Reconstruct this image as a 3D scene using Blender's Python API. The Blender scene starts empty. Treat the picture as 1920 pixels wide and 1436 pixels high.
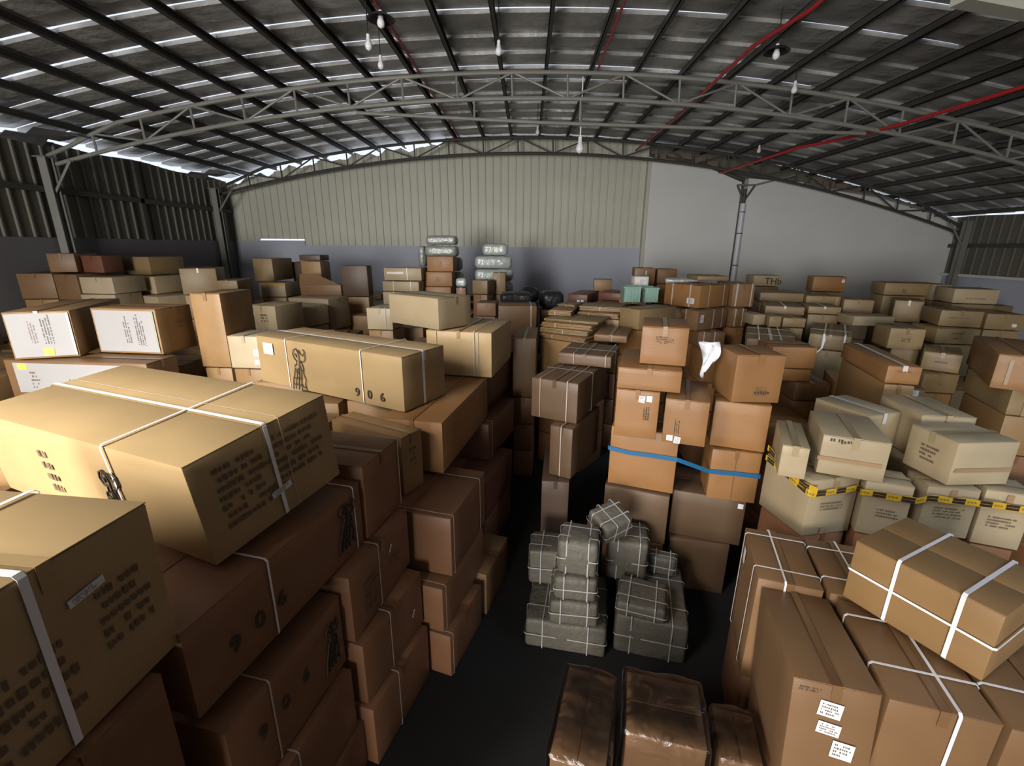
import bpy, bmesh, math, random
from mathutils import Vector, Matrix, noise
from math import radians, sin, cos, pi

# ------------------------------------------------------------------ camera, sky, lights, exposure
SC = bpy.context.scene
COL = SC.collection
SC.view_settings.view_transform = 'Standard'
SC.view_settings.look = 'None'
SC.view_settings.gamma = 1.0
SC.view_settings.exposure = 0.0

CAM_RIGHT = Vector((0.999411, 0.033426, 0.007808))
CAM_UP = Vector((-0.016992, 0.284119, 0.958638))
CAM_BACK = Vector((0.029825, -0.958206, 0.284520))
cam_data = bpy.data.cameras.new('camera')
cam_data.sensor_width = 36.0
cam_data.lens = 860.0 / 1920.0 * 36.0
cam_data.clip_start = 0.05
cam_data.clip_end = 200
cam = bpy.data.objects.new('camera', cam_data)
m = Matrix.Identity(4)
for i in range(3):
    m[i][0] = CAM_RIGHT[i]; m[i][1] = CAM_UP[i]; m[i][2] = CAM_BACK[i]
m[2][3] = 3.6
cam.matrix_world = m
COL.objects.link(cam)
SC.camera = cam

world = bpy.data.worlds.new('overcast_sky')
SC.world = world
world.use_nodes = True
bg = world.node_tree.nodes['Background']
bg.inputs['Color'].default_value = (0.80, 0.86, 1.0, 1)
bg.inputs['Strength'].default_value = 1.15

def area(name, loc, target, sx, sy, power, color, spread=180):
    ld = bpy.data.lights.new(name, 'AREA')
    ld.shape = 'RECTANGLE'; ld.size = sx; ld.size_y = sy
    ld.energy = power; ld.color = color; ld.spread = radians(spread)
    o = bpy.data.objects.new(name, ld)
    o.location = loc
    d = Vector(target) - Vector(loc)
    o.rotation_euler = d.to_track_quat('-Z', 'Y').to_euler()
    COL.objects.link(o)
    return o
# daylight entering through the big loading door behind the camera on the left
area('door_daylight', (-5.8, -11.7, 2.9), (-1.5, 9, 2.3), 5.2, 4.0, 3250, (1.0, 0.965, 0.90))
# fill lamps added under unseen roof sheets, one aimed at each pile
area('roof_fill_left', (-5.0, -2.0, 6.5), (-3.2, 3.2, 2.4), 2.2, 6.0, 640, (1.0, 0.97, 0.93), 85)
area('roof_fill_right', (6.4, -0.6, 6.45), (5.4, 3.0, 1.8), 2.2, 6.0, 190, (0.60, 0.77, 1.0), 85)

# ------------------------------------------------------------------ materials
def new_mat(name):
    mt = bpy.data.materials.new(name)
    mt.use_nodes = True
    nt = mt.node_tree
    return mt, nt, nt.nodes['Principled BSDF']

def plain(name, col, rough=0.6, metal=0.0, var=0.0, scale=6.0, bump=0.0, spec=0.4, bscale=None, alpha=None):
    mt, nt, b = new_mat(name)
    b.inputs['Base Color'].default_value = (*col, 1)
    b.inputs['Roughness'].default_value = rough
    b.inputs['Metallic'].default_value = metal
    b.inputs['Specular IOR Level'].default_value = spec
    if var or bump:
        tc = nt.nodes.new('ShaderNodeTexCoord')
        nz = nt.nodes.new('ShaderNodeTexNoise')
        nz.inputs['Scale'].default_value = scale
        nz.inputs['Detail'].default_value = 5
        nt.links.new(tc.outputs['Object'], nz.inputs['Vector'])
        if var:
            mx = nt.nodes.new('ShaderNodeMix'); mx.data_type = 'RGBA'
            mx.inputs[6].default_value = (*[c * (1 - var) for c in col], 1)
            mx.inputs[7].default_value = (*[min(1, c * (1 + var)) for c in col], 1)
            nt.links.new(nz.outputs['Fac'], mx.inputs[0])
            nt.links.new(mx.outputs[2], b.inputs['Base Color'])
        if bump:
            nb = nt.nodes.new('ShaderNodeTexNoise')
            nb.inputs['Scale'].default_value = bscale or scale
            nb.inputs['Detail'].default_value = 4
            nt.links.new(tc.outputs['Object'], nb.inputs['Vector'])
            bp = nt.nodes.new('ShaderNodeBump')
            bp.inputs['Strength'].default_value = bump
            bp.inputs['Distance'].default_value = 0.03
            nt.links.new(nb.outputs['Fac'], bp.inputs['Height'])
            nt.links.new(bp.outputs['Normal'], b.inputs['Normal'])
    return mt

def cardboard(name, col, rough=0.48):
    """kraft board: cloudy tone, faint flutes, a tone of its own for each box"""
    mt, nt, b = new_mat(name)
    N, L = nt.nodes, nt.links
    tc = N.new('ShaderNodeTexCoord'); oi = N.new('ShaderNodeObjectInfo')
    n1 = N.new('ShaderNodeTexNoise'); n1.inputs['Scale'].default_value = 3.2; n1.inputs['Detail'].default_value = 4
    ad = N.new('ShaderNodeVectorMath'); ad.operation = 'ADD'
    sc = N.new('ShaderNodeVectorMath'); sc.operation = 'SCALE'; sc.inputs[3].default_value = 1.0
    L.new(oi.outputs['Location'], sc.inputs[0])
    L.new(tc.outputs['Object'], ad.inputs[0]); L.new(sc.outputs[0], ad.inputs[1])
    L.new(ad.outputs[0], n1.inputs['Vector'])
    mx = N.new('ShaderNodeMix'); mx.data_type = 'RGBA'
    mx.inputs[6].default_value = (*[c * 0.84 for c in col], 1)
    mx.inputs[7].default_value = (*[min(1, c * 1.14) for c in col], 1)
    L.new(n1.outputs['Fac'], mx.inputs[0])
    hs = N.new('ShaderNodeHueSaturation')
    mr = N.new('ShaderNodeMapRange'); mr.inputs[3].default_value = 0.90; mr.inputs[4].default_value = 1.08
    L.new(oi.outputs['Random'], mr.inputs[0]); L.new(mr.outputs[0], hs.inputs['Value'])
    L.new(mx.outputs[2], hs.inputs['Color']); L.new(hs.outputs[0], b.inputs['Base Color'])
    wv = N.new('ShaderNodeTexNoise'); wv.inputs['Scale'].default_value = 9; wv.inputs['Detail'].default_value = 3
    mp = N.new('ShaderNodeMapping'); mp.inputs['Scale'].default_value = (1, 1, 14)
    L.new(ad.outputs[0], mp.inputs[0]); L.new(mp.outputs[0], wv.inputs['Vector'])
    bp = N.new('ShaderNodeBump'); bp.inputs['Strength'].default_value = 0.12; bp.inputs['Distance'].default_value = 0.006
    L.new(wv.outputs['Fac'], bp.inputs['Height']); L.new(bp.outputs[0], b.inputs['Normal'])
    b.inputs['Roughness'].default_value = rough
    b.inputs['Specular IOR Level'].default_value = 0.42
    return mt

M = {
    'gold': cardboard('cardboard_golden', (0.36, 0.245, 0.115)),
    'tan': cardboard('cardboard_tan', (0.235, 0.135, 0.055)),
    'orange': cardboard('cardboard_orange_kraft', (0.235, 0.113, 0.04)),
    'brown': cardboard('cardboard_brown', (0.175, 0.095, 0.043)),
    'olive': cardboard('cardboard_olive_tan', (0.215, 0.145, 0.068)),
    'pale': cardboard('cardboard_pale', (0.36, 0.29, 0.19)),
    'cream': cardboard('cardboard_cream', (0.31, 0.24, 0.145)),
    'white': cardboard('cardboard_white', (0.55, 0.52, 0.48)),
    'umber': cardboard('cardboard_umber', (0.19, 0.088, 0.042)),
    'brownshaded': cardboard('cardboard_brown_shaded', (0.10, 0.058, 0.031)),  # darkened brown: the shade behind the left pile is put into the colour
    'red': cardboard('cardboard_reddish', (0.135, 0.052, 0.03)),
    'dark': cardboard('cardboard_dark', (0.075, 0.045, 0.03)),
    'strap': plain('strapping_white', (0.72, 0.70, 0.71), 0.35, spec=0.6),
    'cord': plain('thin_cord', (0.40, 0.34, 0.28), 0.5),
    'tape': plain('packing_tape_clear_brown', (0.27, 0.17, 0.09), 0.3, spec=0.6),
    'tapeshiny': plain('packing_tape_clear', (0.5, 0.46, 0.44), 0.2, spec=0.9),
    'bluetape': plain('stretch_band_blue', (0.015, 0.10, 0.22), 0.3, spec=0.6),
    'label': plain('paper_label', (0.62, 0.62, 0.64), 0.5),
    'yellow': plain('paper_yellow', (0.5, 0.42, 0.09), 0.5),
    'ink': plain('printing_ink', (0.045, 0.032, 0.025), 0.7),
    'inkfaint': plain('printing_ink_faint', (0.12, 0.078, 0.048), 0.7),
    'greytape': plain('stretch_film_grey', (0.30, 0.31, 0.27), 0.25, spec=0.7),
    'bale': plain('woven_bale_cover', (0.085, 0.075, 0.058), 0.6, var=0.2, scale=30, bump=0.5, bscale=14),
    'balecord': plain('bale_cord', (0.32, 0.31, 0.30), 0.5),
    'bundle': plain('plastic_bundle_wrap', (0.36, 0.39, 0.38), 0.25, var=0.25, scale=5, bump=0.9, bscale=9, spec=0.8),
    'bundlegrey': plain('plastic_bundle_wrap_grey', (0.22, 0.235, 0.22), 0.3, var=0.2, scale=5, bump=0.8, bscale=9, spec=0.7),
    'whiteplastic': plain('white_plastic_bag', (0.72, 0.73, 0.78), 0.35, bump=0.6, bscale=10),
    'blackplastic': plain('black_plastic_bag', (0.02, 0.02, 0.022), 0.35, bump=0.9, bscale=10),
    'green': plain('green_translucent_plastic', (0.20, 0.32, 0.27), 0.15, spec=0.8),
    'steel': plain('painted_steel_grey', (0.22, 0.22, 0.20), 0.5, 0.1, var=0.15, scale=3),
    'steeldark': plain('steel_dark', (0.07, 0.066, 0.06), 0.6, 0.2, var=0.2, scale=3),
    'galv': plain('galvanised_sheet', (0.30, 0.31, 0.33), 0.35, 0.6, var=0.2, scale=3),
    'redpipe': plain('red_painted_pipe', (0.42, 0.025, 0.03), 0.4),
    'whitepipe': plain('white_plastic_pipe', (0.58, 0.56, 0.64), 0.35),
    'lamp': plain('lamp_white_enamel', (0.8, 0.8, 0.85), 0.3),
    'lampblack': plain('lamp_black_shade', (0.02, 0.02, 0.02), 0.4),
    'timber': plain('dusty_timber', (0.16, 0.12, 0.09), 0.8, var=0.3, scale=4),
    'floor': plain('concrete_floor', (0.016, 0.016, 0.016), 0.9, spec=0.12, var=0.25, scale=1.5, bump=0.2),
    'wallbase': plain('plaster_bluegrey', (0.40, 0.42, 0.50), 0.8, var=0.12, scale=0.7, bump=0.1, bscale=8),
    'wallbasedark': plain('plaster_dark', (0.17, 0.165, 0.175), 0.85, var=0.2, scale=0.8),  # darker plaster tone for the left wall base
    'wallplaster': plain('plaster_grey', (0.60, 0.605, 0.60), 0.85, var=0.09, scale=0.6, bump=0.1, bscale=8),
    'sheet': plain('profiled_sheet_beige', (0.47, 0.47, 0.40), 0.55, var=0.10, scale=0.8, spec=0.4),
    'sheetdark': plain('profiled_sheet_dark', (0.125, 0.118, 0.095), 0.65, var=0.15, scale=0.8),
}

for k_, c_ in (('gold', (.33,.222,.10)), ('tan', (.215,.122,.05)), ('orange', (.215,.104,.037)), ('brown', (.16,.086,.039)), ('olive', (.195,.131,.061)), ('pale', (.33,.265,.173)), ('cream', (.29,.222,.122)), ('white', (.5,.47,.43)), ('red', (.12,.047,.027)), ('umber', (.17,.079,.038)), ('brownshaded', (.09,.052,.028)), ('dark', (.068,.04,.027))):
    M[k_ + '_tape'] = plain('clear_tape_on_' + k_, c_, 0.28, spec=0.6)

def foil():
    mt, nt, b = new_mat('roof_insulation_foil')
    N, L = nt.nodes, nt.links
    tc = N.new('ShaderNodeTexCoord')
    n1 = N.new('ShaderNodeTexNoise'); n1.inputs['Scale'].default_value = 0.9; n1.inputs['Detail'].default_value = 6
    n2 = N.new('ShaderNodeTexNoise'); n2.inputs['Scale'].default_value = 5; n2.inputs['Detail'].default_value = 5
    cr = N.new('ShaderNodeValToRGB')
    cr.color_ramp.elements[0].position = 0.34; cr.color_ramp.elements[0].color = (0.24, 0.237, 0.225, 1)
    cr.color_ramp.elements[1].position = 0.68; cr.color_ramp.elements[1].color = (0.58, 0.575, 0.56, 1)
    L.new(tc.outputs['Object'], n1.inputs[0]); L.new(tc.outputs['Object'], n2.inputs[0])
    L.new(n1.outputs['Fac'], cr.inputs[0]); L.new(cr.outputs[0], b.inputs['Base Color'])
    bp = N.new('ShaderNodeBump'); bp.inputs['Strength'].default_value = 0.6; bp.inputs['Distance'].default_value = 0.05
    L.new(n2.outputs['Fac'], bp.inputs['Height']); L.new(bp.outputs[0], b.inputs['Normal'])
    b.inputs['Roughness'].default_value = 0.42; b.inputs['Metallic'].default_value = 0.35
    return mt
M['foil'] = foil()

def film():
    mt, nt, b = new_mat('clear_plastic_film')
    N, L = nt.nodes, nt.links
    out = N['Material Output']
    tr = N.new('ShaderNodeBsdfTransparent'); tr.inputs[0].default_value = (0.93, 0.92, 0.92, 1)
    gl = N.new('ShaderNodeBsdfGlossy'); gl.inputs['Roughness'].default_value = 0.24; gl.inputs['Color'].default_value = (0.9, 0.9, 0.92, 1)
    mx = N.new('ShaderNodeMixShader')
    tc = N.new('ShaderNodeTexCoord')
    nz = N.new('ShaderNodeTexNoise'); nz.inputs['Scale'].default_value = 5.5; nz.inputs['Detail'].default_value = 5; nz.inputs['Distortion'].default_value = 1.2
    L.new(tc.outputs['Object'], nz.inputs[0])
    bp = N.new('ShaderNodeBump'); bp.inputs['Strength'].default_value = 0.7; bp.inputs['Distance'].default_value = 0.04
    L.new(nz.outputs['Fac'], bp.inputs['Height']); L.new(bp.outputs[0], gl.inputs['Normal'])
    fr = N.new('ShaderNodeFresnel'); fr.inputs[0].default_value = 1.5; L.new(bp.outputs[0], fr.inputs['Normal'])
    L.new(fr.outputs[0], mx.inputs[0]); L.new(tr.outputs[0], mx.inputs[1]); L.new(gl.outputs[0], mx.inputs[2])
    L.new(mx.outputs[0], out.inputs[0])
    return mt
M['film'] = film()

# ------------------------------------------------------------------ helpers
def link(name, me, mat, parent=None, smooth=None):
    o = bpy.data.objects.new(name, me)
    COL.objects.link(o)
    if mat is not None and not me.materials:
        me.materials.append(M[mat] if isinstance(mat, str) else mat)
    if parent is not None:
        o.parent = parent
    if smooth is not None:
        for p in me.polygons: p.use_smooth = True
        me.set_sharp_from_angle(angle=radians(smooth))
    return o

class MB:
    """collects faces for one mesh"""
    def __init__(self): self.v = []; self.f = []
    def quad(self, a, b, c, d):
        n = len(self.v); self.v += [tuple(a), tuple(b), tuple(c), tuple(d)]; self.f.append((n, n+1, n+2, n+3))
    def box(self, x0, x1, y0, y1, z0, z1, mat=None):
        n = len(self.v)
        P = [(x, y, z) for z in (z0, z1) for y in (y0, y1) for x in (x0, x1)]
        if mat is not None: P = [tuple(mat @ Vector(p)) for p in P]
        self.v += P
        for f in ((0,2,3,1),(4,5,7,6),(0,1,5,4),(2,6,7,3),(0,4,6,2),(1,3,7,5)): self.f.append(tuple(n+i for i in f))
    def tube(self, pts, r, seg=8, closed=False):
        pts = [Vector(p) for p in pts]; n0 = len(self.v); k = len(pts)
        up = None
        for i, p in enumerate(pts):
            if closed: t = pts[(i+1) % k] - pts[i-1]
            else: t = pts[min(i+1, k-1)] - pts[max(i-1, 0)]
            t.normalize()
            if up is None: up = t.orthogonal().normalized()
            up = (up - t * up.dot(t)).normalized(); s = t.cross(up)
            for j in range(seg):
                a = 2*pi*j/seg; self.v.append(tuple(p + (up*cos(a) + s*sin(a))*r))
        for i in range(k if closed else k-1):
            for j in range(seg):
                a = n0+i*seg+j; b = n0+i*seg+(j+1) % seg; c = n0+((i+1) % k)*seg+(j+1) % seg; d = n0+((i+1) % k)*seg+j
                self.f.append((a, b, c, d))
        if not closed:
            self.f.append(tuple(n0+j for j in reversed(range(seg)))); self.f.append(tuple(n0+(k-1)*seg+j for j in range(seg)))
    def lathe(self, prof, c=(0,0,0), seg=16):
        n0 = len(self.v)
        for r, z in prof:
            for j in range(seg):
                a = 2*pi*j/seg; self.v.append((c[0]+r*cos(a), c[1]+r*sin(a), c[2]+z))
        for i in range(len(prof)-1):
            for j in range(seg):
                self.f.append((n0+i*seg+j, n0+i*seg+(j+1) % seg, n0+(i+1)*seg+(j+1) % seg, n0+(i+1)*seg+j))
    def build(self, name, mat, parent=None, smooth=None):
        me = bpy.data.meshes.new(name); me.from_pydata(self.v, [], self.f); me.validate()
        bm = bmesh.new(); bm.from_mesh(me); bmesh.ops.recalc_face_normals(bm, faces=bm.faces); bm.to_mesh(me); bm.free()
        return link(name, me, mat, parent, smooth)

def tag(o, label, cat, group=None, kind=None):
    if label: o['label'] = label
    if cat: o['category'] = cat
    if group: o['group'] = group
    if kind: o['kind'] = kind
    return o
def struct(o): o['kind'] = 'structure'; return o
def empty(name, loc=(0, 0, 0), rot=(0, 0, 0)):
    o = bpy.data.objects.new(name, None); COL.objects.link(o); o.location = loc; o.rotation_euler = rot
    o.empty_display_size = 0.1
    return o

# ------------------------------------------------------------------ the hall
XL, XR, YB, YF = -10.6, 14.4, 17.0, -12.0
def zr(x): return 7.2 - 0.0118 * x * x       # underside of the roof sheets

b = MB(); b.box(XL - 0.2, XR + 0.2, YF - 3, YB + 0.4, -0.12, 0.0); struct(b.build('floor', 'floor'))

def corrugated(b, p0, p1, nrm, zlo, zhi, pitch=0.26, depth=0.035, thick=0.012):
    """trapezoid ribbed sheet from p0 to p1 (xy), zlo / zhi functions of the distance along it"""
    p0 = Vector(p0); p1 = Vector(p1); d = p1 - p0; Ln = d.length; d /= Ln; nr = Vector(nrm[:2])
    n = max(2, int(Ln / pitch)); pts = []
    for i in range(n):
        s = i * Ln / n; w = Ln / n
        pts += [(s, 0), (s + w*0.76, 0), (s + w*0.82, depth), (s + w*0.94, depth)]
    pts.append((Ln, 0))
    for (s0, o0), (s1, o1) in zip(pts, pts[1:]):
        a = p0 + d*s0 + nr*o0; c = p0 + d*s1 + nr*o1
        b.quad((a.x, a.y, zlo(s0)), (c.x, c.y, zlo(s1)), (c.x, c.y, zhi(s1)), (a.x, a.y, zhi(s0)))
        a2 = a - nr*thick; c2 = c - nr*thick
        b.quad((c2.x, c2.y, zlo(s1)), (a2.x, a2.y, zlo(s0)), (a2.x, a2.y, zhi(s0)), (c2.x, c2.y, zhi(s1)))

# back wall: ribbed sheet over a plastered base on the left, plastered panels on the right
b = MB()
def blo(s):
    x = XL + s
    return 3.81 if -9.75 < x < -8.0 else 3.52
def bhi(s):
    x = XL + s
    if x < -3.0: return zr(x) - 0.26 + 0.06*sin(x*5.1) + 0.05*sin(x*11.3)
    return zr(x) - 0.02
corrugated(b, (XL, YB), (4.0, YB), (0, -1, 0), blo, bhi)
struct(b.build('wall_back', 'sheet'))
b = MB(); b.box(XL, -9.8, YB - 0.06, YB + 0.25, 0, 3.74); b.box(-9.8, -8.0, YB - 0.06, YB + 0.25, 0, 3.755)
b.box(-8.0, 4.0, YB - 0.06, YB + 0.25, 0, 3.60)
b = b.build('wall_back_base', 'wallbase'); b.name = 'wall_back.001'; struct(b)
def slab_wall(name, xs, zt, y0, y1, mat):
    q = MB()
    for (x0, z0), (x1, z1) in zip(zip(xs, zt), zip(xs[1:], zt[1:])):
        n = len(q.v)
        q.v += [(x0,y0,0),(x1,y0,0),(x1,y0,z1),(x0,y0,z0),(x0,y1,0),(x1,y1,0),(x1,y1,z1),(x0,y1,z0)]
        q.f += [(n,n+1,n+2,n+3),(n+5,n+4,n+7,n+6),(n+3,n+2,n+6,n+7)]
    n = len(q.v)
    q.v += [(xs[0],y0,0),(xs[0],y0,zt[0]),(xs[0],y1,zt[0]),(xs[0],y1,0),(xs[-1],y0,0),(xs[-1],y0,zt[-1]),(xs[-1],y1,zt[-1]),(xs[-1],y1,0)]
    q.f += [(n,n+1,n+2,n+3),(n+7,n+6,n+5,n+4)]
    return struct(q.build(name, mat))
slab_wall('wall_back.002', [4.0, 5.5, 7.08], [6.46, 6.32, 5.72], YB - 0.22, YB + 0.1, 'wallplaster')
slab_wall('wall_back.003', [7.30, 9.1, 11.5, XR], [5.84, 5.72, 5.36, 4.62], YB - 0.22, YB + 0.1, 'wallplaster')
slab_wall('wall_back.004', [7.02, 7.36], [5.5, 5.5], YB - 0.08, YB + 0.1, 'sheetdark')
b = MB(); corrugated(b, (4.0, YB + 0.45), (XR + 0.3, YB + 0.45), (0, -1, 0), lambda s: 4.2, lambda s: zr(4.0 + s) + 0.0)
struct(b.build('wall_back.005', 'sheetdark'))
b = MB()
for i in range(23):                                   # cloth and battens bunched along the dark ledge
    x0 = 4.1 + i * 0.43
    def top_(x):
        T = [(4.0, 6.46), (5.5, 6.32), (7.08, 5.72), (7.3, 5.84), (9.1, 5.72), (11.5, 5.36), (XR, 4.62), (XR + .3, 4.6)]
        for (xa, za), (xb, zb_) in zip(T, T[1:]):
            if xa <= x <= xb: return za + (zb_ - za)*(x - xa)/(xb - xa)
        return 4.6
    if 6.45 < x0 < 8.95: continue
    zt = max(top_(x0), top_(x0 + 0.36)) + 0.01
    b.box(x0, x0 + 0.36, YB - 0.36 + 0.03*(i % 3), YB - 0.235, zt - 0.06, min(zt + 0.08 + 0.10*((i*7) % 5)/5, zr(x0 + 0.36) - 0.24))
o = b.build('ledge_clutter', 'timber'); tag(o, 'dusty strips and battens bunched on the ledge above the grey plaster panels', 'debris', kind='stuff')
b = MB(); b.tube([(9.0, YB - 0.44, 5.66), (11.5, YB - 0.44, 5.29), (13.8, YB - 0.44, 4.70)], 0.045)
o = b.build('conduit', 'galv', smooth=40); tag(o, 'grey pipe running down along the top edge of the right plaster panel', 'pipe')
b = MB(); b.tube([(3.95, YB - 0.30, 6.52), (5.6, YB - 0.30, 6.30), (7.1, YB - 0.30, 5.78)], 0.05)
struct(b.build('trim_1', 'steeldark', smooth=40))
b = MB(); b.box(3.93, 4.03, YB - 0.27, YB + 0.02, 0, 6.5); struct(b.build('trim_2', 'sheet'))

# side walls
def lo_(v): return lambda s: v
b = MB(); corrugated(b, (XL, YF), (XL, YB), (1, 0, 0), lo_(3.70), lambda s: 5.72 + 0.03*sin(s*2.3), 0.30)
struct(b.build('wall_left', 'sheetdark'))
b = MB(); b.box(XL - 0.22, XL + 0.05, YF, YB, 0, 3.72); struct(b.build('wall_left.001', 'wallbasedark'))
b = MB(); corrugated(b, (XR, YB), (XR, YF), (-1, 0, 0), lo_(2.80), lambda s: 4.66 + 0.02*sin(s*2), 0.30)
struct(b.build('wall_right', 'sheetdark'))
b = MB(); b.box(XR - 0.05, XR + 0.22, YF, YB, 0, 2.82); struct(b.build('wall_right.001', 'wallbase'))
# wall behind the camera, with the open loading door on the left
b = MB()
b.box(XL, -8.6, YF - 0.2, YF, 0, 6.2); b.box(-8.6, -3.0, YF - 0.2, YF, 5.0, 6.9)
b.box(-3.0, 2, YF - 0.2, YF, 0, 7.2); b.box(2, XR, YF - 0.2, YF, 0, 6.9)
struct(b.build('wall_front', 'sheetdark'))
k = 2
for x, y0, y1, z in ((XL + 0.09, YF, YB, 4.72), (XR - 0.09, YF, YB, 3.75)):
    k += 1; b = MB(); b.box(x - 0.04, x + 0.04, y0, y1, z - 0.06, z + 0.06); struct(b.build('trim_%d' % k, 'steeldark'))
for x, y, z0, z1 in ((XL + 0.09, 13.0, 3.7, 5.7), (XL + 0.09, 7.8, 3.7, 5.7), (XR - 0.09, 13.2, 2.8, 4.7)):
    k += 1; b = MB(); b.box(x - 0.04, x + 0.04, y - 0.06, y + 0.06, z0, z1); struct(b.build('trim_%d' % k, 'steeldark'))
b = MB(); b.box(XR - 0.20, XR + 0.02, YF, YB, 2.78, 2.86); k += 1; struct(b.build('trim_%d' % k, 'wallplaster'))

# roof: insulation-backed sheets laid in rows, daylight in the slots between rows
rng = random.Random(11)
rows = [-6.0, -5.1, -4.2, -3.3, -2.4]
sky_l, sky_r = (-6.1, -3.9), (5.3, 7.5)
Y = -2.4
rows = [-12.0 + 0.86*i for i in range(24)]            # ... 7.76
rows += [8.70, 9.60, 10.35, 11.10, 11.90, 12.80, 13.55, 14.30, 15.10, 16.0, 17.6]
bright = {8.70: 1.0, 9.60: 0.35, 10.35: 0.55, 11.10: 1.0, 11.90: 0.7, 12.80: 0.6, 13.55: 0.4, 14.30: 0.5, 15.10: 0.35, 16.0: 0.4}
xs = [XL - 0.15] + [0.31 + 0.92*i for i in range(-11, 16)] + [XR + 0.15]
def slot(y, x, i):
    br = bright.get(y, 0.8)
    if x < -2.2: g = 0.072 * (0.55 + 0.45*br)
    elif x < 2.6: g = 0.055 * br
    elif x < 6: g = 0.042 * br * (1 if (i % 3) else 0.3)
    else: g = 0.036 * br * (1 if rng.random() < 0.3 else 0.0)
    return g * rng.uniform(0.75, 1.15)
b = MB()
slots = [[0.0 if j in (0, len(rows)-1) else slot(rows[j], (xs[i] + xs[i+1]) / 2, i) for i in range(len(xs)-1)] for j in range(len(rows))]
for j in range(len(rows) - 1):
    for i in range(len(xs) - 1):
        x0, x1 = xs[i], xs[i+1]
        y0 = rows[j] + slots[j][i] / 2; y1 = rows[j+1] - slots[j+1][i] / 2
        hole = (-4.8 < (y0+y1)/2 < 1.6) and any(a < (x0+x1)/2 < c for a, c in (sky_l, sky_r))
        if hole: continue
        dz0 = 0.0; dz1 = 0.05                            # each row laps a little over the next
        n = len(b.v)
        m_ = 3
        for q in range(m_ + 1):
            x = x0 + (x1 - x0) * q / m_; sag = 0.03 * sin(pi * q / m_) * rng.uniform(0.2, 1.0)
            for y, dz in ((y0, dz0), ((y0+y1)/2, -sag), (y1, dz1)):
                b.v.append((x, y, zr(x) + dz - (0 if y != y0 else sag*0.3)))
            for y, dz in ((y1, dz1), (y0, dz0)):
                b.v.append((x, y, zr(x) + dz + 0.06))
        for q in range(m_):
            a = n + q*5; c = a + 5
            for u in range(5):
                w = (u + 1) % 5
                b.f.append((a+u, c+u, c+w, a+w))
        b.f.append(tuple(n+u for u in range(5))); b.f.append(tuple(n+m_*5+u for u in reversed(range(5))))
o = b.build('ceiling', 'foil'); struct(o)
# unseen translucent sheets added over the roof holes for the fill lamps
mt, nt, bs = new_mat('translucent_roof_sheet'); bs.inputs['Base Color'].default_value = (0.9, 0.95, 1, 1)
bs.inputs['Transmission Weight'].default_value = 0.7; bs.inputs['Roughness'].default_value = 0.6
M['skysheet'] = mt
for i, (x0, x1) in enumerate((sky_l, sky_r)):
    b = MB(); b.box(x0 - 0.3, x1 + 0.3, -5.4, 2.4, zr(max(abs(x0), abs(x1))) + 0.28, zr(max(abs(x0), abs(x1))) + 0.30)
    struct(b.build('added_roof_sheet_%d' % (i + 1), 'skysheet'))

# purlins running the length of the hall
k = 20
for i in range(-11, 16):
    x = 0.31 + 0.92*i
    if not XL + 0.2 < x < XR - 0.2: continue
    z1 = zr(x) - 0.035; z0 = z1 - 0.12
    b = MB()
    b.box(x - 0.035, x + 0.035, YF, YB + 0.4, z0, z0 + 0.012); b.box(x - 0.035, x - 0.023, YF, YB + 0.4, z0, z1)
    b.box(x - 0.035, x + 0.035, YF, YB + 0.4, z1 - 0.012, z1)
    k += 1; struct(b.build('trim_%d' % k, 'steeldark'))

# trusses
def truss(Y, x0, x1, label, mat='steel', r=0.042):
    root = tag(empty('roof_truss', (0, Y, 0)), label, 'truss', 'curved pipe roof trusses')
    zb = lambda x: 6.50 - 0.0118*x*x
    def ends(x):                       # the two chords close up towards the walls
        e = min(1.0, (x - x0) / 1.6, (x1 - x) / 1.6)
        return 0.16 + 0.30 * max(0.15, e)
    n = 44; X = [x0 + (x1-x0)*i/n for i in range(n+1)]
    b = MB(); b.tube([(x, 0, zb(x)) for x in X], r); b.build('bottom_chord', mat, root, 40)
    b = MB(); b.tube([(x, 0, zb(x) + ends(x)) for x in X], r); b.build('top_chord', mat, root, 40)
    bays = int((x1 - x0) / 1.08)
    for i in range(1, bays):
        x = x0 + (x1-x0)*i/bays; dx = (x1-x0)/bays
        b = MB(); b.tube([(x, 0, zb(x)), (x - 0.02, 0, zb(x) + ends(x))], 0.024, 6); b.build('web_post', mat, root, 40)
        if i < bays - 1:
            xa, xb = (x, x + dx) if i % 2 else (x + dx, x)
            b = MB(); b.tube([(xa, 0, zb(xa) + ends(xa)), (xb, 0, zb(xb))], 0.022, 6); b.build('web_diagonal', mat, root, 40)
    return root
truss(10.6, -10.45, 14.2, 'nearer grey curved pipe truss crossing the hall in front of the lamp')
truss(16.3, -10.45, 14.2, 'far dark curved pipe truss just in front of the back wall', 'steeldark', 0.045)
root = tag(empty('tie_rod', (0, 10.6, 0)), 'straight grey tie pipe hung below the nearer truss', 'pipe')
b = MB(); b.tube([(-3.6, 0, 6.24), (0.2, 0, 6.06), (6.8, 0, 5.86)], 0.035); b.build('rod', 'steel', root, 40)
for x in (-1.15, 1.02):
    b = MB(); b.tube([(x, 0, 6.12 - 0.03*x), (x, 0, 6.5)], 0.022, 6); b.build('hanger', 'steel', root, 40)

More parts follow.
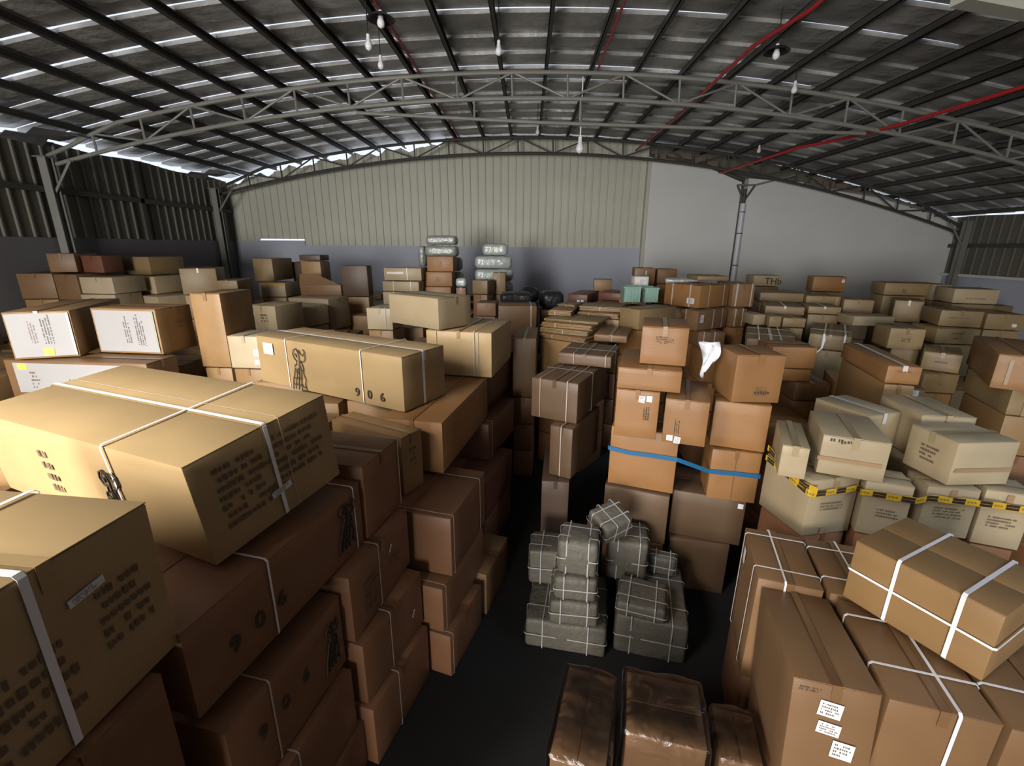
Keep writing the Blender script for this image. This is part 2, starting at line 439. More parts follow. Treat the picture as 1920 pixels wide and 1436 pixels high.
# wall columns
def column(x, y, z1, label, side, z0=0.0):
    root = tag(empty('steel_column', (x, y, 0)), label, 'column', 'steel columns along the side walls')
    b = MB(); b.box(-0.09, 0.09, -0.09, -0.075, z0, z1); b.box(-0.09, 0.09, 0.075, 0.09, z0, z1); b.box(-0.01, 0.01, -0.075, 0.075, z0, z1)
    b.build('shaft', 'steel', root)
    b = MB(); b.box(-0.14, 0.14, -0.14, 0.14, z1, z1 + 0.025); b.build('cap_plate', 'galv', root)
    b = MB(); b.tube([(0, 0, z1 - 0.75), (side*0.55, 0, z1 - 0.05)], 0.028, 6); b.build('brace', 'steel', root, 40)
    return root
column(-10.38, 10.45, 5.35, 'grey steel column on the left wall below the nearer truss', 1)
column(-10.38, 16.0, 5.35, 'dark steel column in the far left corner of the hall', 1)
column(14.15, 16.1, 4.5, 'pale steel column in the far right corner of the hall', -1)
root = tag(empty('wall_column', (7.19, YB - 0.34, 0)), 'white pipe column between the two grey plaster panels', 'column')
b = MB(); b.tube([(0, 0, 0), (-0.02, 0, 5.05)], 0.085, 14); b.build('pipe', 'whitepipe', root, 40)
for z in (1.9, 3.05, 4.1, 4.78):
    b = MB(); b.lathe([(0.088, -0.015), (0.094, -0.012), (0.094, 0.012), (0.088, 0.015)], (-0.01, 0, z), 14); b.build('joint_ring', 'steeldark', root, 40)
b = MB(); b.tube([(-0.02, 0, 5.05), (-0.02, 0, 5.5)], 0.05, 10); b.build('neck', 'steeldark', root, 40)
for x in (-0.30, 0.28):
    b = MB(); b.tube([(-0.02, 0, 5.12), (x, 0, 5.62)], 0.03, 6); b.build('bracket_arm', 'steeldark', root, 40)
b = MB(); b.tube([(-0.3, 0, 5.62), (0.28, 0, 5.62), (1.6, 0, 5.95)], 0.028, 6); b.build('top_rail', 'steel', root, 40)

# light metal flashings catching the daylight at the left eaves
for y, l in ((10.2, 'crumpled grey flashing at the left eaves beside the nearer column'), (15.4, 'crumpled grey flashing at the left eaves in the far corner')):
    b = MB(); n0 = 0
    for i in range(7):
        x0 = -10.55 + 0.20*i; z0 = 5.62 + 0.05*((i*5) % 3) + 0.02*i
        for t in range(2): b.v.append((x0, y - 0.45 + 0.9*t, z0 + 0.06*t*((i*3) % 2)))
    for i in range(6): b.f.append((2*i, 2*i+2, 2*i+3, 2*i+1))
    o = b.build('eaves_flashing', 'galv'); sm = o.modifiers.new('solid', 'SOLIDIFY'); sm.thickness = 0.008
    tag(o, l, 'flashing')

# red fire-alarm pipes and thin conduits under the roof
def pipe(name, pts, r, mat, label, cat='pipe'):
    b = MB(); b.tube(pts, r, 10); return tag(b.build(name, mat, smooth=40), label, cat)
pipe('sprinkler_pipe', [(3.50, -11.9, 6.66), (3.52, 7.0, 6.5), (3.36, 8.3, 6.55), (3.50, 12.2, 6.6), (3.45, 16.6, 6.64)], 0.029, 'redpipe', 'bright red pipe crossing the roof beside the black lamp on the right')
pipe('sprinkler_pipe', [(7.9, -11.9, 6.1), (7.5, 7.0, 5.98), (7.15, 10.1, 5.92), (6.9, 11.6, 5.95), (6.4, 12.3, 5.92), (6.3, 16.6, 5.98)], 0.034, 'redpipe', 'dark red pipe entering from the right edge below the roof')
pipe('conduit', [(-2.22, -11.9, 6.95), (-2.24, 16.8, 6.93)], 0.022, 'redpipe', 'thin dull red conduit beside a purlin left of the roof centre')
pipe('conduit', [(1.30, -11.9, 6.98), (1.32, 10.5, 6.97)], 0.02, 'redpipe', 'thin dull red conduit beside a purlin right of the roof centre')

# lamps
def bulb_parts(root, s=1.0, shade=False):
    b = MB(); b.lathe([(0.0, 0.02), (0.03*s, 0.0), (0.03*s, -0.06*s), (0.045*s, -0.09*s), (0.0, -0.09*s)], seg=14); b.build('lamp_holder', 'lamp', root, 40)
    b = MB(); b.lathe([(0.02*s, -0.085*s), (0.05*s, -0.12*s), (0.062*s, -0.17*s), (0.05*s, -0.215*s), (0.0, -0.24*s)], seg=14); b.build('bulb', 'lamp', root, 60)
    if shade:
        b = MB(); b.lathe([(0.03, -0.02), (0.12, -0.05), (0.19, -0.10), (0.185, -0.105), (0.115, -0.06), (0.02, -0.03)], seg=20); b.build('lamp_shade', 'lampblack', root, 50)
root = tag(empty('pendant_lamp', (1.06, 10.76, 5.83)), 'white bulb hanging on a long white rod from the nearer truss', 'lamp')
b = MB(); b.tube([(0, 0, 0), (0, 0, 1.1)], 0.014, 6); b.build('rod', 'lamp', root, 40); bulb_parts(root, 1.35)
for x, y, z, l, sh in ((-0.50, 8.2, 6.62, 'small white bulb under the roof centre, in front of the nearer truss', 0),
                       (-2.36, 7.7, 6.52, 'small white bulb left of the black shaded lamp', 0),
                       (-2.5, 8.75, 6.62, 'small white bulb below and behind the black shaded lamp', 0),
                       (0.2, 13.4, 6.62, 'small white bulb behind the nearer truss, before the back wall', 0),
                       (-2.02, 7.2, 6.60, 'black shaded lamp under the roof on the left', 1),
                       (3.66, 8.1, 6.52, 'black shaded lamp on the bright red pipe', 1),
                       (4.85, 9.8, 6.55, 'small white bulb right of the bright red pipe', 0),
                       (6.6, 14.8, 6.45, 'small white bulb above the white pipe column', 0)):
    root = tag(empty('ceiling_lamp', (x, y, z)), l, 'lamp', 'small lamps under the roof')
    b = MB(); b.tube([(0, 0, 0), (0, 0, zr(x) - z - 0.05)], 0.008, 6); b.build('wire', 'lampblack', root, 40)
    bulb_parts(root, 0.85, sh)
b = MB(); b.box(0, 2.9, -0.09, 0.09, 0, 0.30, Matrix.Translation((4.14, 5.46, 5.90)) @ Matrix.Rotation(radians(13), 4, 'Z') @ Matrix.Rotation(radians(2), 4, 'Y'))
o = b.build('roof_beam', 'sheet'); tag(o, 'cream painted beam cut off by the top right corner', 'beam')

# ------------------------------------------------------------------ cartons
# x, y, turn, width, depth, height, base height, tilt x, tilt y   (metres / radians)
BOXES = {
    'a1': (-3.359, 2.552, -0.369, 2.009, 0.88, 0.574, 2.069, 0.106, -0.013),
    'a0': (-2.578, 0.85, -0.087, 1.1, 0.75, 0.677, 2.003, 0, 0),
    'a2': (-3.156, 5.146, -0.465, 2.226, 0.682, 0.565, 2.046, 0, 0),
    'a3': (-1.261, 5.582, -0.174, 0.863, 1.154, 0.574, 2.046, 0, 0),
    'a4': (-1.83, 6.046, -0.636, 0.954, 0.583, 0.388, 2.623, 0, 0),
    'a5': (-2.789, 7.857, -0.118, 0.49, 0.594, 0.383, 2.2, 0, 0),
    'a7L': (-4.802, 7.722, -0.215, 0.588, 0.7, 0.52, 2.1, 0, 0),
    'a7R': (-4.882, 8.717, -0.367, 0.722, 0.682, 0.386, 2.1, 0, 0),
    'a8': (-4.954, 9.431, -0.24, 0.975, 0.712, 0.645, 1.921, 0, 0),
    'a9': (-6.817, 11.506, -0.011, 0.507, 1, 0.545, 2.735, 0, 0),
    'a9k': (-6.389, 12.6, 0.045, 0.787, 0.7, 0.564, 2.606, 0, 0),
    'a10': (-6.451, 11.006, -0.009, 0.654, 0.7, 0.333, 2.399, 0, 0),
    'a11': (-5.293, 10.677, -0.076, 1.011, 0.7, 0.303, 2.433, 0, 0),
    'a13t': (-3.447, 11.14, -0.01, 0.93, 0.6, 0.303, 2.807, 0, 0),
    'a13m': (-3.466, 11.033, -0.065, 0.911, 0.6, 0.239, 2.565, 0, 0),
    'a13b': (-3.445, 10.941, -0.045, 0.898, 0.6, 0.303, 2.259, 0, 0),
    'a14t': (-2.482, 11.563, -0.045, 0.664, 0.5, 0.366, 3.005, 0, 0),
    'a14m': (-2.513, 11.459, -0.01, 0.671, 0.5, 0.352, 2.65, 0, 0),
    'a14b': (-2.523, 11.42, -0.031, 0.652, 0.5, 0.365, 2.283, 0, 0),
    'a16s': (-1.298, 10.913, -0.292, 0.394, 0.483, 0.32, 2.537, 0, 0),
    'a16r': (-0.859, 11.4, 0.003, 0.33, 0.4, 0.523, 2.477, 0, 0),
    'a17a': (-1.084, 9.823, -0.054, 0.427, 0.6, 0.286, 2.172, 0, 0),
    'a17b': (-0.548, 8.6, 0.036, 0.748, 0.7, 0.579, 1.975, 0, 0),
    'a18': (-4.273, 5.73, -0.028, 0.404, 0.66, 0.965, 2.05, 0, 0),
    'a19': (-5.305, 5.408, -0.081, 0.874, 0.554, 0.558, 2.303, 0, 0),
    'a20': (-5.909, 4.956, 0.388, 0.622, 1.414, 0.554, 2.303, 0, 0),
    'a21': (-6.119, 5.007, -0.049, 1.802, 0.454, 0.477, 1.823, 0, 0),
    'a22': (-3.863, 5.7, -0.061, 0.448, 0.5, 0.433, 2.05, 0, 0),
    'a24t': (-9.45, 10.715, -0.198, 0.807, 0.9, 0.412, 2.909, 0, 0),
    'a24m': (-9.235, 10.364, -0.153, 0.898, 0.9, 0.389, 2.516, 0, 0),
    'a24b': (-9.187, 10.248, -0.389, 1.304, 0.9, 0.327, 2.186, 0, 0),
    'a26t': (-9.216, 9.331, -0.048, 0.742, 0.8, 0.341, 2.603, 0, 0),
    'a26b': (-9.186, 9.247, -0, 0.738, 0.699, 0.287, 2.313, 0, 0),
    'a28': (-9.96, 9.501, 0.325, 0.488, 0.9, 0.388, 3.015, 0, 0),
    'a28b': (-9.555, 9.825, -0.052, 0.494, 0.5, 0.365, 2.995, 0, 0),
    'a29a': (-10.393, 9.201, 0.197, 0.66, 0.8, 0.519, 2.493, 0, 0),
    'a29b': (-9.745, 9.326, -0.048, 0.529, 0.8, 0.517, 2.475, 0, 0),
    'a30': (-7.281, 9.6, 0.395, 0.679, 0.882, 0.542, 2.576, 0, 0),
    'a31': (-6.376, 9.4, 0.154, 0.403, 0.788, 0.235, 2.663, 0, 0),
    'L2': (-2.286, 1.654, -0.216, 0.899, 1.362, 0.485, 1.581, 0, 0),
    'L2b': (-1.967, 2.978, -0.215, 0.89, 0.531, 0.583, 1.581, 0, 0),
    'L0': (-2.405, 0.858, -0.1, 0.95, 0.6, 0.52, 1.475, 0, 0),
    'M2': (-2.125, 1.647, -0.192, 0.8, 0.931, 0.549, 0.915, 0, 0),
    'L3': (-1.979, 2.567, -0.194, 0.9, 0.868, 0.523, 1.057, 0, 0),
    'L5': (-1.91, 2.629, -0.285, 0.9, 0.805, 0.518, 0.538, 0, 0),
    'c1': (-1.829, 3.969, -0.483, 0.879, 0.277, 0.558, 1.484, 0, 0),
    'c2': (-1.375, 4.044, -0.181, 0.622, 1.613, 0.526, 1.518, 0, 0),
    'c4': (-1.412, 3.438, -0.238, 0.85, 0.888, 0.573, 0.908, 0, 0),
    'c5': (-1.417, 3.322, -0.284, 0.8, 0.929, 0.454, 0.451, 0, 0),
    'c6': (-1.403, 3.335, -0.312, 0.85, 0.689, 0.446, -0, 0, 0),
    'd1': (-1.271, 5.861, -0.205, 0.8, 1.476, 0.52, 1.52, 0, 0),
    'd2': (-1.211, 5.446, -0.269, 0.8, 1.094, 0.504, 1.013, 0, 0),
    'd3': (-1.199, 4.916, -0.279, 0.8, 0.996, 0.5, 0.51, 0, 0),
    'd4': (-1.113, 4.015, -0.281, 0.792, 0.667, 0.492, -0, 0, 0),
    'e1': (-0.207, 6.782, -0.056, 0.359, 1.018, 0.934, 1.366, 0, 0),
    'm1': (0.052, 5.01, -0.446, 0.581, 1.104, 0.48, 1.718, 0, 0),
    'm2': (0.266, 4.768, -0.48, 0.292, 0.914, 0.614, 1.103, 0, 0),
    'm3': (0.192, 4.621, -0.077, 0.319, 0.9, 0.73, 0.37, 0, 0),
    'm4': (0.387, 5.627, -0.338, 0.685, 0.738, 0.155, 2.198, 0, 0),
    'm5': (0.986, 6.747, -0.303, 0.502, 0.806, 0.119, 2.268, 0, 0),
    'r1': (0.88, 10.16, -0.365, 0.447, 1.175, 0.21, 2.423, 0, 0),
    'r2': (1.521, 10.073, -0.522, 0.548, 0.8, 0.172, 2.519, 0, 0),
    'r0': (1.525, 10.849, -0.117, 0.424, 0.4, 0.272, 2.636, 0, 0),
    'r3': (2.484, 11.057, -0.118, 0.483, 0.6, 0.361, 2.798, 0, 0),
    'r4': (3.055, 11.2, 0.049, 0.483, 0.6, 0.342, 2.79, 0, 0),
    'r5': (2.176, 9.6, 0.081, 0.301, 0.3, 0.196, 2.855, 0, 0),
    's1': (2.649, 9.145, -0.997, 0.831, 0.86, 0.416, 2.554, 0, 0),
    's2': (3.824, 8.815, 0.015, 0.431, 0.8, 0.435, 2.549, 0, 0),
    's3': (2.806, 8.494, -0.972, 0.376, 0.888, 0.363, 2.188, 0, 0),
    's4': (3.779, 8.6, 0.201, 0.325, 0.8, 0.345, 2.201, 0, 0),
    's5': (3.045, 8.15, 0.069, 0.51, 0.8, 0.271, 1.914, 0, 0),
    's0': (1.547, 7.764, -0.969, 0.442, 0.908, 0.333, 2.325, 0, 0),
    's6': (3.289, 9.198, -0.008, 0.61, 0.7, 0.087, 3.009, 0, 0),
    'g1': (1.06, 4.236, -0.256, 0.423, 0.601, 0.363, 2.557, 0, 0),
    'g2': (0.844, 4.129, -0.259, 0.574, 0.853, 0.212, 2.344, 0, 0),
    'g3': (0.848, 4.14, -0.273, 0.405, 0.643, 0.481, 1.862, 0, 0),
    'g4': (1.272, 4.01, -0.323, 0.389, 0.735, 0.438, 1.862, 0, 0),
    'g5': (1.831, 4.268, -0.335, 0.501, 0.369, 0.479, 1.723, 0, 0),
    'g6': (1.94, 4.177, -0.004, 0.454, 0.494, 0.468, 2.205, 0, 0),
    'g7': (0.88, 4.41, -0.327, 0.671, 0.6, 0.655, 1.204, 0, 0),
    'g8': (0.85, 4.382, -0.344, 0.668, 0.599, 0.571, 0.63, 0, 0),
    'g9': (1.572, 4.375, -0.304, 0.713, 0.6, 0.531, 0.635, 0, 0),
    'g10': (1.573, 4.308, -0.18, 0.613, 0.6, 0.632, -0, 0, 0),
    'g11': (1.845, 4.204, -0.214, 0.463, 0.5, 0.551, 1.169, 0, 0),
    'h1': (3.251, 6.042, -0.075, 0.565, 0.508, 0.295, 2.081, 0, 0),
    'h2': (3.283, 6.875, -0.429, 0.662, 1.346, 0.19, 2.146, 0, 0),
    'h3': (4.449, 7.303, -0.566, 0.565, 1.344, 0.245, 2.101, 0, 0),
    'h4': (3.627, 4.58, -0.254, 0.302, 1.209, 0.191, 2.309, 0, 0),
    'h5': (5.223, 6.708, -0.251, 0.437, 0.528, 0.305, 2.232, 0, 0),
    'h5b': (5.406, 6.855, -0.485, 0.333, 0.5, 0.26, 1.969, 0, 0),
    'h6': (5.383, 6.265, -0.676, 0.401, 0.652, 0.257, 2.042, 0, 0),
    'h7': (5.296, 6.062, -0.146, 0.423, 0.5, 0.268, 1.772, 0, 0),
    'h8': (6.613, 7.552, -0.08, 0.654, 0.6, 0.255, 2.146, 0, 0),
    'h9': (6.794, 7.78, -0.357, 0.558, 0.739, 0.267, 2.404, 0, 0),
    'h10': (7.695, 7.936, -0.259, 0.532, 0.7, 0.269, 2.333, 0, 0),
    'h11': (6.826, 8.83, -0.564, 0.43, 0.7, 0.401, 2.315, 0, 0),
    'h12': (7.284, 9.768, -0.218, 0.777, 0.6, 0.249, 2.719, 0, 0),
    'h13': (8.147, 9.651, -0.152, 0.335, 0.8, 0.316, 2.636, 0, 0),
    'h14': (7.836, 8.809, -0.253, 0.678, 0.6, 0.267, 2.67, 0, 0),
    'h15': (6.641, 11.125, -0.18, 0.697, 0.4, 0.349, 2.66, 0, 0),
    'h16': (5.719, 12.075, -0.113, 0.663, 0.6, 0.268, 2.697, 0, 0),
    'h17': (4.822, 9.802, -0.249, 0.818, 0.8, 0.191, 2.556, 0, 0),
    'h18': (5.62, 9.537, -0.224, 0.624, 0.8, 0.21, 2.503, 0, 0),
    'h19': (4.375, 8.626, -0.36, 0.639, 0.838, 0.158, 2.454, 0, 0),
    'h20': (5.172, 8.658, -0.301, 0.531, 0.644, 0.139, 2.467, 0, 0),
    'h21': (6.142, 9.194, -0.402, 0.495, 0.6, 0.285, 2.402, 0, 0),
    'h22a': (4.074, 7.835, -0.171, 0.2, 0.4, 0.186, 2.339, 0, 0),
    'h22b': (4.327, 7.89, -0.255, 0.358, 0.435, 0.163, 2.335, 0, 0),
    'h22c': (3.883, 8, -0, 0.22, 0.4, 0.19, 2.339, 0, 0),
    'h23': (5.587, 8.019, -0.029, 0.676, 0.485, 0.17, 2.349, 0, 0),
    'h25': (5.042, 4.954, -0.591, 0.457, 1.366, 0.385, 2.171, 0, 0),
    'h26': (5.318, 4.962, -0.35, 0.472, 0.979, 0.308, 1.859, 0, 0),
    'h27': (3.999, 5.821, -0.397, 0.536, 0.811, 0.223, 1.726, 0, 0),
    'h27b': (3.594, 5.98, -0.061, 0.461, 0.7, 0.252, 1.648, 0, 0),
    'h28': (4.604, 5.714, -0.374, 0.38, 0.5, 0.254, 1.696, 0, 0),
    'k1': (2.319, 3.387, -0.374, 0.45, 0.618, 0.337, 1.892, 0, 0),
    'k2': (2.956, 3.801, 0.323, 0.402, 0.524, 0.334, 1.903, 0, 0),
    'k3': (1.991, 3.337, -0.404, 0.198, 0.605, 0.273, 1.885, 0, 0),
    'k4': (3.192, 3.21, 0.093, 0.5, 0.402, 0.361, 1.893, 0, 0),
    'k5': (3.308, 3.7, -0.126, 0.415, 0.578, 0.4, 1.892, 0, 0),
    'k6': (2.243, 3.276, 0.217, 0.458, 0.512, 0.512, 1.372, 0, 0),
    'k7': (2.662, 3.299, -0.363, 0.318, 0.294, 0.472, 1.417, 0, 0),
    'k8': (3.075, 3.227, -0.174, 0.358, 0.277, 0.427, 1.462, 0, 0),
    'k9': (3.477, 3.198, -0.349, 0.3, 0.28, 0.473, 1.417, 0, 0),
    'n1': (2.007, 2.474, -1.081, 0.692, 0.609, 0.421, 1.502, 0, 0),
    'n2b': (1.398, 1.808, -0.258, 0.4, 0.765, 0.713, 0.795, -0.087, -0.03),
    'n2a': (1.565, 2.622, -0.292, 0.408, 0.637, 0.851, 0.65, 0, 0),
    'n3a': (1.968, 2.502, -0.272, 0.381, 0.634, 0.6, 0.899, 0, 0),
    'n3b': (1.802, 1.775, -0.258, 0.477, 0.722, 0.599, 0.898, 0, 0),
    'n4': (2.26, 1.645, -0.279, 0.533, 0.707, 0.6, 0.898, 0, 0),
    'q1': (0.126, 1.776, -0.27, 0.354, 0.628, 1, 0, 0, 0),
    'q2': (0.554, 1.88, -0.208, 0.48, 0.45, 1.047, 0.003, 0, 0),
    'q3': (1.121, 1.942, -0.235, 0.291, 0.373, 0.8, -0, 0, 0),
    'p1a': (0.293, 3.388, -0.205, 0.356, 0.345, 0.347, 0.86, 0, 0),
    'p1b': (0.271, 3.357, -0.098, 0.39, 0.4, 0.252, 0.605, 0, 0),
    'p1c': (0.239, 3.359, -0.095, 0.449, 0.5, 0.266, 0.336, 0, 0),
    'p3': (1.268, 3.954, -0.303, 0.27, 0.175, 0.22, 0.435, 0, 0),
    'p4': (0.836, 3.394, -0.302, 0.446, 0.411, 0.16, 0.435, 0, 0),
    'p5': (0.845, 3.406, -0.224, 0.647, 0.852, 0.432, 0, 0, 0),
    'p6': (0.021, 3.432, -0.159, 0.761, 0.747, 0.333, 0, 0, 0),
    'u1': (-2.613, 12.11, -0.004, 0.788, 0.5, 0.243, 3.639, 0, 0),
    'u2': (-2.654, 12.118, -0.048, 0.84, 0.5, 0.288, 3.348, 0, 0),
    'u3': (-2.544, 12.242, 0.07, 0.829, 0.5, 0.371, 2.975, 0, 0),
    'u4': (-2.548, 12.188, 0.069, 0.875, 0.5, 0.343, 2.628, 0, 0),
    'u7': (-2.544, 12.1, 0.056, 0.876, 0.5, 0.292, 2.333, 0, 0),
    'u5': (-1.76, 11.31, -0.035, 0.28, 0.3, 0.234, 2.652, 0, 0),
    'u6': (-2.845, 12.22, -0.117, 0.176, 0.3, 0.53, 3.087, 0, 0),
    'v1': (-1.161, 12.082, 0.023, 0.649, 0.5, 0.298, 3.388, 0, 0),
    'v2': (-1.362, 12.135, 0.075, 0.959, 0.5, 0.328, 3.057, 0, 0),
    'v3': (-1.364, 12.113, 0.081, 1.006, 0.5, 0.315, 2.74, 0, 0),
    'v4': (-1.321, 12.05, 0.057, 0.966, 0.5, 0.329, 2.408, 0, 0),
    'gr1': (1.836, 9.005, -0.014, 0.357, 0.4, 0.294, 2.595, 0, 0),
    'gr2': (2.232, 9, 0.02, 0.299, 0.4, 0.278, 2.595, 0, 0),
    's7': (2.872, 9.892, -0.286, 0.676, 0.6, 0.111, 2.898, 0, 0),
    'bb1': (-0.551, 9.5, 0.056, 0.657, 0.6, 0.232, 2.469, 0, 0),
    'bb2': (-0.165, 10.6, 0.034, 0.452, 0.5, 0.314, 2.393, 0, 0),
    'bb3': (0.307, 10.4, 0.043, 0.528, 0.6, 0.403, 2.255, 0, 0),
    'a12': (-4.259, 10.6, 0, 0.617, 0.35, 0.698, 2.474, 0, 0),
    'f1': (0.198, 7.428, -0.632, 0.891, 0.8, 0.078, 2.187, 0, 0),
    'f2': (0.197, 7.472, -0.501, 0.882, 0.8, 0.077, 2.268, 0, 0),
    'f3': (0.222, 7.508, -0.446, 0.899, 0.8, 0.077, 2.348, 0, 0),
    'f4': (0.27, 7.663, -0.44, 0.98, 0.784, 0.038, 2.428, 0, 0),
    'f5': (0.361, 8.01, -0.253, 0.449, 0.6, 0.086, 2.469, 0, 0),
    'f6': (0.562, 8.772, -0.457, 0.39, 0.6, 0.083, 2.49, 0, 0),
    'f7': (0.887, 8.245, -0.448, 0.791, 0.7, 0.078, 2.422, 0, 0),
    'f8': (0.942, 8.44, -0.321, 0.793, 0.7, 0.077, 2.503, 0, 0),
    'f9': (1.268, 9.467, -0.693, 0.729, 0.6, 0.065, 2.456, 0, 0),
    'f10': (1.854, 9.436, -0.422, 0.58, 0.593, 0.07, 2.522, 0, 0),
    'x1': (-5.49, 11.219, -0.035, 0.528, 0.5, 0.137, 3.246, 0, 0),
    'L6': (-1.87, 2.599, -0.285, 0.9, 0.805, 0.535, 0, 0, 0),
    'M3': (-2.075, 1.597, -0.192, 0.8, 0.931, 0.499, 0.413, 0, 0),
    'M4': (-2.055, 1.627, -0.192, 0.8, 0.931, 0.41, 0, 0, 0),
}

def bmesh_box(w, d, h, bev=0.008, cuts=3, bulge=0.006, seed=0, seg=2):
    bm = bmesh.new(); bmesh.ops.create_cube(bm, size=1.0)
    for v in bm.verts: v.co = Vector(((v.co.x + 0.5)*w, (v.co.y + 0.5)*d, (v.co.z + 0.5)*h))
    bmesh.ops.bevel(bm, geom=list(bm.edges), offset=min(bev, 0.3*min(w, d, h)), segments=seg, affect='EDGES', profile=0.5)
    if cuts:
        big = [e for e in bm.edges if e.calc_length() > 0.6*min(w, d, h)]
        bmesh.ops.subdivide_edges(bm, edges=big, cuts=cuts, use_grid_fill=True)
        for v in bm.verts:
            p = v.co; a, c, e = p.x/w, p.y/d, p.z/h
            f = lambda t: max(0.0, 4*t*(1-t))
            k = noise.noise(Vector((p.x*2.3 + seed*3.7, p.y*2.3 - seed, p.z*2.3)))
            for ax, t, o1, o2 in ((0, a, c, e), (1, c, a, e), (2, e, a, c)):
                if t < 0.02 or t > 0.98:
                    s = -1 if t < 0.5 else 1
                    if ax == 2 and s < 0: continue
                    amt = bulge * f(o1) * f(o2) * (0.4 + 1.6*k)
                    v.co[ax] += s * amt
    return bm

def bm_obj(name, bm, mat, parent=None, smooth=35):
    bmesh.ops.recalc_face_normals(bm, faces=bm.faces)
    me = bpy.data.meshes.new(name); bm.to_mesh(me); bm.free()
    return link(name, me, mat, parent, smooth)

def face(w, d, h, f):
    return {'F': (Vector((0, 0, 0)), Vector((1, 0, 0)), Vector((0, 0, 1)), Vector((0, -1, 0)), w, h),
            'R': (Vector((w, 0, 0)), Vector((0, 1, 0)), Vector((0, 0, 1)), Vector((1, 0, 0)), d, h),
            'L': (Vector((0, d, 0)), Vector((0, -1, 0)), Vector((0, 0, 1)), Vector((-1, 0, 0)), d, h),
            'T': (Vector((0, 0, h)), Vector((1, 0, 0)), Vector((0, 1, 0)), Vector((0, 0, 1)), w, d)}[f]

def on_face(dm, f, u, v, lift=0.009):
    o, U, V, N, a, c = face(*dm, f)
    return o + U*(u*a) + V*(v*c) + N*lift, U, V, N

def slab(b, P, U, V, N, w, h, t=0.001, rot=0.0):
    """a thin card centred on P"""
    u = U*cos(rot) + V*sin(rot); v = V*cos(rot) - U*sin(rot)
    n = len(b.v)
    for k in (0, t):
        for s, q in ((-1,-1),(1,-1),(1,1),(-1,1)):
            b.v.append(tuple(P + u*(s*w/2) + v*(q*h/2) + N*k))
    b.f += [(n,n+3,n+2,n+1),(n+4,n+5,n+6,n+7),(n,n+1,n+5,n+4),(n+1,n+2,n+6,n+5),(n+2,n+3,n+7,n+6),(n+3,n,n+4,n+7)]

def ring(dm, kind, t, wid, off, seed=0):
    """a flat band pulled round the box in one plane"""
    w, d, h = dm; r = 0.014
    if kind == 'X': A, B = Vector((1,0,0)), Vector((0,0,1)); S, T, ax, pos = w, h, Vector((0,1,0)), t*d
    elif kind == 'Y': A, B = Vector((0,1,0)), Vector((0,0,1)); S, T, ax, pos = d, h, Vector((1,0,0)), t*w
    else: A, B = Vector((1,0,0)), Vector((0,1,0)); S, T, ax, pos = w, d, Vector((0,0,1)), t*h
    rr = random.Random(seed)
    pts = []
    def side(p0, p1, n):
        for i in range(1, n):
            pts.append((p0[0] + (p1[0]-p0[0])*i/n, p0[1] + (p1[1]-p0[1])*i/n))
    c = [(-off, -off), (S+off, -off), (S+off, T+off), (-off, T+off)]
    if kind in 'XY': c = [(-off, 0.001), (S+off, 0.001), (S+off, T+off), (-off, T+off)]
    for i in range(4):
        p, q = c[i], c[(i+1) % 4]; L = math.hypot(q[0]-p[0], q[1]-p[1]); f = min(r / L, 0.3)
        pts.append((p[0]+(q[0]-p[0])*f, p[1]+(q[1]-p[1])*f)); pts.append((p[0]+(q[0]-p[0])*(1-f), p[1]+(q[1]-p[1])*(1-f)))
    b = MB(); k = len(pts)
    cx, cy = S/2, T/2
    for i, (a, c_) in enumerate(pts):
        base = A*a + B*c_ + ax*pos
        out = (A*(a-cx) / max(S, .01) + B*(c_-cy) / max(T, .01)).normalized()
        for sgn, th in ((-1, 0), (1, 0), (1, 0.0016), (-1, 0.0016)):
            b.v.append(tuple(base + ax*(sgn*wid/2) + out*th))
    for i in range(k):
        j = (i+1) % k
        for u in range(4):
            w_ = (u+1) % 4
            b.f.append((4*i+u, 4*j+u, 4*j+w_, 4*i+w_))
    return b

GLYPH = {}
def text_verts(s, size):
    key = (s, size)
    if key not in GLYPH:
        cu = bpy.data.curves.new('t', 'FONT'); cu.body = s; cu.size = size; cu.extrude = 0.0005; cu.align_x = 'CENTER'; cu.align_y = 'CENTER'; cu.resolution_u = 3
        cu.offset = size * 0.012
        o = bpy.data.objects.new('t', cu); COL.objects.link(o)
        bpy.context.view_layer.update()
        me = o.to_mesh(); GLYPH[key] = ([tuple(v.co) for v in me.vertices], [tuple(p.vertices) for p in me.polygons])
        o.to_mesh_clear(); COL.objects.unlink(o); bpy.data.objects.remove(o); bpy.data.curves.remove(cu)
    return GLYPH[key]

def put_text(b, s, size, P, U, V, N, rot=0.0):
    vs, fs = text_verts(s, size); n = len(b.v)
    u = U*cos(rot) + V*sin(rot); v = V*cos(rot) - U*sin(rot)
    b.v += [tuple(P + u*x + v*y + N*(z + 0.0008)) for x, y, z in vs]
    b.f += [tuple(n+i for i in f) for f in fs]

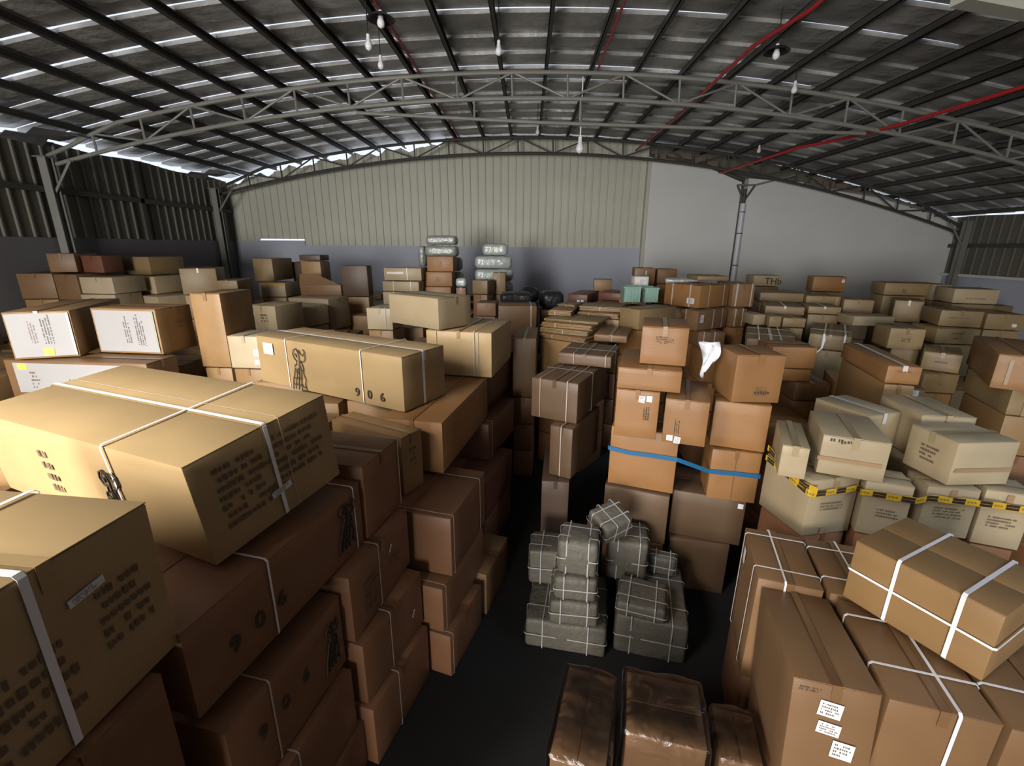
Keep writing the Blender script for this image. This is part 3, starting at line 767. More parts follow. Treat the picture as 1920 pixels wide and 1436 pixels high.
SKETCH = [  # the outline drawing printed on the long cartons (unit square, y up)
    [(.45,.98),(.30,.95),(.22,.84),(.30,.74),(.42,.70),(.40,.62),(.28,.60),(.26,.52),(.38,.50),(.52,.54),(.58,.66),(.70,.72),(.86,.70),(.98,.80),(.97,.92),(.88,.99)],
    [(.45,.98),(.56,.90),(.60,.80),(.58,.66)], [(.62,.96),(.72,.86),(.86,.84),(.92,.90)],
    [(.26,.52),(.20,.40),(.10,.30),(.04,.16),(.0,.02)], [(.38,.50),(.34,.36),(.24,.20),(.16,.04)], [(.16,.30),(.30,.28),(.44,.34),(.60,.30)],
    [(.52,.54),(.50,.38),(.42,.22),(.36,.04)], [(.60,.62),(.66,.48),(.62,.34),(.56,.18),(.58,.02)], [(.70,.72),(.80,.56),(.78,.42),(.88,.30),(.80,.18),(.90,.02)],
    [(.04,.16),(.16,.14),(.28,.18),(.42,.12),(.56,.18),(.72,.10),(.86,.14)], [(.34,.86),(.42,.84),(.44,.78)], [(.66,.48),(.76,.52)], [(.30,.44),(.44,.46),(.50,.38)],
]
def put_sketch(b, P, U, V, N, w, h, r):
    for line in SKETCH:
        b.tube([P + U*((x-0.5)*w) + V*((y-0.5)*h) + N*0.001 for x, y in line], r, 4)

def put_lines(b, P, U, V, N, w, h, rows, seed, rot=0.0):
    """rows of small printed characters, too blurred in the photo to read"""
    rr = random.Random(seed); u = U*cos(rot) + V*sin(rot); v = V*cos(rot) - U*sin(rot)
    rh = h / rows
    for r in range(rows):
        x = -w/2
        end = w/2 * rr.uniform(0.4, 1.0)
        while x < end:
            cw = rh * rr.uniform(0.25, 0.55)
            if rr.random() < 0.8:
                slab(b, P + u*(x + cw/2) + v*(h/2 - rh*(r+0.5)), u, v, N, cw*0.7, rh*rr.uniform(0.4, 0.6), 0.0006)
            x += cw * 1.1

def carton(q, col, label, extras=(), group=None, name='cardboard_box', detail=None, seed=0):
    x, y, yaw, w, d, h, z, rx, ry = q
    kinds0 = [e[0] for e in extras]; has = any(k in kinds0 for k in ('X', 'Y', 'Z', 'film')); h -= 0.014 if has else 0.009
    e_ = 0.030 if 'film' in kinds0 else 0.013 if has else 0.007                                # a finger's width between neighbours
    x += e_*cos(yaw) - e_*sin(yaw); y += e_*sin(yaw) + e_*cos(yaw); w -= 2*e_; d -= 2*e_
    dm = (w, d, h)
    near = y < 7.4 if detail is None else detail
    bm = bmesh_box(w, d, h - (0.008 if near else 0), bev=0.007 if near else 0.012, cuts=3 if near else 1, bulge=0.007, seed=seed)
    root = bm_obj(name, bm, col)
    root.location = (x, y, z)
    root.rotation_euler = (rx, ry, yaw)
    tag(root, label, 'box', group)
    rr = random.Random(seed * 7 + 3)
    longx = w >= d
    kinds = [e[0] for e in extras]
    if near and 'noflap' not in kinds:
        for s in (0, 1):
            gap = 0.003
            if longx: a0, a1, c0, c1 = 0, w, (0 if s == 0 else d/2 + gap), (d/2 - gap if s == 0 else d)
            else: a0, a1, c0, c1 = (0 if s == 0 else w/2 + gap), (w/2 - gap if s == 0 else w), 0, d
            b2 = bmesh_box(a1 - a0, c1 - c0, 0.006, bev=0.0015, cuts=0)
            lift = rr.uniform(0.0, 0.006)
            for v in b2.verts:
                v.co.x += a0; v.co.y += c0
                t = (v.co.y/d if longx else v.co.x/w); t = t if s == 0 else 1 - t
                v.co.z += h - 0.0075 + lift * t * 2 * 0.6 - 0.0005
            bm_obj('top_flap', b2, col, root)
    th = h + (0.004 if near else 0.0)
    if 'notape' not in kinds:
        tw = 0.042 if near else 0.035
        b = MB(); e = 0.0075 if near else 0.006
        drop = min(0.09, h*0.3)
        top = h + 0.0055 if near else h + 0.006
        if longx:
            b.box(-e, w+e, d/2-tw/2, d/2+tw/2, top-0.0008, top); b.box(-e-0.0008, -e, d/2-tw/2, d/2+tw/2, h-drop, top); b.box(w+e, w+e+0.0008, d/2-tw/2, d/2+tw/2, h-drop, top)
        else:
            b.box(w/2-tw/2, w/2+tw/2, -e, d+e, top-0.0008, top); b.box(w/2-tw/2, w/2+tw/2, -e-0.0008, -e, h-drop, top); b.box(w/2-tw/2, w/2+tw/2, d+e, d+e+0.0008, h-drop, top)
        b.build('packing_tape', 'tapeshiny' if 'shiny' in kinds else col + '_tape', root)
    for i, e in enumerate(extras):
        k = e[0]
        if k in ('X', 'Y', 'Z'):
            wid = e[2] if len(e) > 2 else 0.016
            mat = e[3] if len(e) > 3 else 'strap'
            ring(dm, k, e[1], wid, 0.0105 + 0.0012*i, i).build('strap' if wid > 0.008 else 'cord', mat, root)
        elif k == 'num':
            P, U, V, N = on_face(dm, e[1], e[2], e[3], 0.009 + (0.0012*i if ('band' in kinds or k in ('lab', 'ylab', 'band')) else 0.0))
            for s, off in zip('906', (-1, 0, 1)):
                b = MB(); put_text(b, s, e[4], P + U*(off*e[5]), U, V, N); b.build('printed_digit', 'ink', root)
        elif k == 'txt':
            P, U, V, N = on_face(dm, e[1], e[2], e[3], 0.009 + (0.0012*i if ('band' in kinds or k in ('lab', 'ylab', 'band')) else 0.0)); b = MB(); put_text(b, e[5], e[4], P, U, V, N); b.build('printed_letters', 'ink', root)
        elif k == 'sketch':
            P, U, V, N = on_face(dm, e[1], e[2], e[3], 0.009 + (0.0012*i if ('band' in kinds or k in ('lab', 'ylab', 'band')) else 0.0)); b = MB(); put_sketch(b, P, U, V, N, e[4], e[5], e[6]); b.build('printed_drawing', 'ink', root)
        elif k == 'lines':
            P, U, V, N = on_face(dm, e[1], e[2], e[3], 0.009 + (0.0012*i if ('band' in kinds or k in ('lab', 'ylab', 'band')) else 0.0)); b = MB(); put_lines(b, P, U, V, N, e[4], e[5], e[6], seed+i, e[7] if len(e) > 7 else 0.0)
            b.build('printed_text', e[8] if len(e) > 8 else 'inkfaint', root)
        elif k in ('lab', 'ylab'):
            P, U, V, N = on_face(dm, e[1], e[2], e[3], 0.009 + (0.0012*i if ('band' in kinds or k in ('lab', 'ylab', 'band')) else 0.0)); b = MB(); slab(b, P, U, V, N, e[4], e[5], 0.001, e[6] if len(e) > 6 else 0.0)
            o = b.build('paper_label', 'label' if k == 'lab' else 'yellow', root)
            if k == 'lab' and e[4] > 0.05:
                b = MB(); put_lines(b, P + N*0.001, U, V, N, e[4]*0.8, e[5]*0.8, 4, seed+i, e[6] if len(e) > 6 else 0.0); b.build('label_print', 'inkfaint', o)
        elif k == 'band':
            P, U, V, N = on_face(dm, e[1], e[2], e[3], 0.009 + (0.0012*i if ('band' in kinds or k in ('lab', 'ylab', 'band')) else 0.0)); b = MB(); slab(b, P, U, V, N, e[4], e[5], 0.0008); b.build('tape_strip', e[6], root)
        elif k == 'flapup':      # a lid flap standing open at the front
            b = MB(); b.v = [(0, 0.0, h), (w, 0.0, h), (w*0.45, -0.03, h+0.24), (0.05, -0.03, h+0.24), (0, 0.006, h), (w, 0.006, h), (w*0.45, -0.024, h+0.24), (0.05, -0.024, h+0.24)]
            b.f = [(0,1,2,3),(7,6,5,4),(0,4,5,1),(1,5,6,2),(2,6,7,3),(3,7,4,0)]
            b.build('open_flap', col, root)
        elif k == 'film':
            b2 = bmesh_box(w + 0.05, d + 0.05, h + 0.03, bev=0.03, cuts=9, bulge=0.012, seed=seed+9, seg=3)
            for v in b2.verts:
                kz = noise.noise(v.co*7.0 + Vector((seed, 0, 0))) * 0.016 + noise.noise(v.co*19.0) * 0.006
                c0 = Vector((w/2, d/2, h/2)); v.co += (v.co - c0).normalized() * kz
                v.co.x -= 0.025; v.co.y -= 0.025
                if v.co.z < 0: v.co.z = 0.0
            bm_obj('plastic_wrap', b2, 'film', root, 60)
    return root

def soft_pack(q, mat, label, cat, name, bev=0.05, group=None, cords=(), seed=0, cordmat='balecord', bulge=0.02):
    x, y, yaw, w, d, h, z, rx, ry = q
    x += 0.012; y += 0.012; w -= 0.024; d -= 0.024; h -= 0.022
    bm = bmesh_box(w, d, h, bev=min(bev, h*0.42), cuts=5, bulge=bulge, seed=seed, seg=4)
    for v in bm.verts:
        if v.co.z > 0.01: v.co += Vector((noise.noise(v.co*6 + Vector((seed,0,0))), noise.noise(v.co*6 + Vector((0,seed,5))), noise.noise(v.co*6)))*0.008
    root = bm_obj(name, bm, mat, None, 60)
    root.location = (x, y, z); root.rotation_euler = (rx, ry, yaw)
    tag(root, label, cat, group)
    for i, (k, t) in enumerate(cords):
        ring((w, d, h), k, t, 0.010, 0.010, i).build('cord', cordmat, root)
    return root

# colour, label, printed / strapped details, group, kind of name
A = {
'a1': ('gold', 'big long strapped carton with a flat golden lid, second box from the lower left', [('X',.5,.022),('Y',.70,.016),('X',.60,.004,'cord'),('lines','R',.30,.55,.30,.36,7),('lines','R',.72,.62,.34,.30,6),('lab','R',.50,.30,.13,.035,.1),('sketch','F',.66,.42,.20,.36,.006),('lines','F',.36,.5,.10,.3,4),('noflapx',)], None),
'a0': ('gold', 'carton in the bottom left corner with a white strap and loose lid edge', [('X',.42,.026),('Y',.55,.02),('lab','R',.62,.74,.12,.03,.1),('lines','R',.35,.40,.26,.30,5),('lines','R',.78,.52,.20,.26,5)], None),
'a2': ('gold', 'long carton printed 906 with a drawing and shiny strap, on the left pile', [('X',.46,.030),('Y',.24,.010),('Y',.76,.012),('num','F',.80,.20,.13,.17),('sketch','F',.325,.42,.26,.50,.005),('band','F',.10,.76,.17,.13,'label'),('shiny',)], None),
'a3': ('gold', 'golden carton with two thin straps right behind the long 906 carton', [('Y',.16,.008,'cord'),('Y',.74,.012,'cord'),('Y',.80,.006,'cord')], None),
'a4': ('cream', 'pale carton set askew on top of the golden twin-strapped carton', [], None),
'a5': ('pale', 'small pale carton at the left foot of the askew pale carton', [('Y',.75,.010,'cord')], None),
'a7L': ('cream', 'pale carton with two small white stickers behind the long 906 carton', [('lab','F',.18,.72,.09,.07),('lab','F',.18,.48,.09,.07),('lines','F',.6,.6,.15,.15,3)], None),
'a7R': ('cream', 'plain pale carton right beside the carton with two small stickers', [], None),
'a8': ('cream', 'wide carton with lit top edge and dark right side behind the plain pale carton', [], None),
'a9': ('olive', 'squarish carton standing high in front of the blue-grey wall, on a smaller carton', [], None),
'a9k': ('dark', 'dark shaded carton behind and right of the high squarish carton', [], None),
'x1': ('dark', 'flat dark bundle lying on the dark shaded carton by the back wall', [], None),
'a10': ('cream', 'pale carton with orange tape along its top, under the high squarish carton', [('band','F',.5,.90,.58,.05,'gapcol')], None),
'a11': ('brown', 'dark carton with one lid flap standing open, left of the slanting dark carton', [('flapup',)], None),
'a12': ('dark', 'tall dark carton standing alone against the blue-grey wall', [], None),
'a13t': ('cream', 'pale taped carton, topmost of three left of the orange carton column', [('Y',.62,.012),('band','F',.3,.6,.4,.05,'tapeshiny')], None),
'a13m': ('cream', 'pale carton in the middle of three left of the orange carton column', [('Y',.3,.01),('Y',.78,.01)], None),
'a13b': ('pale', 'pale carton at the bottom of three left of the orange carton column', [('Y',.3,.01)], None),
'a14t': ('orange', 'orange carton at the top of the narrow column under the grey bundles', [('lines','F',.5,.5,.12,.14,4)], None),
'a14m': ('orange', 'orange carton in the middle of the narrow column under the grey bundles', [('lines','F',.5,.5,.14,.1,3)], None),
'a14b': ('orange', 'orange carton lowest seen in the narrow column under the grey bundles', [], None),
'a16s': ('olive', 'small brown carton turned askew at the foot of the silvery bundles', [], None),
'a16r': ('olive', 'narrow upright carton leaning at the right of the silvery bundles foot', [], None),
'a17a': ('brown', 'small dim carton right behind the askew pale carton', [], None),
'a17b': ('brown', 'dim carton with a pale strap near its right edge, beside the flat board stack', [('Y',.85,.03,'cord')], None),
'a18': ('tan', 'tall narrow carton half in shadow behind the white-fronted cartons', [], None),
'a19': ('tan', 'right one of two brown cartons with big lit white printed fronts, far left', [('band','F',.5,.5,.80,.50,'panelwhitelit'),('lines','F',.52,.55,.34,.09,3,1.57,'ink'),('lines','F',.72,.55,.40,.12,4,1.57,'ink'),('band','F',.955,.5,.03,.5,'greytape'),('lines','R',.6,.6,.1,.12,2)], None),
'a20': ('tan', 'left one of two brown cartons with big lit white printed fronts, at the left edge', [('band','F',.5,.5,.57,.50,'panelwhitelit'),('lines','F',.38,.60,.30,.07,3,1.57,'inkfaint'),('lines','F',.60,.62,.34,.10,4,1.57,'ink'),('ylab','F',.55,.14,.10,.09),('band','F',.96,.5,.02,.5,'greytape')], None),
'a21': ('brown', 'wide carton with a lit white front carrying both white-printed cartons', [('band','F',.5,.55,1.55,.36,'panelwhitelit'),('ylab','F',.13,.84,.12,.07),('lines','F',.2,.5,.1,.22,5,0,'inkfaint')], None),
'a22': ('pale', 'small pale carton at the left end of the long 906 carton', [('lab','F',.85,.5,.07,.09),('lab','F',.85,.2,.07,.06)], None),
'a24t': ('olive', 'small-topped carton, topmost of three near the left wall', [], None),
'a24m': ('cream', 'carton in the middle of three stacked near the left wall', [], None),
'a24b': ('cream', 'bottom carton of three stacked near the left wall', [], None),
'a26t': ('pale', 'pale upper carton of two, left of the stack of three by the left wall', [], None),
'a26b': ('pale', 'pale lower carton of two, left of the stack of three by the left wall', [], None),
'a28': ('brown', 'brown carton with a shiny tape spot on top at the far left', [('tapeshinyspot',)], None),
'a28b': ('red', 'dim reddish carton touching the brown taped-spot carton at the far left', [], None),
'a29a': ('brown', 'leftmost brown carton below the top box by the left wall', [], None),
'a29b': ('brown', 'brown carton between the leftmost carton and the pale pair by the left wall', [], None),
'a30': ('olive', 'large plain olive carton with a dark right side, behind the tall narrow carton', [], None),
'a31': ('olive', 'low olive carton right of the large plain olive carton', [], None),
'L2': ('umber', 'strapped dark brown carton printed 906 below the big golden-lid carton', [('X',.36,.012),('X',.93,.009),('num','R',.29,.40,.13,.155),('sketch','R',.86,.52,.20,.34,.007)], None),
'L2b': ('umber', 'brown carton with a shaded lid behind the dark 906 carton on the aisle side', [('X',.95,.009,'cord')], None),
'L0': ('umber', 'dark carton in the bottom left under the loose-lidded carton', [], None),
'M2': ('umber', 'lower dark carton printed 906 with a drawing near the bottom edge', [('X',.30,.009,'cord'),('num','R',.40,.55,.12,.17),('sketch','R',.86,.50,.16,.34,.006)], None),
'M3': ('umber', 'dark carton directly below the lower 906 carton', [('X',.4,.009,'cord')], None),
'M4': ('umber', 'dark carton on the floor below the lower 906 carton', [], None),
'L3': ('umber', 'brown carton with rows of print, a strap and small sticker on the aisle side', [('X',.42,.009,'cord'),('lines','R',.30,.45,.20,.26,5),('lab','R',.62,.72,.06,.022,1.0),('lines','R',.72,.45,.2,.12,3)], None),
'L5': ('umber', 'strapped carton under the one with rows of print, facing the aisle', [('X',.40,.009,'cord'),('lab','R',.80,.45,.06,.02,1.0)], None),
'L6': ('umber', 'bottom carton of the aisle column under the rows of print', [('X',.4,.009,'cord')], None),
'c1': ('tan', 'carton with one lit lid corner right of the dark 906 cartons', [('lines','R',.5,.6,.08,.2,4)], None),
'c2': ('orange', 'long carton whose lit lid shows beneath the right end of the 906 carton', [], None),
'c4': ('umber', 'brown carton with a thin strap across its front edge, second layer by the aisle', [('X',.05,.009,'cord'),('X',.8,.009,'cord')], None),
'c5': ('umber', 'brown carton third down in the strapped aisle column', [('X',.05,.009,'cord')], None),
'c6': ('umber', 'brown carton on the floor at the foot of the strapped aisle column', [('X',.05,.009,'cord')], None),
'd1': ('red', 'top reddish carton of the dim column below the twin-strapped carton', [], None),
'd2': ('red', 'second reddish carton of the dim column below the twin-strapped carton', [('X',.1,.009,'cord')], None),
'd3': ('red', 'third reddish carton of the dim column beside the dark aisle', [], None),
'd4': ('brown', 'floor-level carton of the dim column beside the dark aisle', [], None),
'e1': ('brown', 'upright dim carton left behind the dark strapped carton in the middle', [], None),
'm1': ('brownshaded', 'dark carton bound with thin cords, standing in the middle by the aisle', [('X',.45,.007,'cord'),('Y',.78,.010,'cord'),('Y',.2,.006,'cord')], None),
'm2': ('brownshaded', 'narrow carton directly under the corded dark carton', [('Y',.5,.010,'cord')], None),
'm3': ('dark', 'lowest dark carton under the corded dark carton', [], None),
'm4': ('brownshaded', 'flat corded carton behind the dark corded carton', [('X',.4,.007,'cord'),('Y',.3,.007,'cord'),('Y',.9,.008,'cord')], None),
'm5': ('brown', 'small flat carton with a cord left of the upright tan carton', [('Y',.55,.009,'cord')], None),
'r1': ('red', 'reddish carton with two small white marks at the back of the board stack', [('band','F',.55,.3,.06,.05,'label'),('band','F',.75,.3,.06,.06,'label')], None),
'r2': ('red', 'flat reddish carton left of the green plastic crates', [], None),
'r0': ('brown', 'small carton with a shiny tape glint on the reddish cartons', [('shiny',)], None),
'r3': ('brown', 'brown carton left one of two high by the joint in the back wall', [('band','F',.55,.7,.02,.1,'label')], None),
'r4': ('brown', 'brown carton right one of two high by the joint in the back wall', [], None),
'r5': ('white', 'small white box with a label on the green plastic crates', [('lab','F',.55,.5,.14,.12)], None),
's1': ('orange', 'large carton with pale straps on two faces, top of the strapped stack', [('X',.30,.02,'cord'),('X',.8,.02,'cord'),('Y',.25,.03,'cord'),('Y',.75,.03,'cord'),('lab','F',.78,.30,.16,.10)], None),
's2': ('brown', 'brown strapped carton right of the large two-faced strapped carton', [('Y',.18,.03,'cord'),('Y',.85,.02,'cord')], None),
's3': ('brown', 'carton under the large strapped carton with a white label on its face', [('X',.5,.03,'cord'),('X',.8,.02,'cord'),('Y',.3,.02,'cord'),('lab','R',.12,.6,.10,.14)], None),
's4': ('brown', 'lower right strapped carton of the back strapped stack', [('Y',.2,.03,'cord'),('Y',.7,.02,'cord')], None),
's5': ('brown', 'bottom dark strapped carton of the back strapped stack', [('Y',.2,.02,'cord'),('Y',.6,.02,'cord')], None),
's0': ('olive', 'carton with a long dark right side behind the upright tan carton', [], None),
's6': ('olive', 'flat carton lying on top of the back strapped stack', [], None),
'g1': ('orange', 'upright tan carton with small print, highest of the centre stack', [('lines','F',.5,.68,.15,.06,3,0,'ink'),('lines','F',.5,.58,.08,.02,1,0,'ink')], None),
'g2': ('orange', 'tan carton directly under the highest upright centre carton', [], None),
'g3': ('orange', 'tan carton with two white stickers at its upper right, centre stack', [('lab','F',.60,.83,.055,.065,-.1),('lab','F',.77,.85,.05,.06),('lines','F',.72,.55,.14,.06,3,1.57,'ink')], None),
'g4': ('orange', 'tan carton with two white stickers at its lower left, centre stack', [('lab','F',.18,.12,.055,.055),('lab','F',.36,.09,.055,.065,-.1),('lines','F',.32,.42,.16,.05,3,1.57,'ink')], None),
'g5': ('orange', 'plain tan carton right of the two stickered ones', [], None),
'g6': ('orange', 'big tan carton turned to show its left side, with an arrow mark', [('lines','F',.60,.22,.15,.05,1,0,'ink'),('lines','F',.60,.25,.13,.10,4)], None),
'g7': ('orange', 'carton with a blue band under the two stickered cartons', [], None),
'g8': ('brownshaded', 'shaded carton below the blue-banded one, behind the grey bales', [], None),
'g9': ('brownshaded', 'shaded carton with a small white sticker right behind the grey bales', [('lab','F',.93,.88,.05,.055)], None),
'g10': ('brownshaded', 'carton on the floor beneath the shaded one with a small sticker', [], None),
'g11': ('orange', 'carton with a centre seam and blue band under the plain tan carton', [('band','F',.5,.5,.008,.5,'inkfaint')], None),
'h1': ('orange', 'orange carton behind the big turned tan carton', [], None),
'h2': ('olive', 'flat carton with a white strap grid behind the big turned tan carton', [('X',.3,.018),('Y',.25,.018),('Y',.7,.018),('X',.75,.014),('shiny',)], None),
'h3': ('olive', 'strapped carton with white bands and a loose hanging strap end', [('X',.35,.022),('Y',.35,.022),('Y',.85,.022)], None),
'h4': ('orange', 'long carton running away from the viewer with tape glinting at its end', [('lines','F',.5,.7,.12,.03,1),('shiny',)], None),
'h5': ('olive', 'olive carton with two printed dashes right of the strapped white-banded carton', [('lines','F',.5,.45,.12,.06,2,0,'ink')], None),
'h5b': ('olive', 'olive carton under the one with two printed dashes', [], None),
'h6': ('olive', 'corner-on olive carton right of the long receding carton', [('lines','F',.5,.5,.14,.04,1)], None),
'h7': ('olive', 'carton under the corner-on olive carton', [('lines','F',.5,.5,.06,.06,2)], None),
'h8': ('olive', 'carton with faint round print below the wide right-hand carton row', [('lines','F',.5,.55,.2,.12,3)], None),
'h9': ('olive', 'wide olive carton in the right-hand row with a faint line of print', [('lines','F',.5,.55,.3,.03,1)], None),
'h10': ('olive', 'olive carton with a white speck at the right edge of the right-hand row', [('lab','F',.75,.3,.06,.05)], None),
'h11': ('olive', 'olive carton turned corner-on at the left end of the right-hand row', [], None),
'h12': ('olive', 'long carton with a dark mark at the left of the high right-hand group', [('lines','F',.45,.35,.08,.08,2,0,'ink')], None),
'h13': ('cream', 'narrow carton between the long marked carton and the yellowish one', [], None),
'h14': ('cream', 'yellowish carton on top of the right-hand row near the right wall', [('lines','F',.5,.35,.3,.03,1)], None),
'h15': ('orange', 'lone small orange carton with a white dot against the grey plaster wall', [('lab','F',.9,.72,.06,.07)], None),
'h16': ('cream', 'small carton with large dark letters left of the white pipe column', [('txt','F',.72,.45,.22,'THb')], None),
'h17': ('olive', 'long low carton under the small carton with dark letters', [], None),
'h18': ('olive', 'low carton with brown end tape under the lone small orange carton', [('band','F',.88,.5,.05,.19,'tape')], None),
'h19': ('olive', 'flat-lidded carton with a pale tape glint, left of two alike', [('shiny',)], None),
'h20': ('olive', 'flat-lidded carton right of two alike before the long low carton', [('shiny',)], None),
'h21': ('olive', 'plain olive carton below and right of the lone orange carton', [], None),
'h22a': ('olive', 'little carton in the middle of three before the flat-lidded cartons', [], None),
'h22b': ('olive', 'right little carton of three, with its lid showing, before the flat-lidded pair', [], None),
'h22c': ('cream', 'leftmost little pale carton of three before the flat-lidded pair', [], None),
'h23': ('cream', 'thin pale carton lid left of the right-hand row', [], None),
'h25': ('orange', 'large orange carton with a grey-blue lid cut by the right edge, upper', [('band','F',.25,.5,.03,.27,'tape')], None),
'h26': ('olive', 'large carton cut by the right edge under the grey-lidded one', [('band','F',.3,.5,.03,.3,'tape')], None),
'h27': ('orange', 'broad orange carton below the long receding carton', [], None),
'h27b': ('brown', 'brown carton in shade left of the broad orange carton', [], None),
'h28': ('olive', 'small carton with a white sticker right of the broad orange carton', [('lab','F',.65,.75,.12,.09)], None),
'k1': ('cream', 'pale carton with dark print at its top edge, on the caution-taped stack', [('lines','F',.22,.90,.10,.04,1,0,'ink'),('lines','F',.36,.88,.08,.04,1,.2,'ink'),('band','F',.45,.42,.42,.03,'tape')], None),
'k2': ('cream', 'pale carton turned corner-on behind the one with dark top print', [('shiny',)], None),
'k3': ('cream', 'narrow carton with a grey lid at the left of the caution-taped stack', [], None),
'k4': ('cream', 'wide pale carton with a grey lid at the right of the taped stack', [('lines','L',.5,.5,.14,.14,4),('band','F',.5,.36,.45,.03,'tape')], None),
'k5': ('cream', 'pale carton with a grey lid behind the wide one at the right', [], None),
'k6': ('cream', 'carton behind the caution tape at the left corner of the stack', [('lines','F',.5,.52,.22,.08,3),('band','F',.5,.85,.04,.10,'tape'),('band','F',.4,.08,.04,.06,'tape')], None),
'k7': ('cream', 'second carton behind the caution tape counted from its left corner', [('lines','F',.6,.45,.16,.08,3)], None),
'k8': ('cream', 'third carton behind the caution tape, right of the dark gap', [('lines','F',.5,.5,.20,.10,4),('band','F',.5,.85,.04,.10,'tape')], None),
'k9': ('cream', 'carton behind the caution tape nearest the right edge', [('lines','F',.5,.45,.18,.10,4),('band','F',.5,.85,.04,.10,'tape')], None),
'n1': ('tan', 'big carton with broad white straps lying across the right foreground', [('Z',.52,.014),('Y',.34,.018),('Y',.77,.020),('notape',)], None),
'n2b': ('brown', 'brown carton with white stickers on its end at the bottom right', [('lab','F',.46,.80,.105,.09,-.12),('lab','F',.47,.64,.105,.07,-.12),('lab','F',.66,.48,.10,.10,-.1),('lines','F',.22,.93,.12,.03,2)], None),
'n2a': ('brown', 'strapped carton behind the stickered one beside the dark aisle', [('X',.20,.010),('X',.85,.010),('Y',.42,.012),('lab','L',.30,.85,.05,.12)], None),
'n3a': ('brown', 'strapped carton half hidden behind the broad-strapped carton', [('X',.25,.012),('X',.80,.012),('Y',.55,.012)], None),
'n3b': ('brown', 'strapped carton in front of and under the broad-strapped carton', [('X',.80,.014),('X',.30,.014),('Y',.62,.016)], None),
'n4': ('brown', 'strapped carton in the bottom right corner', [('X',.35,.014)], None),
}
gapm = plain('orange_tape', (0.55, 0.25, 0.06), 0.35); M['gapcol'] = gapm
M['panelwhitelit'] = plain('printed_white_panel_glare', (0.30, 0.29, 0.285), 0.5, var=0.05, scale=3)  # pale carton fronts: white print, with the strong light put into the tone

GROUPS = {'a': 'cartons on top of the left pile', 'x': 'cartons on top of the left pile', 'L': 'cartons facing the aisle on the left', 'M': 'cartons facing the aisle on the left',
          'c': 'cartons facing the aisle on the left', 'd': 'cartons facing the aisle on the left', 'e': 'cartons of the middle stack', 'm': 'cartons of the middle stack',
          'r': 'cartons at the back of the middle', 's': 'strapped cartons at the back', 'g': 'tan cartons of the centre stack', 'h': 'cartons of the right rear pile',
          'k': 'pale cartons behind the caution tape', 'n': 'strapped cartons in the right foreground'}
for i, (k, (col, label, ex, grp)) in enumerate(A.items()):
    carton(BOXES[k], col, label, ex, grp or GROUPS[k[0]], seed=i + 1)

# folded board bundles, crates, bundles, sacks
flat = {'f1': 'lowest and nearest flat bundle of folded board in the middle stack',
        'f2': 'second flat bundle of folded board from the front of the middle stack',
        'f3': 'third flat bundle of folded board from the front of the middle stack',
        'f4': 'fourth flat bundle of folded board, on top of the front pile',
        'f5': 'short corded board bundle at the back left of the middle stack',
        'f6': 'small flat board bundle before the reddish carton',
        'f7': 'flat board bundle at the right of the middle stack, lower one',
        'f8': 'flat board bundle at the right of the middle stack, upper one',
        'f9': 'flat board bundle just before the flat reddish carton',
        'f10': 'flat board bundle below the green plastic crates'}
for i, (k, l) in enumerate(flat.items()):
    x, y, yaw, w, d, h, z, rx, ry = BOXES[k]
    root = tag(empty('cardboard_bundle', (x, y, z), (0, 0, yaw)), l, 'cardboard', 'folded board bundles in the middle')
    n = max(3, int(h / 0.018)); rr = random.Random(i)
    for j in range(n):
        b2 = bmesh_box(w - .055, d - .055, h/n*0.8, bev=0.002, cuts=0)
        ox, oy = rr.uniform(0, .03), rr.uniform(0, .03)
        for v in b2.verts: v.co += Vector((ox, oy, j*h/n))
        bm_obj('folded_sheet', b2, 'olive' if i % 2 else 'tan', root)
    ring((w - .02, d - .02, h - .004), 'Y', 0.5 if i % 2 else 0.3, 0.014, 0.001, i).build('cord', 'cord', root)

for k, l in (('gr1', 'left green translucent plastic crate by the small white box'), ('gr2', 'right green translucent plastic crate by the strapped stack')):
    x, y, yaw, w, d, h, z, rx, ry = BOXES[k]; w -= 0.05; x += 0.025
    root = tag(empty('plastic_crate', (x, y, z), (0, 0, yaw)), l, 'crate', 'green plastic crates')
    t = 0.012
    b = MB(); b.box(0, w, 0, d, 0, t); b.box(0, w, 0, t, t, h); b.box(0, w, d-t, d, t, h); b.box(0, t, t, d-t, t, h); b.box(w-t, w, t, d-t, t, h)
    for j in range(6): b.box(w*j/5 - .006 + (0.006 if j == 0 else (-0.006 if j == 5 else 0)), w*j/5 + .006, -0.01, 0, t, h)
    b.build('crate_body', 'green', root)
    b = MB(); b.box(-.02, w+.02, -.02, 0.01, h-.03, h); b.box(-.02, w+.02, d-.01, d+.02, h-.03, h); b.box(-.02, .01, .01, d-.01, h-.03, h); b.box(w-.01, w+.02, .01, d-.01, h-.03, h)
    b.build('crate_rim', 'green', root)

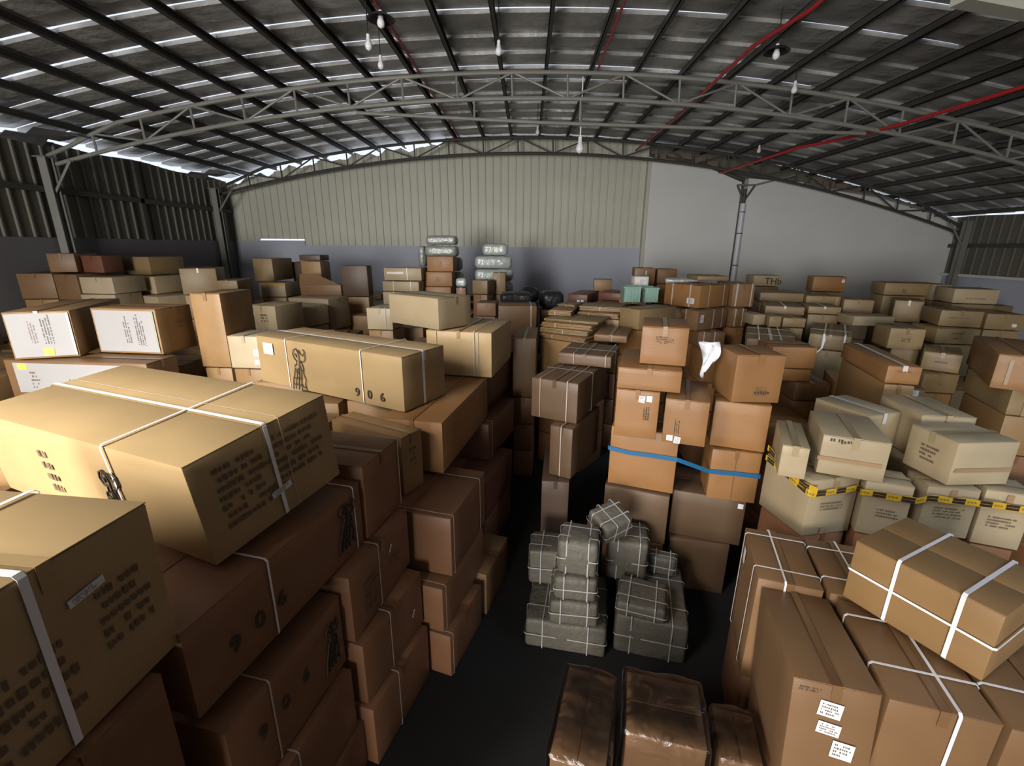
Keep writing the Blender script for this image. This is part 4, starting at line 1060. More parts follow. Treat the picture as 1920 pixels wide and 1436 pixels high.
for k, mt_, l in (('u1', 'bundlegrey', 'topmost grey wrapped bundle, rising above the orange carton column'),
               ('u2', 'bundlegrey', 'second grey wrapped bundle above the orange carton column'),
               ('u3', 'bundlegrey', 'grey bundle behind the top orange carton'),
               ('u4', 'bundlegrey', 'grey bundle behind the middle orange carton'),
               ('u7', 'bundlegrey', 'grey bundle behind the lowest orange carton'),
               ('u5', 'bundle', 'small round white bundle at the right foot of the orange column'),
               ('u6', 'bundlegrey', 'loose shiny film bag hanging left of the grey bundles'),
               ('v1', 'bundle', 'small silvery bundle on top of the right wrapped stack'),
               ('v2', 'bundle', 'second silvery bundle from the top of the right wrapped stack'),
               ('v3', 'bundle', 'third silvery bundle from the top of the right wrapped stack'),
               ('v4', 'bundle', 'lowest silvery bundle of the right wrapped stack'),
               ('s7', 'bundle', 'crumpled silvery foil bundle on the strapped stack')):
    soft_pack(BOXES[k], mt_, l, 'bundle', 'wrapped_bundle', 0.09, 'plastic wrapped bundles by the back wall', seed=len(l))
for k, l in (('bb1', 'black crumpled bag on the dim carton with a pale strap'), ('bb2', 'black crumpled bag before the silvery bundles, right side'), ('bb3', 'black crumpled bag under the blurred wall shadow')):
    soft_pack(BOXES[k], 'blackplastic', l, 'bag', 'plastic_bag', 0.10, 'black bags at the back', seed=len(l), bulge=0.05)

# small grey woven bales in the aisle
for k, l in (('p1a', 'top bale of the left bale column, nearest the tilted bale'), ('p1b', 'second bale down in the left bale column'), ('p1c', 'third bale down in the left bale column'),
             ('p3', 'small bale right of and behind the tilted bale'), ('p4', 'light-topped bale lying on the wide right base bale'),
             ('p5', 'wide base bale on the floor at the right'), ('p6', 'wide base bale on the floor at the left')):
    big = k in ('p5', 'p6')
    soft_pack(BOXES[k], 'bale', 'grey corded ' + l, 'bale', 'corded_bale', 0.03, 'grey corded bales in the aisle',
              (('X', .25), ('X', .72), ('Y', .22), ('Y', .78), ('Z', .5)), seed=len(l), bulge=0.015)
q = BOXES['p4']
soft_pack([0.735, 3.66, 0.55, 0.34, 0.30, 0.25, 0.94, 0.30, -0.12], 'bale', 'grey corded bale tilted across the top of the bale heap', 'bale', 'corded_bale', 0.03,
          'grey corded bales in the aisle', (('X', .3), ('X', .75), ('Y', .35), ('Y', .8), ('Z', .5)), seed=5, bulge=0.015)
for j, (q, l) in enumerate((([0.82, 3.86, -0.2, 0.40, 0.40, 0.46, 0.435, 0, 0], 'grey corded bale hidden under the tilted bale'),
                            ([0.05, 3.87, -0.12, 0.5, 0.38, 0.40, 0.34, 0, 0], 'grey corded bale at the back left of the bale heap'))):
    soft_pack(q, 'bale', l, 'bale', 'corded_bale', 0.03, 'grey corded bales in the aisle', (('X', .3), ('X', .75), ('Y', .25), ('Y', .8), ('Z', .5)), seed=j+30, bulge=0.015)

# bagged cartons at the bottom
for i, (k, l) in enumerate((('q1', 'film-wrapped brown carton, left of the three at the bottom'), ('q2', 'film-wrapped brown carton, middle of the three at the bottom'), ('q3', 'film-wrapped brown carton, lower right one of the three at the bottom'))):
    carton(BOXES[k], 'brown', l, [('film',), ('notape',)], 'film wrapped cartons', seed=90 + i)

# blue band round the centre stack
b = MB()
def strip(b, pts, wid, vert=Vector((0, 0, 1)), th=0.0012):
    n = len(b.v); k = len(pts)
    for i, p in enumerate(pts):
        p = Vector(p); t = (Vector(pts[min(i+1, k-1)]) - Vector(pts[max(i-1, 0)])).normalized(); nn = t.cross(vert).normalized()
        for s, o in ((-1, 0), (1, 0), (1, th), (-1, th)): b.v.append(tuple(p + vert*(s*wid/2) + nn*o))
    for i in range(k-1):
        for u in range(4):
            w = (u+1) % 4; b.f.append((n+4*i+u, n+4*(i+1)+u, n+4*(i+1)+w, n+4*i+w))
def fp(k, u, t, off=0.012):
    x, y, yaw, w, d, h, z, rx, ry = BOXES[k]
    return (x + u*w*cos(yaw) + off*sin(yaw), y + u*w*sin(yaw) - off*cos(yaw), z + t*h)
P7 = BOXES['g7']; x, y, yaw, w, d, h, z = P7[:7]
def lp(k, v, t, off=0.012):
    x, y, yaw, w, d, h, z, rx, ry = BOXES[k]
    return (x - v*d*sin(yaw) - off*cos(yaw), y + v*d*cos(yaw) - off*sin(yaw), z + t*h)
pts = [lp('g7', .9, .66), lp('g7', .0, .62, .013), fp('g7', 0.0, .62), fp('g7', .3, .59), fp('g7', .6, .60), fp('g7', 1.0, .60, .014), fp('g11', 0.0, .55, .014), fp('g11', .5, .56), fp('g11', 1.0, .56, .016)]
strip(b, pts, 0.045)
tag(b.build('stretch_band', 'bluetape'), 'blue plastic band pulled round the lower cartons of the centre stack', 'tape')

# yellow and black caution tape round the pale stack
def tape_thing(pts, wid, label):
    L = [0]; V3 = [Vector(p) for p in pts]
    for a, c in zip(V3, V3[1:]): L.append(L[-1] + (c-a).length)
    def at(s):
        for i in range(len(L)-1):
            if s <= L[i+1] or i == len(L)-2:
                t = (s - L[i]) / max(1e-6, L[i+1]-L[i]); return V3[i].lerp(V3[i+1], t), (V3[i+1]-V3[i]).normalized()
    b = MB(); n = int(L[-1] / 0.03); step = L[-1] / n
    strip(b, [tuple(at(i*step)[0] + Vector((0, 0, 0.004*sin(i*0.9)))) for i in range(n+1)], wid)
    root = tag(b.build('caution_tape', 'tapeyellow'), label, 'tape')
    k = 0; s = 0.02
    while s < L[-1] - 0.10:
        for row, (zo, hh) in enumerate(((0.235, 0.42), (-0.235, 0.42))):
            b = MB(); P = []
            for q in range(4):
                p, t = at(s + 0.085*q/3); nn = t.cross(Vector((0, 0, 1))).normalized()
                P.append(tuple(p + nn*0.0016 + Vector((0, 0, zo*wid))))
            strip(b, P, hh*wid, th=0.0006)
            b.build('black_block', 'tapeblack', root)
        b = MB()
        for q in range(3):
            p, t = at(s + 0.105 + 0.022*q); nn = t.cross(Vector((0, 0, 1))).normalized()
            slab(b, p + nn*0.002, t, Vector((0, 0, 1)), nn, 0.014, wid*0.35, 0.0006, 0.4)
        if s + 0.17 < L[-1]: b.build('printed_marks', 'tapebrown', root)
        s += 0.18; k += 1
M['tapeyellow'] = plain('caution_tape_yellow', (0.46, 0.29, 0.02), 0.35)
M['tapeblack'] = plain('caution_tape_black', (0.03, 0.018, 0.015), 0.4)
M['tapebrown'] = plain('caution_tape_print', (0.25, 0.14, 0.02), 0.4)
tape_thing([lp('k6', .95, .93, .02), lp('k6', .0, .78, .018), fp('k6', 0.02, .76, .014), fp('k6', .93, .80, .016), fp('k7', -.08, .79, .03), fp('k7', 1.0, .79, .03), fp('k8', 0.0, .80, .045), fp('k8', 1.0, .78, .035), fp('k9', .5, .76, .03), fp('k9', 1.0, .76, .022), fp('k9', 1.6, .76, .02)], 0.05,
           'yellow and black caution tape stretched across the pale carton stack')
p0 = Vector(lp('k3', .6, .3, .05)); p1 = Vector(fp('k6', .02, .86, .05))
tape_thing([p0, p0.lerp(p1, .4) + Vector((-.03, -.03, -.03)), p0.lerp(p1, .8) + Vector((-.01, -.02, -.03)), p1], 0.05,
           'short end of caution tape slanting down at the left corner of the pale stack')

# white plastic hanging in the gap of the centre stack
b = MB(); x0, y0, z0 = fp('g6', -.20, 1.0, -.30); n = 12
for i in range(n+1):
    for j in range(5):
        u = j/4 - .5; t = i/n
        ww = 0.20 * (1 - t)**0.8 + 0.015
        b.v.append((x0 - .06 + u*ww + .03*sin(t*5), y0 + .03*sin(j*2.1 + i*.6), z0 + .05 - .36*t))
for i in range(n):
    for j in range(4):
        a = i*5 + j; b.f.append((a, a+1, a+6, a+5))
o = b.build('plastic_sheet', 'whiteplastic', smooth=60); sm = o.modifiers.new('solid', 'SOLIDIFY'); sm.thickness = 0.003
tag(o, 'white plastic sheet drooping between the upright tan carton and the turned one', 'plastic')
# loose strap end on the white-banded carton
x, y, z = fp('h3', .35, 1.0, .012)
b = MB(); pts = [(x, y, z), (x + .01, y - .02, z - .10), (x - .03, y - .05, z - .22), (x - .12, y - .06, z - .30)]
strip(b, pts, 0.03, Vector((1, 0, 0)))
tag(b.build('loose_strap', 'strap'), 'loose white strap end hanging from the white-banded carton', 'strap')

# ------------------------------------------------------------------ cartons deep in the piles
FILL = [
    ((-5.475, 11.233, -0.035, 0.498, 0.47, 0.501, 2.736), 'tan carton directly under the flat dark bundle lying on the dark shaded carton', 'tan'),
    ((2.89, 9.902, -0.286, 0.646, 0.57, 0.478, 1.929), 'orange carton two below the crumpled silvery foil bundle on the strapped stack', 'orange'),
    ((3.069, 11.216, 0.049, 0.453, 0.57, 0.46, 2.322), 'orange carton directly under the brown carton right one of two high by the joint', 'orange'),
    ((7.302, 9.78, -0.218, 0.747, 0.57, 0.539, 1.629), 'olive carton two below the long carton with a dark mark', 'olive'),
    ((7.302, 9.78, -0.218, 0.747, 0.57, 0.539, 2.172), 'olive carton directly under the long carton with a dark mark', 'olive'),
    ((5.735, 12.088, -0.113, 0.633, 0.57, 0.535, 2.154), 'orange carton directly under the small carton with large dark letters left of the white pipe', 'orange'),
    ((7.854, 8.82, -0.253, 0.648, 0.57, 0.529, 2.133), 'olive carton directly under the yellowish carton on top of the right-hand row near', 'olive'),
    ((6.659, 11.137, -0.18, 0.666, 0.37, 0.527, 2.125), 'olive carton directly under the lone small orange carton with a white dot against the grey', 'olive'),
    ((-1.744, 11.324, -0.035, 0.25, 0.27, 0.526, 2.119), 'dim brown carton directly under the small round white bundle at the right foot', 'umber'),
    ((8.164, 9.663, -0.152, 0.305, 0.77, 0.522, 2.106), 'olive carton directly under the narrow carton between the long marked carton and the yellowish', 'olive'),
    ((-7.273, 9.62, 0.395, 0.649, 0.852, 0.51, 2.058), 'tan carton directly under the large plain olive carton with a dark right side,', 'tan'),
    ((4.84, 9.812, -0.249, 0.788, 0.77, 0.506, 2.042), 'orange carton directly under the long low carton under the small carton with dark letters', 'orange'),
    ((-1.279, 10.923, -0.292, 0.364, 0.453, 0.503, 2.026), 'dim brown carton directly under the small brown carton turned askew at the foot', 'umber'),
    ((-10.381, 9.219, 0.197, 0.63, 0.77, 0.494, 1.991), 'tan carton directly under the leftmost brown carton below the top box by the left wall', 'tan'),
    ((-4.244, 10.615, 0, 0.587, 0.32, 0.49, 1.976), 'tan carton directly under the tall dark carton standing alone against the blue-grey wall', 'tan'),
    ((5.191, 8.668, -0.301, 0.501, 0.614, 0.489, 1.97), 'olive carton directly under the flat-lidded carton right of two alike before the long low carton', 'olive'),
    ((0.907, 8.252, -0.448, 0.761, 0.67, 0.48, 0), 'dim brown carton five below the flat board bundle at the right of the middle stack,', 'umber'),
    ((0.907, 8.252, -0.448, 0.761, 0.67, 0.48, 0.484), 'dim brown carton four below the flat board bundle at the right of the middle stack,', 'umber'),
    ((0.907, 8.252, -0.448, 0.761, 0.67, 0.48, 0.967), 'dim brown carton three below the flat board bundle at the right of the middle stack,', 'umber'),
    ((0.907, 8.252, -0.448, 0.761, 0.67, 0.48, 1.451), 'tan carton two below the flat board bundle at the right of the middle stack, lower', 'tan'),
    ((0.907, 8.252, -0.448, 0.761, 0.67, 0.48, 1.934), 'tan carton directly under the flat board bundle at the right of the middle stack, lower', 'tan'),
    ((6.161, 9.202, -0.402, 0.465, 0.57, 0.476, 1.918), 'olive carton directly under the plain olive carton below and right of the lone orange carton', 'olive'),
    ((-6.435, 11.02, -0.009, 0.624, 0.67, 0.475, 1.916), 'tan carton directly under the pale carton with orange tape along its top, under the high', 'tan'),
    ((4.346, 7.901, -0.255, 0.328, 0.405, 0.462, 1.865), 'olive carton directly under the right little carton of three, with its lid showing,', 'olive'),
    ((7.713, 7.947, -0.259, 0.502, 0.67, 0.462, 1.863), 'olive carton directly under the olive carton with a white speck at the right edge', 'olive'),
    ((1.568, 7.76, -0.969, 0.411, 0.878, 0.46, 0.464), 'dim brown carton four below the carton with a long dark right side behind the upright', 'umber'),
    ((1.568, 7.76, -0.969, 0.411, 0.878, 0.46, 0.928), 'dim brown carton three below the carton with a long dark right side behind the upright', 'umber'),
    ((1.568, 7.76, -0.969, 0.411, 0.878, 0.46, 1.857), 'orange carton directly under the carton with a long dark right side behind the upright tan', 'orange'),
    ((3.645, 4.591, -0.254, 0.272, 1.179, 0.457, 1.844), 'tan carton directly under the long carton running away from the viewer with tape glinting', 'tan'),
    ((0.321, 10.416, 0.043, 0.498, 0.57, 0.446, 1.801), 'tan carton directly under the black crumpled bag under the blurred wall shadow', 'tan'),
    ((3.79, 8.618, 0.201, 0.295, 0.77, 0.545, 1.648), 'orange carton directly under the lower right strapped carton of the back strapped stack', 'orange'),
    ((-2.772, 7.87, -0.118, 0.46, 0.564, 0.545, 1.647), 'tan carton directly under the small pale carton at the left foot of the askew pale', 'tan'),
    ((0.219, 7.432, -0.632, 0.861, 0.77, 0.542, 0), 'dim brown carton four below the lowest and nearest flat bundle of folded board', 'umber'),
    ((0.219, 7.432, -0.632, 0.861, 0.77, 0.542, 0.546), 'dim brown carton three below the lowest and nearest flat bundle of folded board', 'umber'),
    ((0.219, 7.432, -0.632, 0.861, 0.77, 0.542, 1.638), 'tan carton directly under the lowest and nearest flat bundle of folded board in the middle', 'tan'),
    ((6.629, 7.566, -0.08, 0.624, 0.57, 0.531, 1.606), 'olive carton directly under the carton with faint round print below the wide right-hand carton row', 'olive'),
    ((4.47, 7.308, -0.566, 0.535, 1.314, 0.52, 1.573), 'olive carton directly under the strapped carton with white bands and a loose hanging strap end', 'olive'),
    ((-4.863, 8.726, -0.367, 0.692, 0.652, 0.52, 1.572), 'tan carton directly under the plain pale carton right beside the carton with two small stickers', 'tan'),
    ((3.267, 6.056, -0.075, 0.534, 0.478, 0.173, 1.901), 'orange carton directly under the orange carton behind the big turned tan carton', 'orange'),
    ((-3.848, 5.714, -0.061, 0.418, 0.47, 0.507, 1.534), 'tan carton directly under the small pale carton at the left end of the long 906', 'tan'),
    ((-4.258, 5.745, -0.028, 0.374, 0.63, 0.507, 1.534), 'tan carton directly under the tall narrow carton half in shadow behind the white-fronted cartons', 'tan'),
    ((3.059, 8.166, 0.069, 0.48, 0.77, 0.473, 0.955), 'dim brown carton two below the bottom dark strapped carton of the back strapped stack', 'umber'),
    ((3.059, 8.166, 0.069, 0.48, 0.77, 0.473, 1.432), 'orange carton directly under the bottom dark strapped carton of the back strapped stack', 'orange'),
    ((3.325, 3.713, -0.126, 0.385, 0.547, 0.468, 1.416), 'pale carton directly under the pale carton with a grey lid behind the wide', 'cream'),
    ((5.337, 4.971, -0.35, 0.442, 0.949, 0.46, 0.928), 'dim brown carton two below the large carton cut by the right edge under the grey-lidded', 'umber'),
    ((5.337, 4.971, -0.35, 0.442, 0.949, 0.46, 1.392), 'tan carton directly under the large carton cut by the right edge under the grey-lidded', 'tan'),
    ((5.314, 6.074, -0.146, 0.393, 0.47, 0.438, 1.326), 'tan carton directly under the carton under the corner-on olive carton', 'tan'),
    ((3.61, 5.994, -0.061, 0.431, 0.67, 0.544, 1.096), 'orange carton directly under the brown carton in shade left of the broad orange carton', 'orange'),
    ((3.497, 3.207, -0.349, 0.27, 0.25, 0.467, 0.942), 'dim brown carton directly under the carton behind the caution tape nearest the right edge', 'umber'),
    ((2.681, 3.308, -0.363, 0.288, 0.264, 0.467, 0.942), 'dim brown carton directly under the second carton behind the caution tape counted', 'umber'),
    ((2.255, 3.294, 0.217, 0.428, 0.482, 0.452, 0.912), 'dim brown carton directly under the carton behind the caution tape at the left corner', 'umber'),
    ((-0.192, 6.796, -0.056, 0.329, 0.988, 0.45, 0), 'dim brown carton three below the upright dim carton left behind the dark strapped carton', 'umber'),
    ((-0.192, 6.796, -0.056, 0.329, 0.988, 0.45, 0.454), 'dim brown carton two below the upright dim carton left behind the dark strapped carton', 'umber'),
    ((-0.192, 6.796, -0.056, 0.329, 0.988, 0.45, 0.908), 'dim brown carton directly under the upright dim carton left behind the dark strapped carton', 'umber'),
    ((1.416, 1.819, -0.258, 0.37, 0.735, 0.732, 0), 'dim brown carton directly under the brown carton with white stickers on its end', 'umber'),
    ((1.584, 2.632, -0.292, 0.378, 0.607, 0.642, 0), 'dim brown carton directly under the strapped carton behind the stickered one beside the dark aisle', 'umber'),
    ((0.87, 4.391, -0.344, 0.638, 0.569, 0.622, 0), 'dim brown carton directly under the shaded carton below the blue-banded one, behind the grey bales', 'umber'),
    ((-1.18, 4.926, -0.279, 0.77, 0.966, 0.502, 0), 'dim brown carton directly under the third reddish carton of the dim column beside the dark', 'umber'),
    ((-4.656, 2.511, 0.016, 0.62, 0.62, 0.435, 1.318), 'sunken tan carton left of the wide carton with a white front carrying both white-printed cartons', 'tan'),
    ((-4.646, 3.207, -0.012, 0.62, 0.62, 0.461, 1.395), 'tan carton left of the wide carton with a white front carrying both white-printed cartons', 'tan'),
    ((4.185, 3.2, -0.01, 0.62, 0.62, 0.616, 0.62), 'dim brown carton right of the carton behind the caution tape nearest the right edge', 'umber'),
    ((-2.606, 4.562, -0.019, 0.62, 0.62, 0.495, 1.498), 'tan carton left of the long carton printed 906 with a drawing and shiny strap,', 'tan'),
    ((-1.91, 4.561, 0.025, 0.62, 0.62, 0.503, 1.52), 'tan carton left of the carton with one lit lid corner right of the dark 906', 'tan'),
    ((2.831, 4.565, 0.02, 0.62, 0.62, 0.521, 0), 'dim brown carton right of the shaded carton with a small white sticker', 'umber'),
    ((2.831, 4.565, 0.02, 0.62, 0.62, 0.521, 0.525), 'dim brown carton right of the carton with a centre seam and blue band', 'umber'),
    ((2.831, 4.565, 0.02, 0.62, 0.62, 0.521, 1.051), 'orange carton left of the narrow carton with a grey lid', 'orange'),
    ((-7.35, 5.231, -0.025, 0.62, 0.62, 0.487, 1.473), 'tan carton left of the left one of two brown cartons with big white printed fronts,', 'tan'),
    ((-3.286, 5.224, -0.008, 0.62, 0.62, 0.5, 1.513), 'tan carton right of the small pale carton at the left end of the long 906', 'tan'),
    ((2.843, 5.246, -0.012, 0.62, 0.62, 0.532, 0), 'sunken dim brown carton right of the shaded carton with a small white sticker', 'umber'),
    ((2.843, 5.246, -0.012, 0.62, 0.62, 0.532, 1.071), 'orange carton low beside the narrow carton with a grey lid', 'orange'),
    ((-8.055, 5.903, -0.017, 0.62, 0.62, 0.503, 1.522), 'sunken tan carton left of the left one of two brown cartons with big white printed', 'tan'),
    ((-5.331, 5.917, 0.01, 0.62, 0.62, 0.502, 1.517), 'tan carton left of the tall narrow carton half in shadow behind the white-fronted cartons', 'tan'),
    ((-7.365, 6.581, -0.012, 0.62, 0.62, 0.487, 1.474), 'tan carton low beside the wide carton with a white front carrying both white-printed cartons', 'tan'),
    ((6.241, 6.598, -0.027, 0.62, 0.62, 0.545, 1.097), 'tan carton right of the carton under the corner-on olive carton', 'tan'),
    ((-6.018, 7.273, 0.025, 0.62, 0.62, 0.48, 1.451), 'sunken tan carton left of the tall narrow carton half in shadow behind the white-fronted cartons', 'tan'),
    ((2.836, 7.267, 0.007, 0.62, 0.62, 0.496, 0), 'dim brown carton left of the carton with a centre seam and blue band', 'umber'),
    ((2.836, 7.267, 0.007, 0.62, 0.62, 0.496, 1.001), 'orange carton right of the tan carton with two white stickers at its lower left, centre', 'orange'),
    ((2.836, 7.267, 0.007, 0.62, 0.62, 0.496, 1.501), 'orange carton low beside the bottom dark strapped carton of the back strapped stack', 'orange'),
    ((-0.577, 7.968, 0.023, 0.62, 0.62, 0.544, 0), 'dim brown carton right of the second reddish carton of the dim column below the twin-strapped', 'umber'),
    ((-0.577, 7.968, 0.023, 0.62, 0.62, 0.544, 0.548), 'dim brown carton right of the top reddish carton of the dim column below the twin-strapped', 'umber'),
    ((-2.594, 8.63, 0.013, 0.62, 0.62, 0.524, 1.585), 'tan carton left of the pale carton set askew on top of the golden twin-strapped carton', 'tan'),
    ((0.127, 9.306, 0.019, 0.62, 0.62, 0.449, 0.907), 'dim brown carton right of the upright dim carton left behind the dark strapped carton', 'umber'),
    ((-3.971, 10, 0.012, 0.62, 0.62, 0.527, 1.592), 'tan carton left of the small pale carton at the left foot of the askew pale', 'tan'),
    ((4.197, 9.997, -0.002, 0.62, 0.62, 0.517, 1.562), 'orange carton left of the leftmost little pale carton of three before the flat-lidded pair', 'orange'),
    ((12.366, 12.728, 0.016, 0.62, 0.62, 0.547, 1.653), 'olive carton right of the olive carton with a white speck at the right edge', 'olive'),
    ((-5.311, 14.74, 0.009, 0.62, 0.62, 0.528, 1.597), 'tan carton low beside the small pale carton at the left foot of the askew pale', 'tan'),
]
for i, (q, label, col) in enumerate(FILL):
    carton(tuple(q) + (0, 0), col, label, [], 'cartons deep in the piles', detail=False, seed=200 + i)
